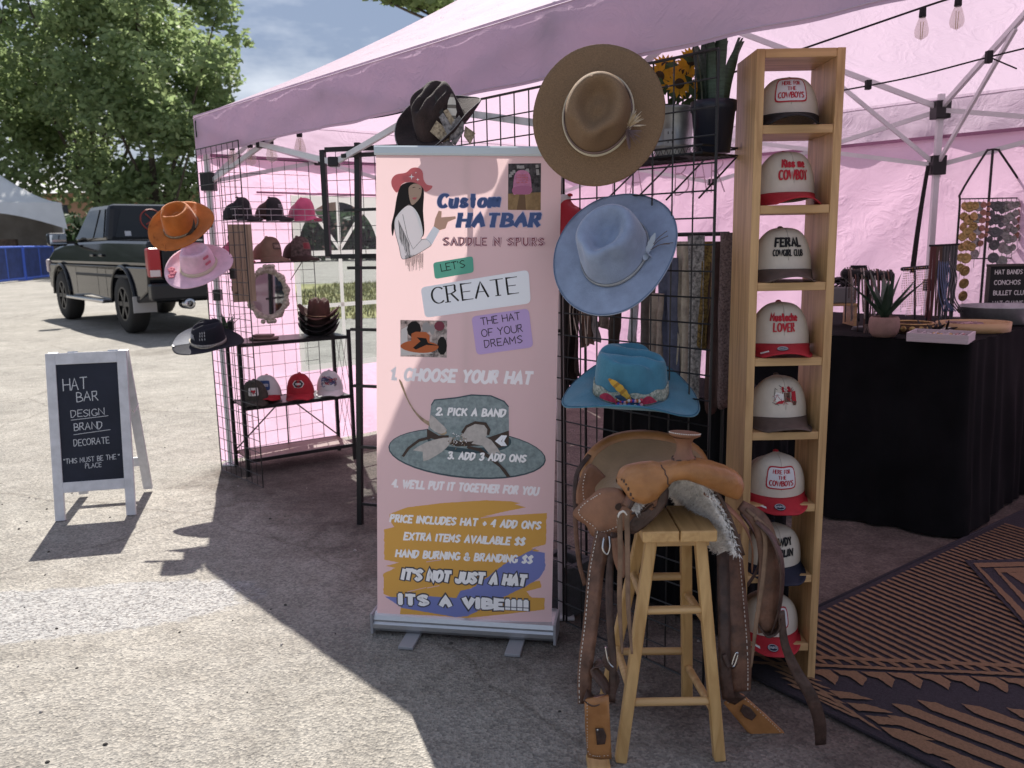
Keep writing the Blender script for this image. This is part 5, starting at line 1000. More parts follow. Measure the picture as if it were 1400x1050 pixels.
mb = MB(); mb.surf(lambda a, b: ringp(2 * math.pi * a - math.pi, .004 + .036 * b + .004 * math.sin(a * 60)), 80, 3, wrap=True); hb = mb.build('hat_band', FLB, t, smooth=True, solid=.002, off=0)
th0 = math.atan2(0, -1)
for a0, a1 in ((-2.85, -2.35), (2.3, 2.9)): MB().surf(lambda a, b: ringp(a0 + (a1 - a0) * a, .008 + .024 * b * math.sin(math.pi * min(1, a * .9 + .1)), 1.9), 12, 3).build('red_lace', FLR, hb, smooth=True)
cen = ringp(math.pi * .99, .03, 1.2); mb = MB(); quill(mb, cen + V((-.004, -.01, -.006)), cen + V((-.012, .055, .062)), .011, (0, 0, .004), up=(-1, 0, .2), mi=0, mi2=1); mb.build('feather', [mat('yellow_feather', (.62, .36, .05), .7), mat('ochre_feather', (.4, .2, .03), .7)], t)
mb = MB(); quill(mb, cen + V((-.003, -.03, -.012)), cen + V((-.006, .035, .004)), .010, up=(-1, 0, .2)); quill(mb, cen + V((-.004, -.035, -.014)), cen + V((-.006, .02, -.004)), .010, up=(-1, 0, .2)); mb.build('dark_feather', mat('petrol_feather', (.02, .05, .09), .6), t)
mb = MB()
for k in range(26): p = ringp(math.pi + .02 + (k % 13 - 6) * .05, .006 + .013 * (k // 13) + rnd.uniform(-.004, .004), 2.4); mb.lathe([(.0001, .005), (.005, .003), (.006, -.003)], p, 7, k % 5, frame((-1, 0, .2), (0, 0, 1)))
mb.build('beads', [mat('bead_red', (.5, .04, .08), .4), mat('bead_blue', (.05, .04, .35), .3), mat('bead_pink', (.6, .3, .35), .5), mat('bead_rust', (.35, .1, .03), .5), mat('bead_cream', (.6, .55, .5), .5)], hb)
for pp_, lb in ((pS + NF * .02 - Z * .02, 'black wire hook behind the straw hat'), (pL + NF * .02 - Z * .02, 'black wire hook behind the light blue hat'), (pT + NF * .0, 'black wire hook behind the teal hat')):
    t2 = thing('wire_hook', lb, 'hook', GP + AX * ((pp_ - GP).dot(AX)) + Z * pp_.z, group='hat hooks'); mb = MB(); mb.tube([(0, 0, 0), -NF * .07, -NF * .085 + Z * .02], .004, 6); mb.build('arm', BLKW, t2); MB().box((0, 0, .0), (.02, .02, .05), bev=.003).build('back_plate', BLKW, t2)
# dark hat resting on the banner top / grid
pD = at(603, 190, 2.98); DKF = mat('dark_felt', (.035, .022, .022), .9, var=.3, vs=25, bump=.3, bs=150)
t, f, bf = hat('cowboy_hat', 'dark brown felt hat with feathers and bandana bow above the banner top rail', 'hat', pD + Z * .045, view_axis(pD, .95, -.62), (-.6, -.6, -.55), DKF, .082, .098, .13, .075, style='cattle', curl=.055, dip=.0, taper=.9, edge=mat('grey_thread', (.25, .24, .24), .8), group='')
mb = MB(); c = pD; r_ = V((1, 0, 0)); inv = t.matrix_world.inverted() if False else None
Mi = (Matrix.Translation(pD + Z * .045) @ frame(view_axis(pD, .95, -.62), (-.6, -.6, -.55)).to_4x4()).inverted()
wl = lambda px, py, y: Mi @ at(px, py, y)
mb = MB(); quill(mb, wl(617, 178, 2.86), wl(618, 128, 2.87), .016, up=Mi.to_3x3() @ V((0, -1, 0)), mi=0, mi2=1); mb.build('striped_feather', [mat('pale_feather', (.6, .56, .5), .8), mat('grey_feather', (.16, .14, .12), .8)], t)
mb = MB(); quill(mb, wl(610, 172, 2.86), wl(595, 130, 2.88), .008, up=Mi.to_3x3() @ V((0, -1, 0))); mb.build('feather', MATS['black_feather'], t)
PAIS = mat('paisley_cotton', (.10, .09, .10), .85, var=.6, vs=70, col2=(.34, .32, .32)); SNAKE = mat('snake_print', (.36, .27, .18), .7, var=.6, vs=110, col2=(.5, .4, .28))
for i_k, (pts, m_, nm) in enumerate((([(588, 180), (597, 165), (622, 186), (610, 199)], SNAKE, 'snake_band'), ([(606, 152), (612, 149), (626, 172), (620, 178)], SNAKE, 'snake_band'), ([(600, 160), (606, 154), (621, 178), (612, 186)], PAIS, 'bandana_band'))):
    P = [wl(px, py, 2.865 - .004 * i_k) for px, py in pts]; MB().poly(P).build(nm, m_, t, solid=.003)
mb = MB()
for i_k, pts in enumerate(([(614, 192), (618, 168), (628, 158), (634, 168), (634, 180), (624, 193)], [(614, 192), (600, 197), (596, 202), (622, 200)], [(616, 194), (630, 184), (636, 176), (622, 199)])): mb.poly([wl(px, py, 2.85 + .003 * k - .004 * i_k) for k, (px, py) in enumerate(pts)])
mb.build('bandana_bow', PAIS, t, solid=.003); mb = MB(); mb.poly([wl(px, py, 2.868) for px, py in ((636, 172), (650, 182), (643, 198), (634, 186))]); mb.build('lace_brim_trim', SNAKE, t, solid=.002)
# red cap with white front
t, on, B = cap('trucker_cap', 'red mesh cap with white front panel between banner and light blue hat', at(776, 336, 2.87), -1.85, WHT, RED, RED, sc=1.08, pitch=-.1, roll=.1, L=.05, group='')
mb = MB()
for k in range(16): mb.tube(crom([on(rnd.uniform(-.03, .03), rnd.uniform(.03, .075), .001) for _ in range(3)], 4), .0012, 4)
mb.build('line_drawing', INKB, t); MB().add([on(a, b, .0015) for a, b in ((-.015, .02), (.012, .016), (.026, .036), (.012, .05), (-.01, .044))], [tuple(range(5))]).build('pink_print', mat('print_hot_pink', (.55, .05, .18), .7), t)
# wire shelf, bucket, pots
sp = GP + NF * .02 + AX * .16 + Z * 1.66; wsf = thing('wire_shelf', 'black wire shelf on the centre grid carrying bucket of sunflowers and dark pot', 'wire shelf', sp)
def WS(a, b, z): return AX * a + NF * b + Z * z
mb = MB()
for k in range(24): mb.tube([WS(.41 * k / 23, 0, 0), WS(.41 * k / 23, .2, 0)], .0018, 4)
mb.build('wires', BLKW, wsf); mb = MB()
for z in (0, .022): mb.tube([WS(0, 0, z), WS(0, .2, z), WS(.41, .2, z), WS(.41, 0, z), WS(0, 0, z)], .0035, 5)
for k in range(20): mb.tube([WS(.41 * k / 20, .0, 0), WS(.41 * (k + .5) / 20, 0, .022), WS(.41 * (k + 1) / 20, 0, 0)], .0014, 4)
mb.build('rim_wire', BLKW, wsf)
for a in (.02, .15, .28, .40): MB().tube([WS(a, .19, -.004), WS(a, .0, -.13)], .003, 5).build('brace', BLKW, wsf)
GALV = mat('galvanised', (.36, .37, .38), .45, .7, var=.2, vs=18)
bp = sp + WS(.225, .10, .006); bu_ = thing('metal_bucket', 'grey metal bucket of sunflowers standing on the wire shelf', 'bucket', bp)
MB().lathe([(.0001, .002), (.055, .002), (.056, .01), (.058, .03), (.060, .032), (.060, .036), (.058, .038), (.066, .14), (.069, .142), (.069, .15), (.066, .15), (.057, .04), (.05, .02)], seg=32).build('pail', GALV, bu_, smooth=True)
mb = MB(); oc = V((-.02, -.058, .055)); mb.box(oc, (.036, .006, .052), Matrix.Rotation(-.3, 3, 'Z'), bev=.002); q = mb.build('outlet_print', mat('pale_plate', (.42, .43, .45), .5), bu_)
mb = MB()
for z in (.013, -.013):
    for d in (-.006, .006): mb.box(oc + V((d, -.004, z)), (.002, .003, .008))
mb.build('outlet_slots', BLKC, q)
SUNF = thing('sunflower_bunch', 'bunch of yellow sunflowers in the metal bucket', 'flowers', bp + Z * .04); YEL = mat('sunflower_yellow', (.62, .33, .02), .7, var=.2, vs=40, trans=.3); SFC = mat('sunflower_centre', (.05, .03, .015), .9, bump=.5, bs=300); SLF = mat('flower_leaf', (.05, .09, .035), .7, var=.3, vs=20, trans=.25)
rg = random.Random(11)
for k in range(8):
    c = V((-.07 + .026 * k + rg.uniform(-.01, .01), rg.uniform(-.05, .03), .165 + .035 * (k % 3) + rg.uniform(0, .015))); nrm = V((rg.uniform(-.4, .4), -1, rg.uniform(-.1, .5))).normalized(); FR = frame(nrm, (0, 0, -1))
    mb = MB()
    for j in range(18):
        a = j * 2 * math.pi / 18 + rg.uniform(-.08, .08); l_ = .034 * rg.uniform(.85, 1.1); u = FR @ V((math.cos(a), math.sin(a), 0)); w = FR @ V((-math.sin(a), math.cos(a), 0)); p = c + u * .012
        mb.add([p - w * .003, p + u * l_ * .5 - w * .006 + nrm * .002, p + u * l_ + nrm * .004, p + u * l_ * .5 + w * .006 + nrm * .002, p + w * .003], [(0, 1, 2, 3, 4)])
    fh_ = mb.build('flower_head', YEL, SUNF); MB().lathe([(.0001, .007), (.008, .006), (.014, .003), (.016, 0)], c + nrm * .003, 14, rot=FR).build('seed_disc', SFC, fh_, smooth=True); MB().tube(crom([c, c * .6 + V((0, .0, -.0)), V((c.x * .25, 0, 0))], 4), .003, 5).build('stem', SLF, fh_)
mb = MB()
for k in range(70):
    c = V((rg.uniform(-.09, .12), rg.uniform(-.05, .07), rg.uniform(.11, .25))); u = V((rg.gauss(0, 1), rg.gauss(0, 1), rg.gauss(0, .6))).normalized() * .024; w = u.cross(V((0, -1, .3))).normalized() * .011; mb.add([c - u, c + w, c + u, c - w], [(0, 1, 2, 3)])
mb.build('leaves', SLF, SUNF)
mb = MB(); c = V((.115, -.03, .20))
for k in range(40): d = V((rg.gauss(0, .6), rg.gauss(0, .6), 1)).normalized(); mb.tube([c, c + d * .03 + V((0, 0, .01)), c + d * rg.uniform(.04, .07)], [.001, .002, .0004], 4)
mb.build('dried_tuft', mat('dry_grey', (.5, .46, .44), .9), SUNF)
pp2 = sp + WS(.375, .10, .006); dp = thing('dark_pot_plant', 'tall snake plant in a dark square pot on the wire shelf', 'potted plant', pp2); DPM = mat('dark_glaze', (.012, .014, .026), .35)
MB().lathe([(.0001, 0), (.052, 0), (.064, .12), (.068, .122), (.068, .15), (.063, .15), (.06, .13), (.0001, .13)], seg=28).build('pot', DPM, dp, smooth=True)
mb = MB(); SNK = mat('snake_leaf', (.035, .06, .04), .45, var=.5, vs=30, stretch=(1, 1, 6))
for k in range(9):
    a = k * 2.4; c = V((.03 * math.cos(a), .03 * math.sin(a), .12)); h_ = .2 + .07 * ((k * 37) % 5) / 4; w_ = .02; sx = V((math.cos(a + 1), math.sin(a + 1), 0)); o_ = V((math.cos(a), math.sin(a), 0)) * .05; up_ = sx.cross(Z)
    mb.surf(lambda s, v: c + o_ * v * v + Z * h_ * v + sx * (w_ * (2 * s - 1)) * (1.0 if v < .6 else max(.02, 1 - ((v - .6) / .4) ** 1.6)) + up_ * .008 * (1 - (2 * s - 1) ** 2), 4, 10)
mb.build('leaves', SNK, dp, smooth=True)
# wire letters near the back wall
def BW(px, py): return onp(px, py, FL + BX * (TL - .12), BX)
o0 = BW(838, 272); o1 = BW(992, 262); lu_ = (o1 - o0); lw = lu_.length; lu_.normalize(); lh = .30
nl = thing('wire_letters', 'thin unlit wire lettering hanging in front of the pink back wall', 'sign', o0)
mb = MB(); gs, tw_ = glyph_strokes('HAT BAR')
for gx, sts in gs:
    for st in sts: mb.tube([lu_ * ((gx + a) * lw / tw_) + Z * (b * lh / 8) for a, b in st], .005, 5)
mb.build('lettering', mat('pale_tube', (.40, .27, .34), .4), nl); MB().tube([lu_ * .0 + Z * (lh + .02), lu_ * lw + Z * (lh + .02)], .003, 5).build('hanging_bar', STEEL, nl)
for k in (0, 1): MB().tube([lu_ * lw * k + Z * (lh + .02), lu_ * lw * k + Z * (lh + .13)], .0015, 4).build('hanging_wire', STEEL, nl)
# fabrics on a bar behind the grid
HBAR = GP + NF * .31
hb0 = HBAR + AX * -.18 + Z * 1.425; bar = thing('hanging_bar', 'black bar behind the centre grid holding trimmings and fabric strips', 'rail', hb0)
MB().tube([V(), AX * .655], .007, 8).build('rail', BLKT, bar)
for a in (.01, .648): MB().tube([AX * a, AX * a - Z * 1.42 + NF * .005], .006, 6).build('upright', BLKT, bar)
def strip(label, px, w, top, bot, col, seed, col2=None, vs=40, fray=0, drop=None, name='fabric_strip', cat='fabric'):
    P = onp(px, 400, HBAR + NF * (.012 * (seed % 3) - .03), NF); a0 = (P - hb0).dot(AX); off = NF * (.012 * (seed % 3) - .03); rgs = random.Random(seed)
    zt = onp(px, top, HBAR, NF).z; zb = onp(px, bot, HBAR, NF).z; ln = zt - zb
    base = hb0 + AX * a0 + off; base.z = zt
    def fn(a, b):
        x = (a - .5) * w * 1.6 * (1 - .15 * math.sin(b * 2.2)); wv = .012 * math.sin(a * 9 + seed) * (.35 + b) + .006 * noise2(a * 3, b * 6, seed)
        z = -ln * b * (1 - (.06 * math.sin(a * 5 + seed) if b > .9 else 0)); return AX * (x + .012 * math.sin(b * 3 + seed) * b) + NF * wv + Z * z
    o = MB().surf(fn, 12, 18).build(name, mat('fabric_%d' % seed, col, .85, var=.45 if col2 else .2, vs=vs, col2=col2, bump=.3, bs=120), None, smooth=True, solid=.0015); o.location = base
    return tag(o, label, cat, 'trimmings and fabrics hanging behind the centre grid')
GRYF = (.24, .22, .21)
for i, a in enumerate((('black leather lace bundle nearest the white tent leg', 775, .045, 378, 540, (.015, .013, .013)), ('dark brown lace bundle left of the tan feather trim', 786, .04, 395, 520, (.03, .02, .017)), ('tan feathered trim just under the light blue hat', 801, .035, 412, 470, (.20, .13, .10)), ('white patterned tag cloth below the light blue hat', 811, .022, 425, 466, (.5, .48, .48)), ('grey tooled leather strip under the light blue hat', 823, .035, 405, 448, (.22, .18, .16)), ('dark brown leather strip left of the white torn cloth', 840, .05, 398, 470, (.05, .036, .03)), ('white torn cloth strip hanging above the teal hat', 869, .035, 372, 462, (.55, .54, .58)), ('taupe cloth strip beside the white torn cloth', 888, .045, 358, 480, (.15, .13, .12)), ('pale beige cloth strip behind the teal crown', 899, .035, 400, 520, (.34, .28, .24)), ('slate blue denim strip with frayed edge', 914, .05, 352, 525, (.11, .12, .18)), ('cream cotton strip between denim and floral cloth', 934, .04, 330, 530, (.42, .37, .30)), ('grey and white floral strip near the grid edge', 950, .045, 322, 552, (.12, .115, .12)), ('brown and gold floral strip at the grid edge', 965, .04, 330, 470, (.10, .06, .03)), ('plain brown suede strip just outside the grid edge', 981, .05, 330, 555, (.075, .04, .035)), ('mauve crochet strip beside the wooden cubby', 1000, .055, 318, 545, (.13, .08, .08)), ('dark maroon strip with white dots touching the cubby', 1014, .04, 328, 520, (.05, .02, .03)))):
    strip(*a, seed=40 + i, col2={11: (.45, .43, .42), 12: (.3, .2, .06), 14: (.24, .17, .16), 3: (.2, .18, .18)}.get(i), vs={11: 90, 12: 110, 14: 150}.get(i, 40))
mb = MB(); rg = random.Random(3); l0 = onp(796, 440, HBAR - NF * .05, NF)
for k in range(9):
    x = -.06 + .012 * k; mb.tube(crom([AX * x, AX * (x + rg.uniform(-.012, .012)) - Z * .06, AX * (x + rg.uniform(-.015, .015)) - Z * rg.uniform(.12, .2)], 5), .0022, 5, mi=k % 2)
o = mb.build('bundle_of_laces', [mat('rawhide', (.5, .44, .38), .8), mat('dark_lace', (.06, .05, .045), .7)]); o.location = l0 + Z * .09; tag(o, 'bundle of rawhide laces dangling left of the teal hat', 'laces')
# black table behind the grid
BCL = mat('black_cloth', (.007, .007, .008), .95, var=.25, vs=5, spec=.1)
def draped_table(name, label, O, u, v, lu, lv, h, seed=0, folds=26):
    """cloth to the ground over a table; O is the front left corner, u along the front, v to the back"""
    t = thing(name, label, 'table', O); u, v = V(u), V(v)
    def per(s):
        L_ = 2 * (lu + lv); d = s * L_
        if d < lu: return u * d, -v
        d -= lu
        if d < lv: return u * lu + v * d, u
        d -= lv
        if d < lu: return u * (lu - d) + v * lv, v
        d -= lu; return v * (lv - d), -u
    def fn(a, b):
        p, n = per(min(.99999, a)); w = (.004 + .022 * b) * ((.25 + .9 * abs(noise2(a * 17, .3 * b, seed + 5))) * math.sin(a * folds * 6.283 + 4 * noise2(a * 22, b, seed)) + .8 * noise2(a * 47, b * 1.5, seed)) + .03 * b
        return p + n * w + Z * (h - (h - .012) * b)
    MB().surf(fn, 220, 10).build('cloth_drape', BCL, t, smooth=True)
    MB().surf(lambda a, b: u * (lu * a) + v * (lv * b) + Z * (h + .002 + .002 * noise2(a * 9, b * 7, seed)), 16, 8).build('cloth_top', BCL, t, smooth=True)
    MB().box((u * lu + v * lv) / 2 + Z * (h - .018), (lu - .02, lv - .02, .03), Matrix((u, v, Z)).transposed()).build('table_board', mat('grey_plastic', (.3, .3, .3), .6), t)
    return t
draped_table('draped_table', 'black draped table standing behind the centre grid and saddle', GP + NF * .37 + AX * -.12, AX, NF, .60, .36, .845, 3)
# weight by the pole
cbk = gp(768, 842); t = thing('cinder_block', 'dark grey concrete block weighting the white tent leg', 'concrete block', cbk + V((-.01, .06, 0))); CB = mat('dark_concrete', (.07, .07, .075), .95, var=.2, vs=30, bump=.6, bs=120)
rotc = Matrix.Rotation(-.84, 3, 'Z'); MB().box(rotc @ V((.0, .10, .10)), (.12, .035, .2), rotc, bev=.004).build('web', CB, t); MB().box(rotc @ V((0, 0, .10)), (.12, .035, .2), rotc, bev=.004).build('web', CB, t)
for s in (-1, 1): MB().box(rotc @ V((s * .075, .05, .1)), (.03, .17, .2), rotc, bev=.004).build('face_shell', CB, t)
# ================================================================ wooden cubby tower and its caps
PINE = wood('pine_board', (.36, .205, .085), (.58, .37, .175), 'Z', .5); PINEX = wood('pine_shelf', (.38, .22, .095), (.58, .37, .175), 'X', .5)
cx0, cx1, cy0, cy1, chh = .706, .957, 2.44, 2.645, 1.935
tw = thing('cubby_tower', 'tall narrow pine cubby shelf full of trucker caps', 'shelf', (cx0, cy0, 0)); TT = .024
MB().box((TT / 2, (cy1 - cy0) / 2, chh / 2), (TT, cy1 - cy0, chh), bev=.0015).build('side_board', PINE, tw); MB().box((cx1 - cx0 - TT / 2, (cy1 - cy0) / 2, chh / 2), (TT, cy1 - cy0, chh), bev=.0015).build('side_board', PINE, tw)
zs = [1.728, 1.503, 1.279, 1.054, .825, .595, .362, .130]
MB().box(((cx1 - cx0) / 2, (cy1 - cy0) / 2, chh - TT / 2), (cx1 - cx0 - 2 * TT - .001, cy1 - cy0 - .004, TT), bev=.0015).build('top_board', PINEX, tw)
for z in zs: MB().box(((cx1 - cx0) / 2, (cy1 - cy0) / 2 + .001, z - TT / 2), (cx1 - cx0 - 2 * TT - .001, cy1 - cy0 - .004, TT), bev=.0015).build('shelf', PINEX, tw)
PCW = mat('patch_white', (.64, .63, .66), .7); BRM = mat('cap_brown', (.11, .078, .066), .75, var=.15, vs=30); MESHC = mat('mesh_cream', (.42, .38, .33), .85, var=.3, vs=500)
WS_ = dict(weight=.18, contrast=.55, serif=.6)
pt = (-.045, .030, .045, .092, PCW, INKR)
HFC = [('HERE FOR', -.030, .074, .060, .013, WS_, INKR), ('THE', -.012, .058, .026, .012, WS_, INKR), ('COWBOYS', -.039, .036, .078, .019, WS_, INKR)]
GC = 'trucker caps in the wooden cubby'
specs = [('cream cap with black brim and red HERE FOR THE COWBOYS patch, top cubby', BLKC, HFC, pt, 0, .0), ('cream cap lettered Kiss me COWBOY in red, second cubby from the top', RED, [('Kiss me', -.038, .066, .078, .027, dict(weight=.22), INKR), ('COWBOY', -.046, .030, .092, .032, WS_, INKR)], None, 0, 0), ('cream cap lettered FERAL COWGIRL CLUB with brown brim', BRM, [('FERAL', -.044, .060, .088, .031, dict(weight=.24, contrast=.7, serif=.6), INKB), ('COWGIRL CLUB', -.047, .034, .094, .021, dict(weight=.17, contrast=.7, serif=.4), INKB)], None, 0, 0), ('cream cap lettered Mustache LOVER in red', RED, [('Mustache', -.046, .064, .092, .026, dict(weight=.22), INKR), ('LOVER', -.034, .032, .068, .029, WS_, INKR)], None, 1, 0), ('cream cap with small red and brown doodle print and brown brim', BRM, [], None, 0, 0), ('cream cap with red brim and HERE FOR THE COWBOYS patch, above the saddle straps', RED, HFC, pt, 1, .16), ('cream cap lettered HOWDY DARLIN in black with navy brim', NAVY, [('HOWDY', -.046, .068, .090, .026, dict(weight=.24, slant=.08), INKB), ('DARLIN', -.046, .034, .090, .026, dict(weight=.24, slant=.08), INKB)], None, 0, .10), ('cream cap with red brim and lettered patch in the lowest cubby', RED, [('SOME MAKE', -.034, .074, .068, .013, WS_, INKR), ('US', -.01, .058, .022, .012, WS_, INKR), ('RIDERS', -.036, .036, .072, .019, WS_, INKR)], pt, 1, .14)]
caps = []
for (lb, brm, lines, patch, stk, pit), z in zip(specs, zs):
    k = len(caps); yw = (-.14, .05, -.03, -.10, .03, -.06, .04, -.08)[k]
    caps.append(cap('trucker_cap', lb, (.834 + .003 * math.sin(k * 5), 2.575 - .02 * (pit > 0), z + .001 + .05 * pit), yw, CAPW, MESHC, brm, lines=lines, patch=patch, sticker=bool(stk), pitch=pit * .9, group=GC, rx=.0965, ry=.106, H=(.120 if k else .108) + .003 * math.sin(k * 7), arch=.046 if pit == 0 else .03))
t, on, B = caps[4]
DBR = mat('print_deep_brown', (.12, .05, .035), .8)
def blob(pts, m_, z, nm='doodle_print'): MB().add([on((a + 2) * 1.4 / 1000, (62 + (b - 62) * 1.35) / 1000, z) for a, b in pts], [tuple(range(len(pts)))]).build(nm, m_, t)
blob([(-10, 72), (12, 72), (11, 84), (-11, 84)], INKR, .001); blob([(-5, 50), (9, 50), (8, 71), (-6, 71)], DBR, .001); blob([(12, 52), (24, 50), (25, 74), (13, 73)], INKR, .0012); blob([(-30, 60), (-22, 50), (-8, 54), (-7, 68), (-24, 72)], INK, .0014); blob([(-24, 46), (-10, 46), (-5, 54), (-18, 52)], INKR, .0016); blob([(14, 42), (22, 42), (25, 50), (16, 52)], DBR, .0016)
mb = MB()
for k in range(22): mb.tube(crom([on(rnd.uniform(-.042, .036), rnd.uniform(.036, .096), .0017) for _ in range(2)] , 3), .0007, 4, mi=k % 2)
mb.build('doodle_lines', [INKB, INKR], t)
# ================================================================ stool and saddle
OAK = wood('stool_wood', (.42, .24, .085), (.60, .38, .16), 'Z', .4, knots=False); OAKY = wood('stool_seat_wood', (.42, .24, .09), (.60, .38, .165), 'Y', .45, knots=False); RUNG = wood('rung_wood', (.42, .25, .10), (.6, .39, .18), 'X', .45, knots=False)
st = thing('wooden_stool', 'tall pale wooden bar stool carrying the leather saddle', 'stool', (.44, 2.19, 0)); so_ = V((.44, 2.19, 0))
feet = [V((.28, 2.05, 0)), V((.552, 2.05, 0)), V((.525, 2.34, 0)), V((.268, 2.345, 0))]; tops = [V((.368, 2.115, .615)), V((.500, 2.115, .615)), V((.492, 2.26, .615)), V((.372, 2.26, .615))]
for f_, t_ in zip(feet, tops): MB().bar(f_ - so_, t_ - so_, .031, .031, up=(1, 0, 0), bev=.004).build('leg', OAK, st)
lp = lambda i, z: feet[i].lerp(tops[i], z / .615)
for i, j, zz in ((0, 1, (.165, .42)), (1, 2, (.13, .38)), (3, 2, (.18, .435)), (0, 3, (.2, .45))):
    for z in zz: a, b = lp(i, z), lp(j, z); MB().tube([a + (b - a) * .04 - so_, a.lerp(b, .1) - so_, a.lerp(b, .9) - so_, b - (b - a) * .04 - so_], [.0095, .0115, .0115, .0095], 10).build('rung', RUNG, st, smooth=True)
for k in range(2): MB().box(V((.388 + .101 * k, 2.185, .634)) - so_, (.098, .215, .032), bev=.004).build('seat_plank', OAKY, st)
for y in (2.12, 2.25): MB().box(V((.4385, y, .608)) - so_, (.17, .035, .02), bev=.003).build('seat_batten', RUNG, st)
LTO = mat('saddle_tan', (.36, .15, .045), .42, var=.3, vs=11, bump=.22, bs=70, coat=.2, col2=(.44, .20, .068), detail=7); LTB = mat('saddle_brown', (.23, .108, .062), .5, var=.3, vs=9, bump=.25, bs=50); LTD = mat('dark_leather', (.065, .036, .027), .48, var=.45, vs=25, bump=.45, bs=50, detail=8); LTM = mat('mid_leather', (.15, .075, .048), .5, var=.45, vs=22, bump=.5, bs=45, detail=8); SUEB = mat('seat_suede', (.26, .165, .09), .9, var=.22, vs=6, bump=.15, bs=120, sheen=.4); THR = mat('white_thread', (.66, .62, .56), .8); FLC = mat('sheepskin', (.78, .75, .72), .95, var=.22, vs=25, bump=.9, bs=70, sheen=.4); THONG = mat('rawhide_thong', (.20, .125, .08), .7, var=.3, vs=20)
SO = V((.44, 2.15, .655)); sd_ = thing('western_saddle', 'worn brown western saddle with horn, sheepskin lining and hanging stirrups, set on the stool', 'saddle', SO)
def A_(px, py, y): return at(px, py, y) - SO
# skirts: an inverted V of leather lined with fleece
def sk(t, b, off=0):
    y = 2.085 + .38 * b; xc = .428 - .19 * (y - 2.1); s = 1 if t > 0 else -1; u = abs(t); w = 1 + .12 * b
    x = xc + s * (.018 + .155 * u ** .85 * w); z = .812 - .095 * smooth(.08, .4, b) * (1 - .5 * u) - .235 * u ** 1.75 - (.02 * b if s < 0 else 0)
    n = V((s * (.25 + u), 0, .8 - .5 * u)).normalized(); e = 1 + (.06 * math.sin(b * 9 + 1) if u > .85 else 0)
    return V((x, y, z)) + n * off - SO
for s, mx_ in ((1, 1.0), (-1, .62)):
    a_ = MB().surf(lambda a, b: sk(s * (.02 + (mx_ - .02) * a), b, .006), 20, 16).build('skirt', LTM, sd_, smooth=True, solid=.007, off=0)
    rg = random.Random(8 + s); mb = MB(); mb.surf(lambda a, b: sk(s * (.01 + (mx_ - .01) * a), b, -.012 - .004 * noise2(a * 14, b * 11, 2) - .003 * noise2(a * 40, b * 37)), 40, 30)
    for k in range(11000):
        a, b = rg.random(), rg.random() ** 1.4; p = sk(s * (.01 + (mx_ - .01) * a), b, -.013); q = sk(s * (.01 + (mx_ - .01) * a), b, -.03); d = (q - p) * rg.uniform(.2, .55) + V((rg.gauss(0, .004), rg.gauss(0, .004) - .002, rg.gauss(0, .004))); w = V((rg.gauss(0, 1), rg.gauss(0, 1), rg.gauss(0, 1))).normalized() * .0016; mb.add([p - w, p + w, p + d], [(0, 1, 2)])
    for k in range(500):
        a = rg.random(); p = sk(s * (.01 + (mx_ - .01) * a), 0, rg.uniform(-.02, .0)); d = V((rg.gauss(0, .006), -abs(rg.gauss(.008, .004)), rg.gauss(-.004, .006))); w = V((1, 0, 1)).normalized() * .0015; mb.add([p - w, p + w, p + d], [(0, 1, 2)])
    mb.build('fleece_lining', FLC, a_)
    MB().tube([sk(s * (.05 + (mx_ - .05) * k / 20), .0, .006) + V((0, -.002, 0)) for k in range(21)], .005, 6).build('edge_binding', LTD, a_, smooth=True)
# fork, horn
FT = [(843, 655, 660, .016), (850, 641, 668, .042), (862, 634, 684, .055), (878, 631, 689, .060), (893, 630, 684, .057), (905, 632, 671, .051), (918, 630, 657, .046), (935, 626, 655, .045), (955, 626, 662, .045), (975, 630, 671, .046), (992, 635, 679, .044), (1004, 641, 684, .036), (1012, 649, 680, .024), (1016, 660, 668, .010)]
FY = lambda px: 2.085 + .04 * abs((px - 925) / 90) ** 2
cs = crom([A_(x, (t + b_) / 2, FY(x)) for x, t, b_, d in FT], 4); rr = crom([V(((b_ - t) / 2 / 541, d, 0)) for x, t, b_, d in FT], 4)
mb = MB(); n_ = len(cs)
def fk(a, b):
    i = min(n_ - 1, round(b * (n_ - 1))); t = 2 * math.pi * a; c, s_ = math.cos(t), math.sin(t); c = math.copysign(abs(c) ** .75, c); s_ = math.copysign(abs(s_) ** .8, s_)
    wr = .0015 * noise2(b * 40, a * 14, 3); return cs[i] + V((0, (rr[i].y + wr) * c, (rr[i].x + wr) * s_))
mb.surf(fk, 24, n_ - 1, wrap=True); fork = mb.build('fork_swell', LTO, sd_, smooth=True, sub=1)
mb = MB(); mb.tube([fk(.5 + .22 * math.sin(k / 12 * 3.1 - 1.4), .42 - .05 * math.cos(k / 12 * 2.6)) + V((0, -.0012, 0)) for k in range(13)], .0016, 5); mb.build('fork_seam', LTD, fork)
mb = MB()
for k in range(9): p = fk(.5 + .02 * k - .06, .06 + .012 * k); mb.lathe([(.0001, .002), (.0028, .001), (.003, -.001)], p + V((0, -.001, 0)), 7, rot=frame((-.4, -1, 0), (0, 0, -1)))
mb.build('tacks', LTD, fork)
hb_ = A_(935, 628, 2.10); ht = A_(936, 598, 2.10)
mb = MB(); mb.lathe([(.052, -.016), (.036, -.004), (.025, .010), (.020, .026), (.0195, .042), (.024, .053), (.031, .060)], hb_, 24, rot=Matrix.Rotation(-.06, 3, 'X')); hn = mb.build('horn_neck', LTB, sd_, smooth=True)
FRH = Matrix.Rotation(-.10, 3, 'X') @ Matrix.Rotation(.08, 3, 'Y'); hc = hb_ + V((0, -.004, .068))
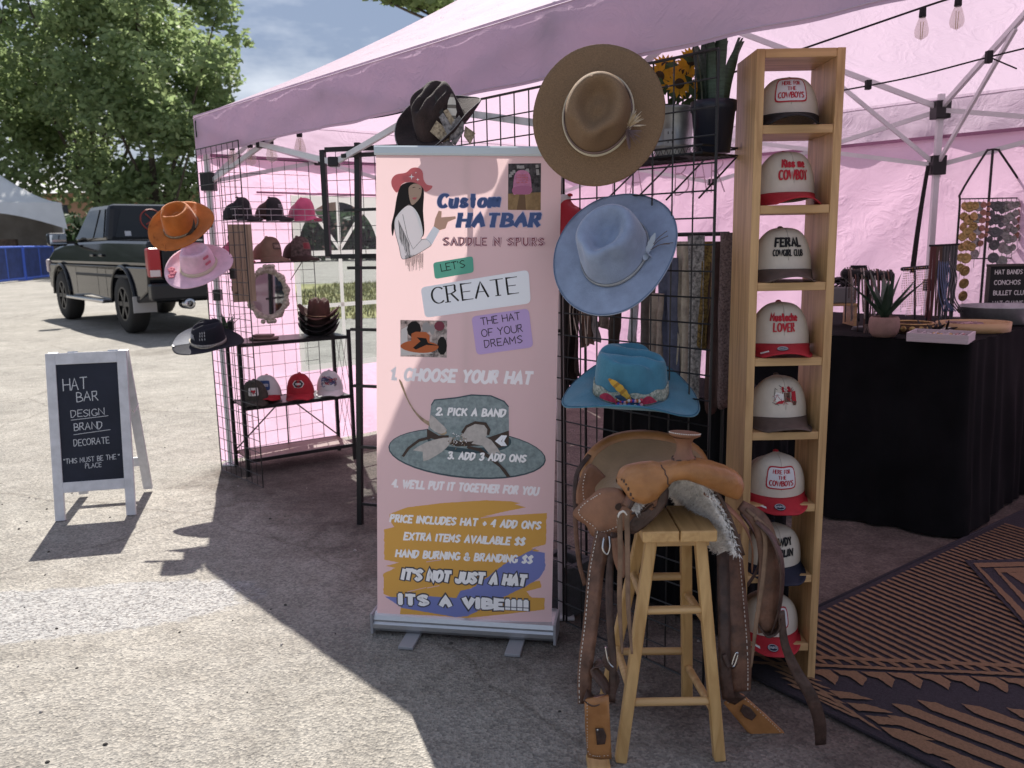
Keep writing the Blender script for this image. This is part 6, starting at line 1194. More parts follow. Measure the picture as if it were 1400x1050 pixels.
MB().lathe([(.0001, -.008), (.030, -.007), (.040, -.002), (.0415, .002), (.040, .006), (.032, .008), (.0001, .0085)], hc, 30, rot=FRH, sy=.9).build('horn_cap', LTB, hn, smooth=True)
mb = MB()
for k in range(44): a = 2 * math.pi * k / 44; p = hc + FRH @ V((.0405 * math.cos(a), .0365 * math.sin(a), .0045)); q = hc + FRH @ V((.0405 * math.cos(a + .09), .0365 * math.sin(a + .09), .0045)); mb.tube([p, q], .0014, 4)
mb.build('horn_stitching', THR, hn)
MB().tube([hb_ + V((.031 * math.cos(a), .031 * math.sin(a), .002 + .003 * math.sin(a * 8))) for a in [k * .2 for k in range(32)]], .0024, 5).build('horn_lacing', LTD, hn)
# seat and cantle
rim = crom([A_(818, 668, 2.36), A_(806, 648, 2.40), A_(813, 622, 2.43), A_(838, 602, 2.45), A_(875, 595, 2.46), A_(915, 600, 2.45), A_(948, 614, 2.43), A_(962, 640, 2.40), A_(960, 662, 2.36)], 5); frn = crom([A_(828, 690, 2.25), A_(842, 682, 2.2), A_(860, 668, 2.17), A_(885, 655, 2.15), A_(920, 645, 2.14), A_(955, 645, 2.15), A_(985, 655, 2.17), A_(1000, 670, 2.2), A_(1006, 684, 2.25)], 5); m_n = len(rim)
def seat(a, b):
    i = min(m_n - 1, round(a * (m_n - 1))); p = rim[i].lerp(frn[i], b); e = math.sin(math.pi * a); p.z -= .055 * math.sin(math.pi * min(1, b * 1.05)) ** .8 * e; p.y += .02 * e * math.sin(math.pi * b); return p
s_ = MB().surf(seat, m_n - 1, 16).build('seat', SUEB, sd_, smooth=True, solid=.008, off=-1)
for k in range(3): MB().tube(crom([seat(.30 + .12 * math.cos(t) * (1 - .25 * k), .40 + .16 * math.sin(t) * (1 - .25 * k)) + V((0, -.0006, .0006)) for t in [q * .52 for q in range(13)]], 2), .0012, 4).build('quilting_line', mat('suede_line', (.11, .07, .04), .9), s_)
MB().tube([p + V((-.008 + .012 * k_ / (m_n - 1), .008, -.012)) for k_, p in enumerate(rim)], [.021 + .006 * math.sin(math.pi * k / (m_n - 1)) for k in range(m_n)], 10).build('cantle_roll', LTO, sd_, smooth=True)
MB().tube([p + V((-.0, -.002, .006)) for p in rim], .0028, 6).build('cantle_binding', LTD, sd_, smooth=True)
MB().surf(lambda a, b: rim[min(m_n - 1, round(a * (m_n - 1)))] + V((0, .02 + .03 * b, -.02 - .10 * b)), m_n - 1, 4).build('cantle_back', LTB, sd_, smooth=True, solid=.006)
dep = lambda px: 2.075 + max(0, (905 - px)) / 120 * .17
def leather(name, pts, m, y=None, th_=.006, smn=4, par=None, lift=0, bulge=.0):
    P = crom([A_(px, py, (y if y else dep(px)) - lift) for px, py in pts], smn, closed=True); c = sum(P, V()) / len(P); mb = MB(); n = len(P)
    for ring in (1, .8, .55, .28): mb.v += [tuple(c.lerp(p, ring) + V((0, -bulge * (1 - ring ** 2), 0))) for p in P]
    for r in range(3): mb.f += [(r * n + i, r * n + (i + 1) % n, (r + 1) * n + (i + 1) % n, (r + 1) * n + i) for i in range(n)]
    mb.f.append(tuple(3 * n + i for i in range(n))); mb.m = [0] * len(mb.f); return mb.build(name, m, par or sd_, smooth=True, solid=th_, off=0)
def stitches(pts, y=None, par=None, lift=.008, gap=.0075, r=.0013, ln=.45):
    P = crom([A_(px, py, (y if y else dep(px)) - lift) for px, py in pts], 10); mb = MB(); acc = 0
    for a, b in zip(P, P[1:]):
        acc += (b - a).length
        if acc > gap: acc = 0; d = (b - a).normalized() * gap * ln; mb.tube([a, a + d], r, 4)
    return mb.build('stitching', THR, par or sd_)
rj = leather('rear_jockey', [(808, 634), (795, 650), (788, 672), (790, 697), (808, 688), (826, 668), (830, 655)], LTB, 2.34); stitches([(801, 645), (797, 665), (799, 685), (804, 692)], 2.33, rj)
fj = leather('front_jockey', [(822, 668), (806, 680), (790, 692), (784, 702), (790, 710), (802, 718), (810, 732), (826, 734), (846, 728), (862, 718), (872, 705), (893, 696), (899, 684), (894, 676), (862, 684), (846, 668)], LTB, bulge=.012)
stitches([(822, 674), (800, 688), (791, 700), (800, 711), (812, 720), (818, 727), (830, 726), (848, 718)], None, fj, .011)
MB().lathe([(.0001, .003), (.005, .002), (.006, 0)], A_(884, 683, dep(884) - .016), 10, rot=frame((0, -1, .2), (0, 0, -1))).build('concho', CHR, fj); leather('slot_keeper', [(842, 690), (848, 688), (851, 693), (846, 698), (841, 695)], LTD, dep(846) - .016, .003, 2, fj)
for k in range(3): MB().tube(crom([A_(864 + 6 * k, 702 - k, dep(865) - .012), A_(876 + 6 * k, 700 - 3 * k, dep(876) - .016), A_(890 + 3 * k, 686 + 4 * k, dep(890) - .012)], 4), .0035, 5).build('latigo_keeper', LTD, fj)
lc = leather('skirt_corner', [(868, 706), (895, 690), (905, 672), (914, 668), (910, 690), (888, 715), (866, 730), (858, 722)], LTD, 2.095, .005, 3)
def strap(name, pts, w, m, wd=(1, 0, 0), par=None, th_=.0035, n=6, twist=None):
    """flat strap through (px, py, depth) points; w one width or one per point"""
    P = crom([A_(*q) for q in pts], n); ws = w if isinstance(w, (list, tuple)) else [w] * len(pts); Wd = [q.x for q in crom([V((x, 0, 0)) for x in ws], n)]; mb = MB(); N_ = len(P); wd = V(wd)
    D = [(twist[0] if twist else wd)] * 1
    def fn(a, b):
        i = min(N_ - 1, round(b * (N_ - 1))); t = (P[min(i + 1, N_ - 1)] - P[max(i - 1, 0)]).normalized(); ww = wd if not twist else V(twist[0]).lerp(V(twist[1]), b); e = (ww - t * ww.dot(t)).normalized(); return P[i] + e * Wd[i] * (a - .5)
    mb.surf(fn, 3, N_ - 1); o = mb.build(name, m, par or sd_, smooth=True, solid=th_, off=0); return o, fn, N_
def strap_stitch(fn, N_, a, par):
    mb = MB()
    for i in range(N_ - 1):
        A, B = fn(a, i / (N_ - 1)), fn(a, (i + 1) / (N_ - 1)); m = max(1, int((B - A).length / .009))
        for k in range(m): p, q = A.lerp(B, k / m), A.lerp(B, (k + .5) / m); mb.tube([p + V((0, -.004, 0)), q + V((0, -.004, 0))], .0013, 4)
    mb.build('stitching', THR, par)
# near-side fender and stirrup
o, fn, N_ = strap('fender', [(826, 728, 2.16), (815, 780, 2.13), (808, 850, 2.09), (800, 915, 2.06), (799, 962, 2.04)], [.05, .045, .042, .040, .036], LTM); strap_stitch(fn, N_, .12, o)
strap('fender_strap', [(840, 728, 2.14), (833, 790, 2.11), (834, 850, 2.07), (838, 905, 2.05), (836, 960, 2.04)], .02, LTD); strap('stirrup_leather', [(824, 905, 2.05), (812, 915, 2.04), (826, 935, 2.03), (828, 950, 2.02), (812, 958, 2.01), (800, 950, 2.01)], .036, LTD, (.55, 1, .25))
strap('hobble_strap', [(835, 885, 2.06), (827, 905, 2.05), (843, 925, 2.05), (838, 950, 2.05)], .014, LTD)
sl = leather('stirrup_cover', [(799, 956), (816, 954), (832, 951), (834, 990), (836, 1036), (820, 1037), (803, 1034), (800, 995)], LTO, 2.0, .01, 1); leather('wear_patch', [(814, 996), (825, 996), (829, 1006), (827, 1017), (816, 1018)], LTD, 1.990, .003, 1, sl); MB().lathe([(.0001, .002), (.003, .001), (.003, -.002)], A_(817, 998, 1.986), 8, rot=frame((0, -1, 0), (0, 0, -1))).build('rivet', CHR, sl)
stitches([(803, 958), (803, 1000), (806, 1031), (832, 1033)], 1.996, sl, .002, .006, .0009)
MB().box(A_(818, 1047, 2.03), (.062, .07, .035), bev=.006).build('stirrup_tread', OAKY, sl)
MB().tube(crom([A_(826, 735, 2.13), A_(824, 750, 2.12), A_(830, 758, 2.12), A_(834, 748, 2.12), A_(833, 733, 2.13)], 4), .003, 6).build('dee_ring', CHR, sd_, smooth=True)
MB().tube(crom([A_(828, 885, 2.045), A_(832, 905, 2.04), A_(838, 912, 2.04)], 4), .0025, 6).build('buckle', CHR, sd_)
for k, (x0, x1, x2) in enumerate(((847, 850, 851), (857, 862, 864))): strap('saddle_string', [(x0, 702 - 4 * k, 2.06), (x0 + 1, 760, 2.055), (x1 - 3, 830, 2.045), (x2, 894, 2.03)], [.014, .013, .012, .006], THONG)
MB().tube(crom([A_(846, 730, 2.07), A_(845, 706, 2.06), A_(852, 699, 2.06), A_(857, 704, 2.06)], 4), .003, 6).build('string_loop', THR, sd_)
strap('rear_string', [(786, 700, 2.32), (788, 735, 2.30), (792, 770, 2.29), (800, 800, 2.28)], .013, LTM); strap('rear_string', [(806, 622, 2.42), (790, 645, 2.38), (786, 675, 2.35), (788, 712, 2.32)], .014, LTD)
strap('cinch_billet', [(843, 735, 2.12), (848, 765, 2.11), (851, 790, 2.1)], [.03, .036, .01], LTB)
# off-side fender, latigo and stirrup
o, fn, N_ = strap('off_fender', [(1000, 730, 2.24), (1008, 840, 2.15), (1012, 900, 2.12), (1014, 945, 2.12)], [.05, .062, .062, .05], LTM); strap_stitch(fn, N_, .82, o)
strap('off_fender_strap', [(988, 740, 2.22), (990, 850, 2.13), (991, 915, 2.10), (996, 955, 2.10)], .034, LTD)
bk_ = strap('buckle_strap', [(990, 895, 2.10), (998, 912, 2.09), (1006, 905, 2.09)], .014, LTD)[0]; MB().tube(crom([A_(1001, 908, 2.08), A_(1006, 893, 2.08), A_(1009, 895, 2.08), A_(1004, 910, 2.08)], 3, closed=True), .0026, 6).build('buckle', CHR, bk_)
strap('skirt_rim', [(962, 672, 2.10), (990, 690, 2.10), (1015, 715, 2.11), (1028, 745, 2.13), (1028, 780, 2.15)], [.03, .034, .03, .03, .02], LTB, (.2, 1, .2)); strap('skirt_rim', [(1012, 700, 2.14), (1034, 735, 2.15), (1036, 775, 2.17), (1022, 800, 2.18)], .022, LTD, (.3, 1, .1))
strap('latigo', [(1012, 690, 2.14), (1040, 715, 2.12), (1052, 765, 2.11), (1050, 820, 2.10), (1052, 864, 2.10)], [.03, .05, .058, .06, .062], LTM); strap('latigo', [(1055, 866, 2.095), (1066, 830, 2.08), (1069, 775, 2.08), (1056, 735, 2.09), (1034, 712, 2.11)], [.02, .026, .034, .034, .03], LTD, (.7, 1, 0))
strap('latigo_end', [(1036, 852, 2.095), (1048, 868, 2.09), (1062, 862, 2.09), (1068, 845, 2.09)], .022, LTD, (.1, 1, .2))
strap('off_string', [(1032, 706, 2.12), (1046, 735, 2.10), (1043, 790, 2.09), (1034, 850, 2.08), (1027, 912, 2.07)], [.012, .012, .012, .011, .005], THONG); strap('off_string', [(1020, 696, 2.13), (1050, 722, 2.11), (1066, 745, 2.10)], .008, THONG)
strap('tie_strap', [(1068, 835, 2.09), (1073, 880, 2.08), (1090, 920, 2.07), (1108, 950, 2.06), (1120, 985, 2.06), (1122, 1018, 2.07)], [.018, .022, .03, .034, .034, .03], LTD)
sr = leather('stirrup_cover', [(990, 962), (1008, 948), (1016, 950), (1050, 980), (1076, 1005), (1078, 1016), (1062, 1028), (1054, 1026), (1020, 998)], LTO, 2.17, .012, 1); leather('wear_patch', [(1012, 972), (1016, 963), (1026, 968), (1034, 978), (1028, 985), (1018, 980)], LTD, 2.158, .003, 1, sr); leather('scuffed_edge', [(1050, 1018), (1060, 1008), (1078, 1004), (1079, 1016), (1062, 1029), (1054, 1027)], LTD, 2.159, .003, 1, sr)
stitches([(994, 962), (1012, 952), (1050, 984), (1072, 1006)], 2.162, sr, .001, .006, .0009)
strap('stirrup_leather', [(1000, 925, 2.13), (1000, 950, 2.14), (1012, 958, 2.15)], .045, LTD)
# ================================================================ back table and its goods, rug, string lights
TZ = .925; tc0 = gp(1306, 737); tu, tv = V((.80, -.60, 0)), V((.72, .69, 0)).normalized()
t1 = draped_table('draped_table', 'long black draped table at the right loaded with hat bands and trims', tc0 - tu * 1.15, tu, tv, 1.15, 1.26, TZ, 8, 30)
def tp(px, py): return gp(px, py, TZ + .004)
def tq(px, d):
    p = at(px, 440, d); return V((p.x, d, TZ + .004))
def rel(o, px, py): return onp(px, py, o, V((0, -1, 0))) - o      # a point in the upright plane through o that faces the camera
# lace rack
VELV = mat('black_velvet', (.010, .010, .011), .95, sheen=.4)
o = tq(1186, 4.2); t = thing('lace_rack', 'padded black T-bar rack hung with leather hat bands on the table', 'display stand', o)
mb = MB(); a, b = rel(o, 1150, 374), rel(o, 1222, 378); mb.tube([a, a.lerp(b, .04), a.lerp(b, .5), a.lerp(b, .96), b], [.012, .026, .024, .026, .012], 14); bar_ = mb.build('padded_bar', VELV, t, smooth=True)
MB().tube([(0, 0, .01), a.lerp(b, .5)], .010, 8).build('post', VELV, t); MB().lathe([(.0001, .016), (.07, .014), (.075, 0)], seg=24).build('base', VELV, t, smooth=True)
LC = [mat('band_black', (.012, .012, .013), .6), mat('band_dark_brown', (.05, .03, .022), .6), mat('band_taupe', (.16, .12, .10), .6, var=.3, vs=60), mat('band_braid', (.3, .27, .25), .7, var=.7, vs=150), mat('band_rust', (.11, .05, .035), .6)]
rg = random.Random(4)
for k in range(22):
    f_ = .06 + .88 * k / 21; c = a.lerp(b, f_); ln = rg.uniform(.10, .24) if k % 3 else rg.uniform(.22, .30); w = rg.uniform(.005, .010); dx = rg.uniform(-.012, .012); mb = MB()
    mb.surf(lambda i, j: c + V(((i - .5) * w + dx * j * j, -.026 * math.cos(min(1, j * 4) * 1.5 - 1.5) - .004 * (k % 3) - .02 * j, .030 * math.sin(max(0, 1.5 - j * 8)) - ln * j + .004 * math.sin(j * 12 + k))), 2, 14); mb.build('hat_band', LC[k % 5], t, smooth=True, solid=.002)
mb = MB(); c = rel(o, 1172, 456) + V((0, -.11, .0))
for k in range(14): mb.tube(crom([c + V((rg.uniform(-.01, .01), 0, .06)), c + V((rg.uniform(-.03, .03), -.01, -.05)), c + V((rg.uniform(-.06, .06), -.005, -.10)), c + V((rg.uniform(-.05, .05), 0, rg.uniform(-.2, -.12)))], 4), .0016, 4)
mb.build('lace_ends', LC[2], t)
o = tq(1140, 4.45); t = thing('storage_box', 'grey storage box on a pale riser half hidden by the cubby', 'box', o); MB().box((0, 0, .115), (.20, .16, .012), bev=.002).build('riser_top', PINEX, t); MB().box((.085, 0, .055), (.014, .15, .108)).build('riser_leg', PINEX, t); MB().box((-.085, 0, .055), (.014, .15, .108)).build('riser_leg', PINEX, t); MB().box((0, 0, .165), (.18, .14, .085), bev=.006).build('box_body', mat('grey_box', (.17, .17, .17), .7), t)
o2 = o + Z * .21; t = thing('strap_bundle', 'bundle of black leather straps lying on the grey storage box', 'straps', o2); mb = MB()
for k in range(16): mb.tube(crom([V((rg.uniform(-.07, .07), rg.uniform(-.05, .03), rg.uniform(0, .05))) for _ in range(4)], 5), .005, 5)
mb.build('straps', LC[0], t)
MBK = MB()
for k in range(14): x = -.02 + .006 * k; MBK.tube(crom([V((x + .06, -.02, .0)), V((x + .065, -.03, .05 + .004 * (k % 4))), V((x + .085, -.035, .11)), V((x + .1, -.03, .085 - .004 * k % 3))], 4), .0028, 4)
MBK.build('standing_loops', LC[0], t)
# aloe
o = tq(1209, 3.92); t = thing('potted_aloe', 'spiky aloe in a ribbed terracotta pot at the table front', 'potted plant', o); TER = mat('pale_terracotta', (.26, .165, .14), .8, var=.12, vs=30)
mb = MB(); pf = [(.0001, 0), (.050, .0), (.064, .02), (.069, .05), (.066, .085), (.060, .095), (.055, .095), (.055, .085), (.0001, .085)]; mb.lathe(pf, seg=48)
mb.v = [(x * (1 + .018 * math.cos(24 * math.atan2(y, x))), y * (1 + .018 * math.cos(24 * math.atan2(y, x))), z) if .03 < z < .09 else (x, y, z) for x, y, z in mb.v]; mb.build('pot', TER, t, smooth=True)
aloe(t, 13, .26, .020, .085, mat('aloe_dark', (.03, .06, .038), .45, var=.3, vs=15), .75, 9)
# small necklace T-bar
o = tq(1251, 4.25); t = thing('necklace_stand', 'small black T-bar stand dripping with fine chains', 'display stand', o); a, b = rel(o, 1232, 368), rel(o, 1270, 365)
MB().tube([a, a + (b - a) * .05, b - (b - a) * .05, b], [.008, .010, .010, .008], 8).build('cross_bar', BLKC, t); MB().tube([(0, 0, 0), a.lerp(b, .5)], .006, 8).build('post', BLKC, t); MB().lathe([(.0001, .01), (.045, .008), (.05, 0)], seg=20).build('base', BLKC, t)
CHN = [mat('chain_silver', (.4, .38, .38), .4, .7), mat('chain_rose', (.4, .22, .22), .4, .5), mat('chain_gold', (.4, .28, .1), .4, .7)]
for k in range(14):
    c = a.lerp(b, .05 + .9 * k / 13); mb = MB(); ln = rg.uniform(.20, .26)
    for j in range(int(ln / .012)): mb.lathe([(.0001, .004), (.0034, 0), (.0001, -.004)], c + V((.003 * math.sin(j * .7 + k), -.012, -.012 * j)), 5)
    mb.build('chain', CHN[k % 3], t)
# leather lace panel
o = tq(1291, 4.42); t = thing('lace_display', 'upright board of maroon and grey leather laces with blue cords', 'display stand', o); LP = [mat('lace_maroon', (.10, .03, .03), .6), mat('lace_brown', (.09, .055, .04), .6), mat('lace_grey', (.10, .10, .105), .6), mat('lace_charcoal', (.04, .042, .045), .6)]
a, b = rel(o, 1273, 337), rel(o, 1309, 335)
for k in range(18):
    x = a.lerp(b, k / 17); mb = MB(); ln = x.z * rg.uniform(.9, .98); mb.tube([x, x + V((rg.uniform(-.004, .004), -.004, -ln * .5)), x + V((rg.uniform(-.012, .004), -.006, -ln))], .0042, 5); mb.build('lace', LP[0 if k < 4 else 1 if k < 8 else 2 if k % 2 else 3], t)
MB().tube([a + V((-.01, 0, .004)), b + V((.01, 0, .004))], .006, 6).build('top_bar', BLKC, t)
for px in (1275, 1307): p = rel(o, px, 336); MB().tube([V((p.x, .01, 0)), V((p.x, .01, p.z))], .005, 6).build('post', BLKC, t)
BLC = mat('blue_cord', (.10, .13, .22), .6)
for k in range(9):
    x = rel(o, 1284 + 2.2 * k, 356); MB().tube(crom([x, x + V((.004 * k - .01, -.02, -.09)), x + V((.012 * math.sin(k), -.03, -.19)), x + V((.03 + .004 * k, -.03, -.27))], 5), .0035, 5).build('cord', BLC if k < 6 else LP[2], t, smooth=True)
# gold hoop tray, trays, tub
o = tq(1246, 4.08); t = thing('concho_tray', 'round dark tray ringed with gold conchos beside the aloe pot', 'tray', o); GLD = mat('aged_gold', (.42, .29, .12), .35, .8, var=.2, vs=50)
MB().lathe([(.0001, .004), (.095, .004), (.10, .045), (.104, .045), (.098, 0), (.0001, 0)], seg=36).build('bowl', mat('dark_wicker', (.09, .05, .03), .8, var=.4, vs=60), t, smooth=True); MB().tube([V((.102 * math.cos(x * .175), .102 * math.sin(x * .175), .046)) for x in range(37)], .004, 6, cap=False).build('rim', GLD, t)
for k in range(16): x = k * 2 * math.pi / 16; MB().lathe([(.0001, .005), (.012, .003), (.015, 0)], (.103 * math.cos(x), .103 * math.sin(x), .024), 10, rot=frame((math.cos(x), math.sin(x), 0), (0, 0, -1))).build('concho', GLD, t)
o = tp(1286, 466); t = thing('jewellery_tray', 'white square tray of small charms at the table front edge', 'tray', o); WTR = mat('white_tray', (.50, .44, .46), .6); rz = Matrix((tu, tv - tu * tv.dot(tu), Z)).transposed(); y2 = (tv - tu * tv.dot(tu)).normalized(); rz = Matrix((tu, y2, Z)).transposed()
MB().box(V((0, 0, .012)), (.25, .20, .022), rz, bev=.003).build('tray_body', WTR, t)
for q, sz in ((y2 * .096, (.25, .008, .018)), (y2 * -.096, (.25, .008, .018)), (tu * .121, (.008, .184, .018)), (tu * -.121, (.008, .184, .018))): MB().box(q + Z * .032, sz, rz).build('tray_edge', WTR, t)
for k in range(4): MB().box(tu * (-.08 + .052 * k) + Z * .028, (.004, .18, .010), rz).build('divider', WTR, t)
for k in range(26): MB().lathe([(.0001, .008), (.008, .005), (.010, 0)], tu * rg.uniform(-.1, .1) + y2 * rg.uniform(-.08, .08) + Z * .024, 7).build('charm', (GLD, CHN[0], LC[0], CHN[1])[k % 4], t)
o = tq(1331, 4.08); t = thing('wooden_tray', 'round pale wooden tray of pinkish trims on the table', 'tray', o); BIR = wood('birch', (.38, .23, .10), (.50, .33, .17), 'X', .5, knots=False)
MB().lathe([(.0001, .006), (.165, .006), (.170, .046), (.178, .046), (.176, 0), (.0001, 0)], seg=44, sy=.72).build('tray_body', BIR, t, smooth=True); mb = MB()
for k in range(40): mb.tube(crom([V((rg.uniform(-.12, .04), rg.uniform(-.08, .08), .012 + rg.uniform(0, .03))) for _ in range(3)], 4), rg.uniform(.003, .008), 5, mi=k % 2)
mb.build('trims', [mat('pink_trim', (.42, .27, .28), .8), mat('mauve_trim', (.26, .17, .17), .8)], t)
o = tq(1372, 4.40); t = thing('metal_tub', 'oval galvanised tub behind the wooden tray', 'tub', o); MB().lathe([(.0001, .005), (.215, .005), (.23, .085), (.236, .09), (.236, .097), (.226, .095), (.21, .02), (.0001, .012)], seg=48, sy=.7).build('tub_body', GALV, t, smooth=True); MB().tube(crom([V((.22, -.05, .07)), V((.25, -.03, .06)), V((.25, .03, .06)), V((.22, .05, .07))], 5), .004, 6).build('handle', GALV, t)
o = tq(1279, 3.98); t = thing('feather_pile', 'pile of black and white feathers between concho tray and white tray', 'feathers', o); mb = MB()
for k in range(22): c = V((rg.uniform(-.06, .06), rg.uniform(-.04, .04), .01)); d = V((rg.gauss(0, 1), rg.gauss(0, 1), rg.uniform(.2, .9))).normalized() * rg.uniform(.04, .08); quill(mb, c, c + d, .008, up=(0, -1, .3), mi=0 if k % 4 else 1, n=5)
mb.build('feathers', [MATS['black_feather'], mat('pale_feather', (.6, .56, .5), .8)], t)
# letter board
o = tq(1376, 4.58); t = thing('letter_board', 'black felt letter board listing hat bands, conchos, bullet clusters and chains', 'letter board', o)
pA, pB, pC = rel(o, 1347, 426), rel(o, 1442, 428), rel(o, 1350, 363); bw = (pB - pA); bh_ = (pC - pA); hv = Z * bh_.length; wv = V((bw.x, 0, 0)); bwid = bw.length
MB().box(pA + wv * .5 + hv * .5 + V((0, .008, 0)), (bwid, .012, bh_.length), bev=.001).build('felt_face', mat('felt_black', (.018, .02, .02), .95), t)
for c, s_ in ((pA + wv * .5, (bwid + .02, .02, .014)), (pA + wv * .5 + hv, (bwid + .02, .02, .014)), (pA + hv * .5, (.014, .02, bh_.length)), (pA + wv + hv * .5, (.014, .02, bh_.length))): MB().box(c, s_, bev=.002).build('frame_strip', mat('dark_oak', (.05, .042, .038), .6), t)
for row, (tx, wd_) in enumerate((('HAT BANDS', .40), ('CONCHOS  3', .50), ('BULLET CLUSTER', .62), ('HAT CHAINS 3', .52))):
    mb = MB(); lettering(mb, tx, lambda u, v, z: pA + V((.035 * 1 + u, -.0005 - z, bh_.length * (.80 - .225 * row) + v)), bwid * wd_, .027, .15); mb.build('lettering', mat('letter_white', (.62, .62, .6), .6), t)
for f_ in (.15, .85): MB().bar(pA + wv * f_ + V((0, .02, .1)), V(((pA + wv * f_).x, .06, 0)), .012).build('foot', BLKC, t)
# concho rack
o = tq(1357, 4.68); t = thing('concho_rack', 'black wire easel rack with strings of gold and silver conchos', 'display rack', o)
P = lambda px, py, d=0: rel(o, px, py) + V((0, d, 0))
x0, x1 = P(1313, 270).x, P(1402, 270).x; zt, zm, zl = P(1357, 205).z, P(1313, 272).z, P(1313, 354).z
mb = MB(); mb.tube(crom([V((x0, 0, 0)), V((x0, 0, zm - .05)), V((x0, 0, zm + .03)), V((P(1347, 206).x, 0, zt - .02)), V((P(1352, 204).x, 0, zt)), V((P(1364, 204).x, 0, zt)), V((P(1369, 206).x, 0, zt - .02)), V((x1, 0, zm + .03)), V((x1, 0, zm - .05)), V((x1, 0, 0))], 5), .006, 6); mb.build('frame_wire', BLKW, t, smooth=True)
MB().tube([V((P(1358, 205).x, .004, 0)), V((P(1358, 205).x, .004, zt))], .007, 6).build('centre_post', BLKW, t)
for z in (zm, zl): MB().tube([V((x0, -.002, z)), V((x1, -.002, z))], .004, 6).build('cross_wire', BLKW, t)
MB().bar((x0, -.1, .006), (x0, .1, .006), .012).build('foot', BLKW, t); MB().bar((x1, -.1, .006), (x1, .1, .006), .012).build('foot', BLKW, t)
CN = [mat('concho_gold', (.36, .24, .10), .4, .7, var=.3, vs=60), mat('concho_silver', (.24, .23, .22), .4, .7, var=.3, vs=60), mat('concho_dark', (.10, .10, .105), .45, .6), mat('concho_copper', (.30, .15, .11), .45, .6)]
for k in range(14):
    x = x0 + .02 + (x1 - x0 - .03) * k / 13; rad = (.024, .030, .024, .028, .018, .012, .020, .030, .016, .032, .026, .020, .018, .026)[k]; mi = (0, 0, 0, 1, 3, 3, 2, 2, 2, 1, 1, 1, 3, 1)[k]; n_c = (7, 9, 5, 5, 6, 7, 5, 6, 6, 5, 5, 6, 5, 5)[k]; gap = rad * 2.35; yy = -.012 - .004 * (k % 3)
    sg = MB().tube([(x, yy, zm), (x, yy, zm - gap * n_c - .05)], .0014, 4).build('concho_string', LC[1], t)
    for j in range(n_c): MB().lathe([(.0001, .004), (rad * .35, .003), (rad * .42, .0012), (rad * .8, .0028), (rad * .86, .001), (rad, .0006), (rad, -.0008), (.0001, -.001)], (x, yy - .004, zm - .02 - gap * (j + .35)), 12, rot=frame((rg.uniform(-.25, .25), -1, rg.uniform(-.2, .2)), (0, 0, -1))).build('concho', CN[mi], sg)
# hanging strap by the post
o = T(TL - .03, TL - .09, 1.80) + FL; t = MB().surf(lambda a, b: V((.022 * (a - .5) * (1 + .5 * b) - .05 * b, .012 * math.sin(b * 3), -.62 * b)), 3, 12).build('hanging_strap', mat('black_webbing', (.014, .013, .014), .8), None, smooth=True, solid=.003); t.location = o; tag(t, 'black webbing strap hanging from the inner tent post bracket', 'strap')
# ---------------------------------------------------------------- rug
RD = mat('rug_dark', (.030, .026, .034), .95, var=.3, vs=160, bump=.5, bs=400); RT_ = mat('rug_tan', (.20, .12, .066), .95, var=.2, vs=160, bump=.5, bs=400)
e1 = V((.805, .593, 0)); e2 = V((.593, -.805, 0)); rc = V((.665, 2.595, 0)); RZ = .010
rug = thing('patterned_rug', 'brown and black tribal patterned rug under the cubby at lower right', 'rug', rc)
def rp(p, q, z=RZ): return e1 * p + e2 * q + Z * (z + .0015 * noise2(p * 3, q * 3, 2))
cor = []
for (cx, cy, a0) in ((.10, .10, 180), (.10, 2.3, 90), (3.4, 2.3, 0), (3.4, .10, -90)):
    for k in range(7): a = R(a0 + (k * 15 if True else 0)); cor.append((cx + .10 * math.cos(R(a0 - 15 * k + 0)) , cy + .10 * math.sin(R(a0 - 15 * k))))
cor = [(.10 - .10 * math.cos(R(15 * k)), .10 - .10 * math.sin(R(15 * k))) for k in range(7)][::-1] + [(0, 1.9), (.08, 2.1)] + [(3.5, 2.1), (3.5, 0)]
MB().prism([rp(p, q, 0.002) for p, q in cor], (0, 0, RZ - .003)).build('base_weave', RD, rug)
NEG = rc * -1
def gl(px, py): return gp(px, py, RZ + .003) + NEG
def wig(P, amp=.0022, step=.012):
    Q = []
    for a, b in zip(P, P[1:] + P[:1]):
        m = max(1, int((b - a).length / step))
        for i in range(m): Q.append(a.lerp(b, i / m) + V((rg.uniform(-amp, amp), rg.uniform(-amp, amp), 0)))
    return Q
mbr = MB()
zc_ = [0]
def clip(P):
    for ax, lim, sg in ((e1, .035, 1), (e2, .03, 1), (e1, 3.4, -1), (e2, 2.05, -1)):
        Q = []
        for a, b in zip(P, P[1:] + P[:1]):
            da, db = sg * (a.dot(ax) - lim), sg * (b.dot(ax) - lim)
            if da >= 0: Q.append(a)
            if da * db < 0: Q.append(a.lerp(b, da / (da - db)))
        P = Q
        if len(P) < 3: return []
    return P
def rpoly(P, z=.0035):
    P = clip([V((q.x, q.y, 0)) for q in P])
    if len(P) < 3: return
    zc_[0] += 1; mbr.poly([V((q.x, q.y, RZ + z + .00002 * zc_[0])) for q in wig(P)])
LA, LB_ = gl(1100, 898), gl(1400, 911); Ld = (LB_ - LA).normalized(); d1 = (gl(1384, 909) - gl(1158, 810)); d1.normalize(); nrmL = V((-Ld.y, Ld.x, 0))
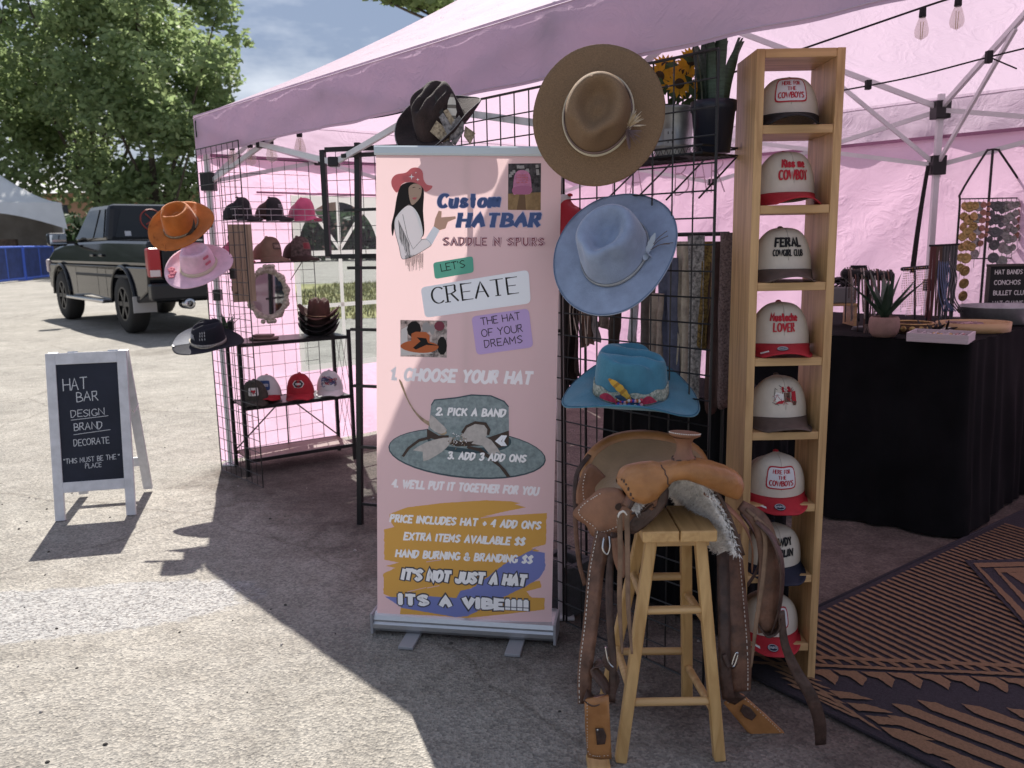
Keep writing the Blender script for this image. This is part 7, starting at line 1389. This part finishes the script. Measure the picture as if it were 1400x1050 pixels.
for k in range(-10, 56):
    s_ = rp(.02 + .038 * k, .035); s_.z = 0
    den = d1.dot(nrmL)
    tt = ((LA - s_).dot(nrmL) - .03) / den
    if k < 0: s_ = s_ + d1 * max(0, (rp(.02, .0) - s_).dot(e1) / d1.dot(e1) if abs(d1.dot(e1)) > 1e-3 else 0)
    if tt < .08: continue
    tt = min(tt, 1.0); 
    w = V((-d1.y, d1.x, 0)) * .0088; e = s_ + d1 * tt
    dk = .0
    rpoly([s_ - w, e - w, e + d1 * .02, e + w, s_ + w])
for off, w in ((.0, .022), (-.055, .018)):
    P0, P1 = LA + nrmL * off - Ld * .2, LB_ + nrmL * off + Ld * .9; rpoly([P0 + nrmL * w * .5, P1 + nrmL * w * .5, P1 - nrmL * w * .5, P0 - nrmL * w * .5])
zz = []
for k in range(15): zz.append((k * .085, -.085 if k % 2 == 0 else -.175))
top_ = [LA + Ld * (x - .12) + nrmL * -.085 for x in (0, 1.3)]
for k in range(13):
    x = k * .085 - .1; rpoly([LA + Ld * x + nrmL * -.083, LA + Ld * (x + .078) + nrmL * -.083, LA + Ld * (x + .095) + nrmL * -.125, LA + Ld * (x + .07) + nrmL * -.175, LA + Ld * (x + .045) + nrmL * -.12, LA + Ld * (x + .02) + nrmL * -.11])
d2 = (gl(1400, 1032) - gl(1210, 958)).normalized(); n2 = V((-d2.y, d2.x, 0))
for k in range(9):
    s_ = gl(1212, 960) + n2 * (.075 - .072 * k) * 1 + d2 * .012 * k * 1.2 + d2 * (.06 * (k < 1)); 
    if k > 0: pass
    rpoly([s_, s_ + d2 * .045 + n2 * .024, s_ + d2 * 1.1 + n2 * .024, s_ + d2 * 1.1 - n2 * .024, s_ + d2 * .045 - n2 * .024])
for k in range(1, 5):
    s_ = gl(1212, 960) + n2 * (.075 + .072 * k) + d2 * (.06 + .10 * k); rpoly([s_, s_ + d2 * .045 + n2 * .024, s_ + d2 * 1.1 + n2 * .024, s_ + d2 * 1.1 - n2 * .024, s_ + d2 * .045 - n2 * .024])
# near border comb and edge line
Bd = (gl(1240, 1040) - gl(1128, 962)).normalized(); Bn = V((-Bd.y, Bd.x, 0)); B0 = gl(1128, 958) + Bn * .02
rpoly([B0 - Bd * .05 + Bn * .012, B0 + Bd * .7 + Bn * .012, B0 + Bd * .7, B0 - Bd * .05])
for k in range(8):
    s_ = B0 + Bn * .03 + Bd * (.075 * k - .04); rpoly([s_, s_ + Bd * .05, s_ + Bd * .10 + Bn * .085, s_ + Bd * .035 + Bn * .05])
for k in range(6):
    s_ = gl(1040 + 9 * k, 900 + 9 * k); rpoly([s_, s_ + d1 * .16 + Ld * .05, s_ + d1 * .17 + Ld * .07, s_ + Ld * .022])
mbr.build('tan_pattern', RT_, rug)
mb2 = MB(); DA = gl(1400, 852); 
def rp2(P, z):
    P = clip([V((q.x, q.y, 0)) for q in P])
    if len(P) > 2: mb2.poly([V((q.x, q.y, RZ + z + .003)) for q in wig(P)])
rp2([gl(1318, 768), gl(1420, 766), gl(1470, 900), gl(1404, 862)], .0075); mb2.build('dark_medallion', RD, rug); mb2 = MB()
for a_, b_, c_ in (((1330, 773), (1412, 771), 9), ((1358, 780), (1416, 779), 8)):
    rp2([gl(*a_), gl(*b_), gl(b_[0], b_[1] + 6), gl(a_[0] + 10, a_[1] + 6)], .011); rp2([gl(*a_), gl(a_[0] + 10, a_[1] + 6), gl(a_[0] + 88, a_[1] + 84), gl(a_[0] + 74, a_[1] + 84)], .0112)
rp2([gl(1376, 786), gl(1420, 785), gl(1420, 815)], .011); mb2.build('tan_medallion', RT_, rug)
mb = MB()
for P0, P1 in ((rp(.10, 0), rp(3.4, 0)), (rp(0, .10), rp(0, 1.9))): mb.tube([P0 + Z * .0, P1 + Z * .0], .006, 6)
mb.tube([rp(p, q) for p, q in cor[:7]], .006, 6); mb.build('bound_edge', RD, rug, smooth=True)
# ---------------------------------------------------------------- string lights
def lights(name, label, pts, bulbs, bs=1, r=.004):
    o = V(pts[0]); t = thing(name, label, 'string lights', o); P = crom([V(q) - o for q in pts], 8); MB().tube(P, r, 6).build('cord', BLKC, t, smooth=True)
    GB = glassy('bulb_glass', (.62, .58, .56), .28, .05)
    for f_ in bulbs:
        i = f_ * (len(P) - 1); c = P[int(i)].lerp(P[min(len(P) - 1, int(i) + 1)], i % 1); SC_ = lambda L_: [(max(.0001, a_ * bs), b_ * bs) for a_, b_ in L_]; s = MB().lathe(SC_([(.0001, .012), (.014, .010), (.016, -.03), (.014, -.034), (.0001, -.034)]), c + Z * -.008, 12).build('socket', BLKC, t, smooth=True)
        MB().lathe(SC_([(.012, -.040), (.022, -.065), (.030, -.095), (.031, -.11), (.026, -.128), (.010, -.138), (.004, -.140), (.0001, -.145)]), c, 16).build('bulb', GB, s, smooth=True); MB().tube([c + V((-.005, 0, -.05)), c + V((-.003, 0, -.11)), c + V((.003, 0, -.11)), c + V((.005, 0, -.05))], .0012, 4).build('filament', CHN[2], s)
Tf = lambda s, u, z: T(s, u, z) + FL
lights('string_lights', 'string of clear bulbs on a black cord along the tent front eave', [Tf(.10, .10, 2.02), Tf(.7, .10, 2.0), Tf(1.3, .12, 2.01), Tf(2.0, .12, 1.98), Tf(2.7, .14, 2.03)], (.10, .19, .29, .42))
lights('string_lights', 'string of two large clear bulbs on a black cord at the top right', [at(1000, 100, 3.5), at(1117, 60, 3.35), at(1262, 10, 3.2), at(1312, -6, 3.1), at(1420, -40, 3.0)], (.5, .745), bs=.8)
a, b = at(1150, 124, 4.75), at(1352, 78, 4.3); c = at(1460, 52, 4.0)
t = thing('light_cord', 'thin black cord tied across the inner roof frame at right', 'cord', a); MB().tube(crom([V(), (b - a) * .5 - Z * .012, b - a, c - a], 6), .0045, 6).build('cord', BLKC, t); MB().box(b - a, (.03, .03, .06), bev=.004).build('clip', BLKC, t); MB().tube([b - a, at(1390, 94, 4.3) - a], .004, 5).build('cord_tail', BLKC, t); MB().box(at(1187, 116, 4.67) - a, (.03, .03, .05), bev=.004).build('clip', BLKC, t)
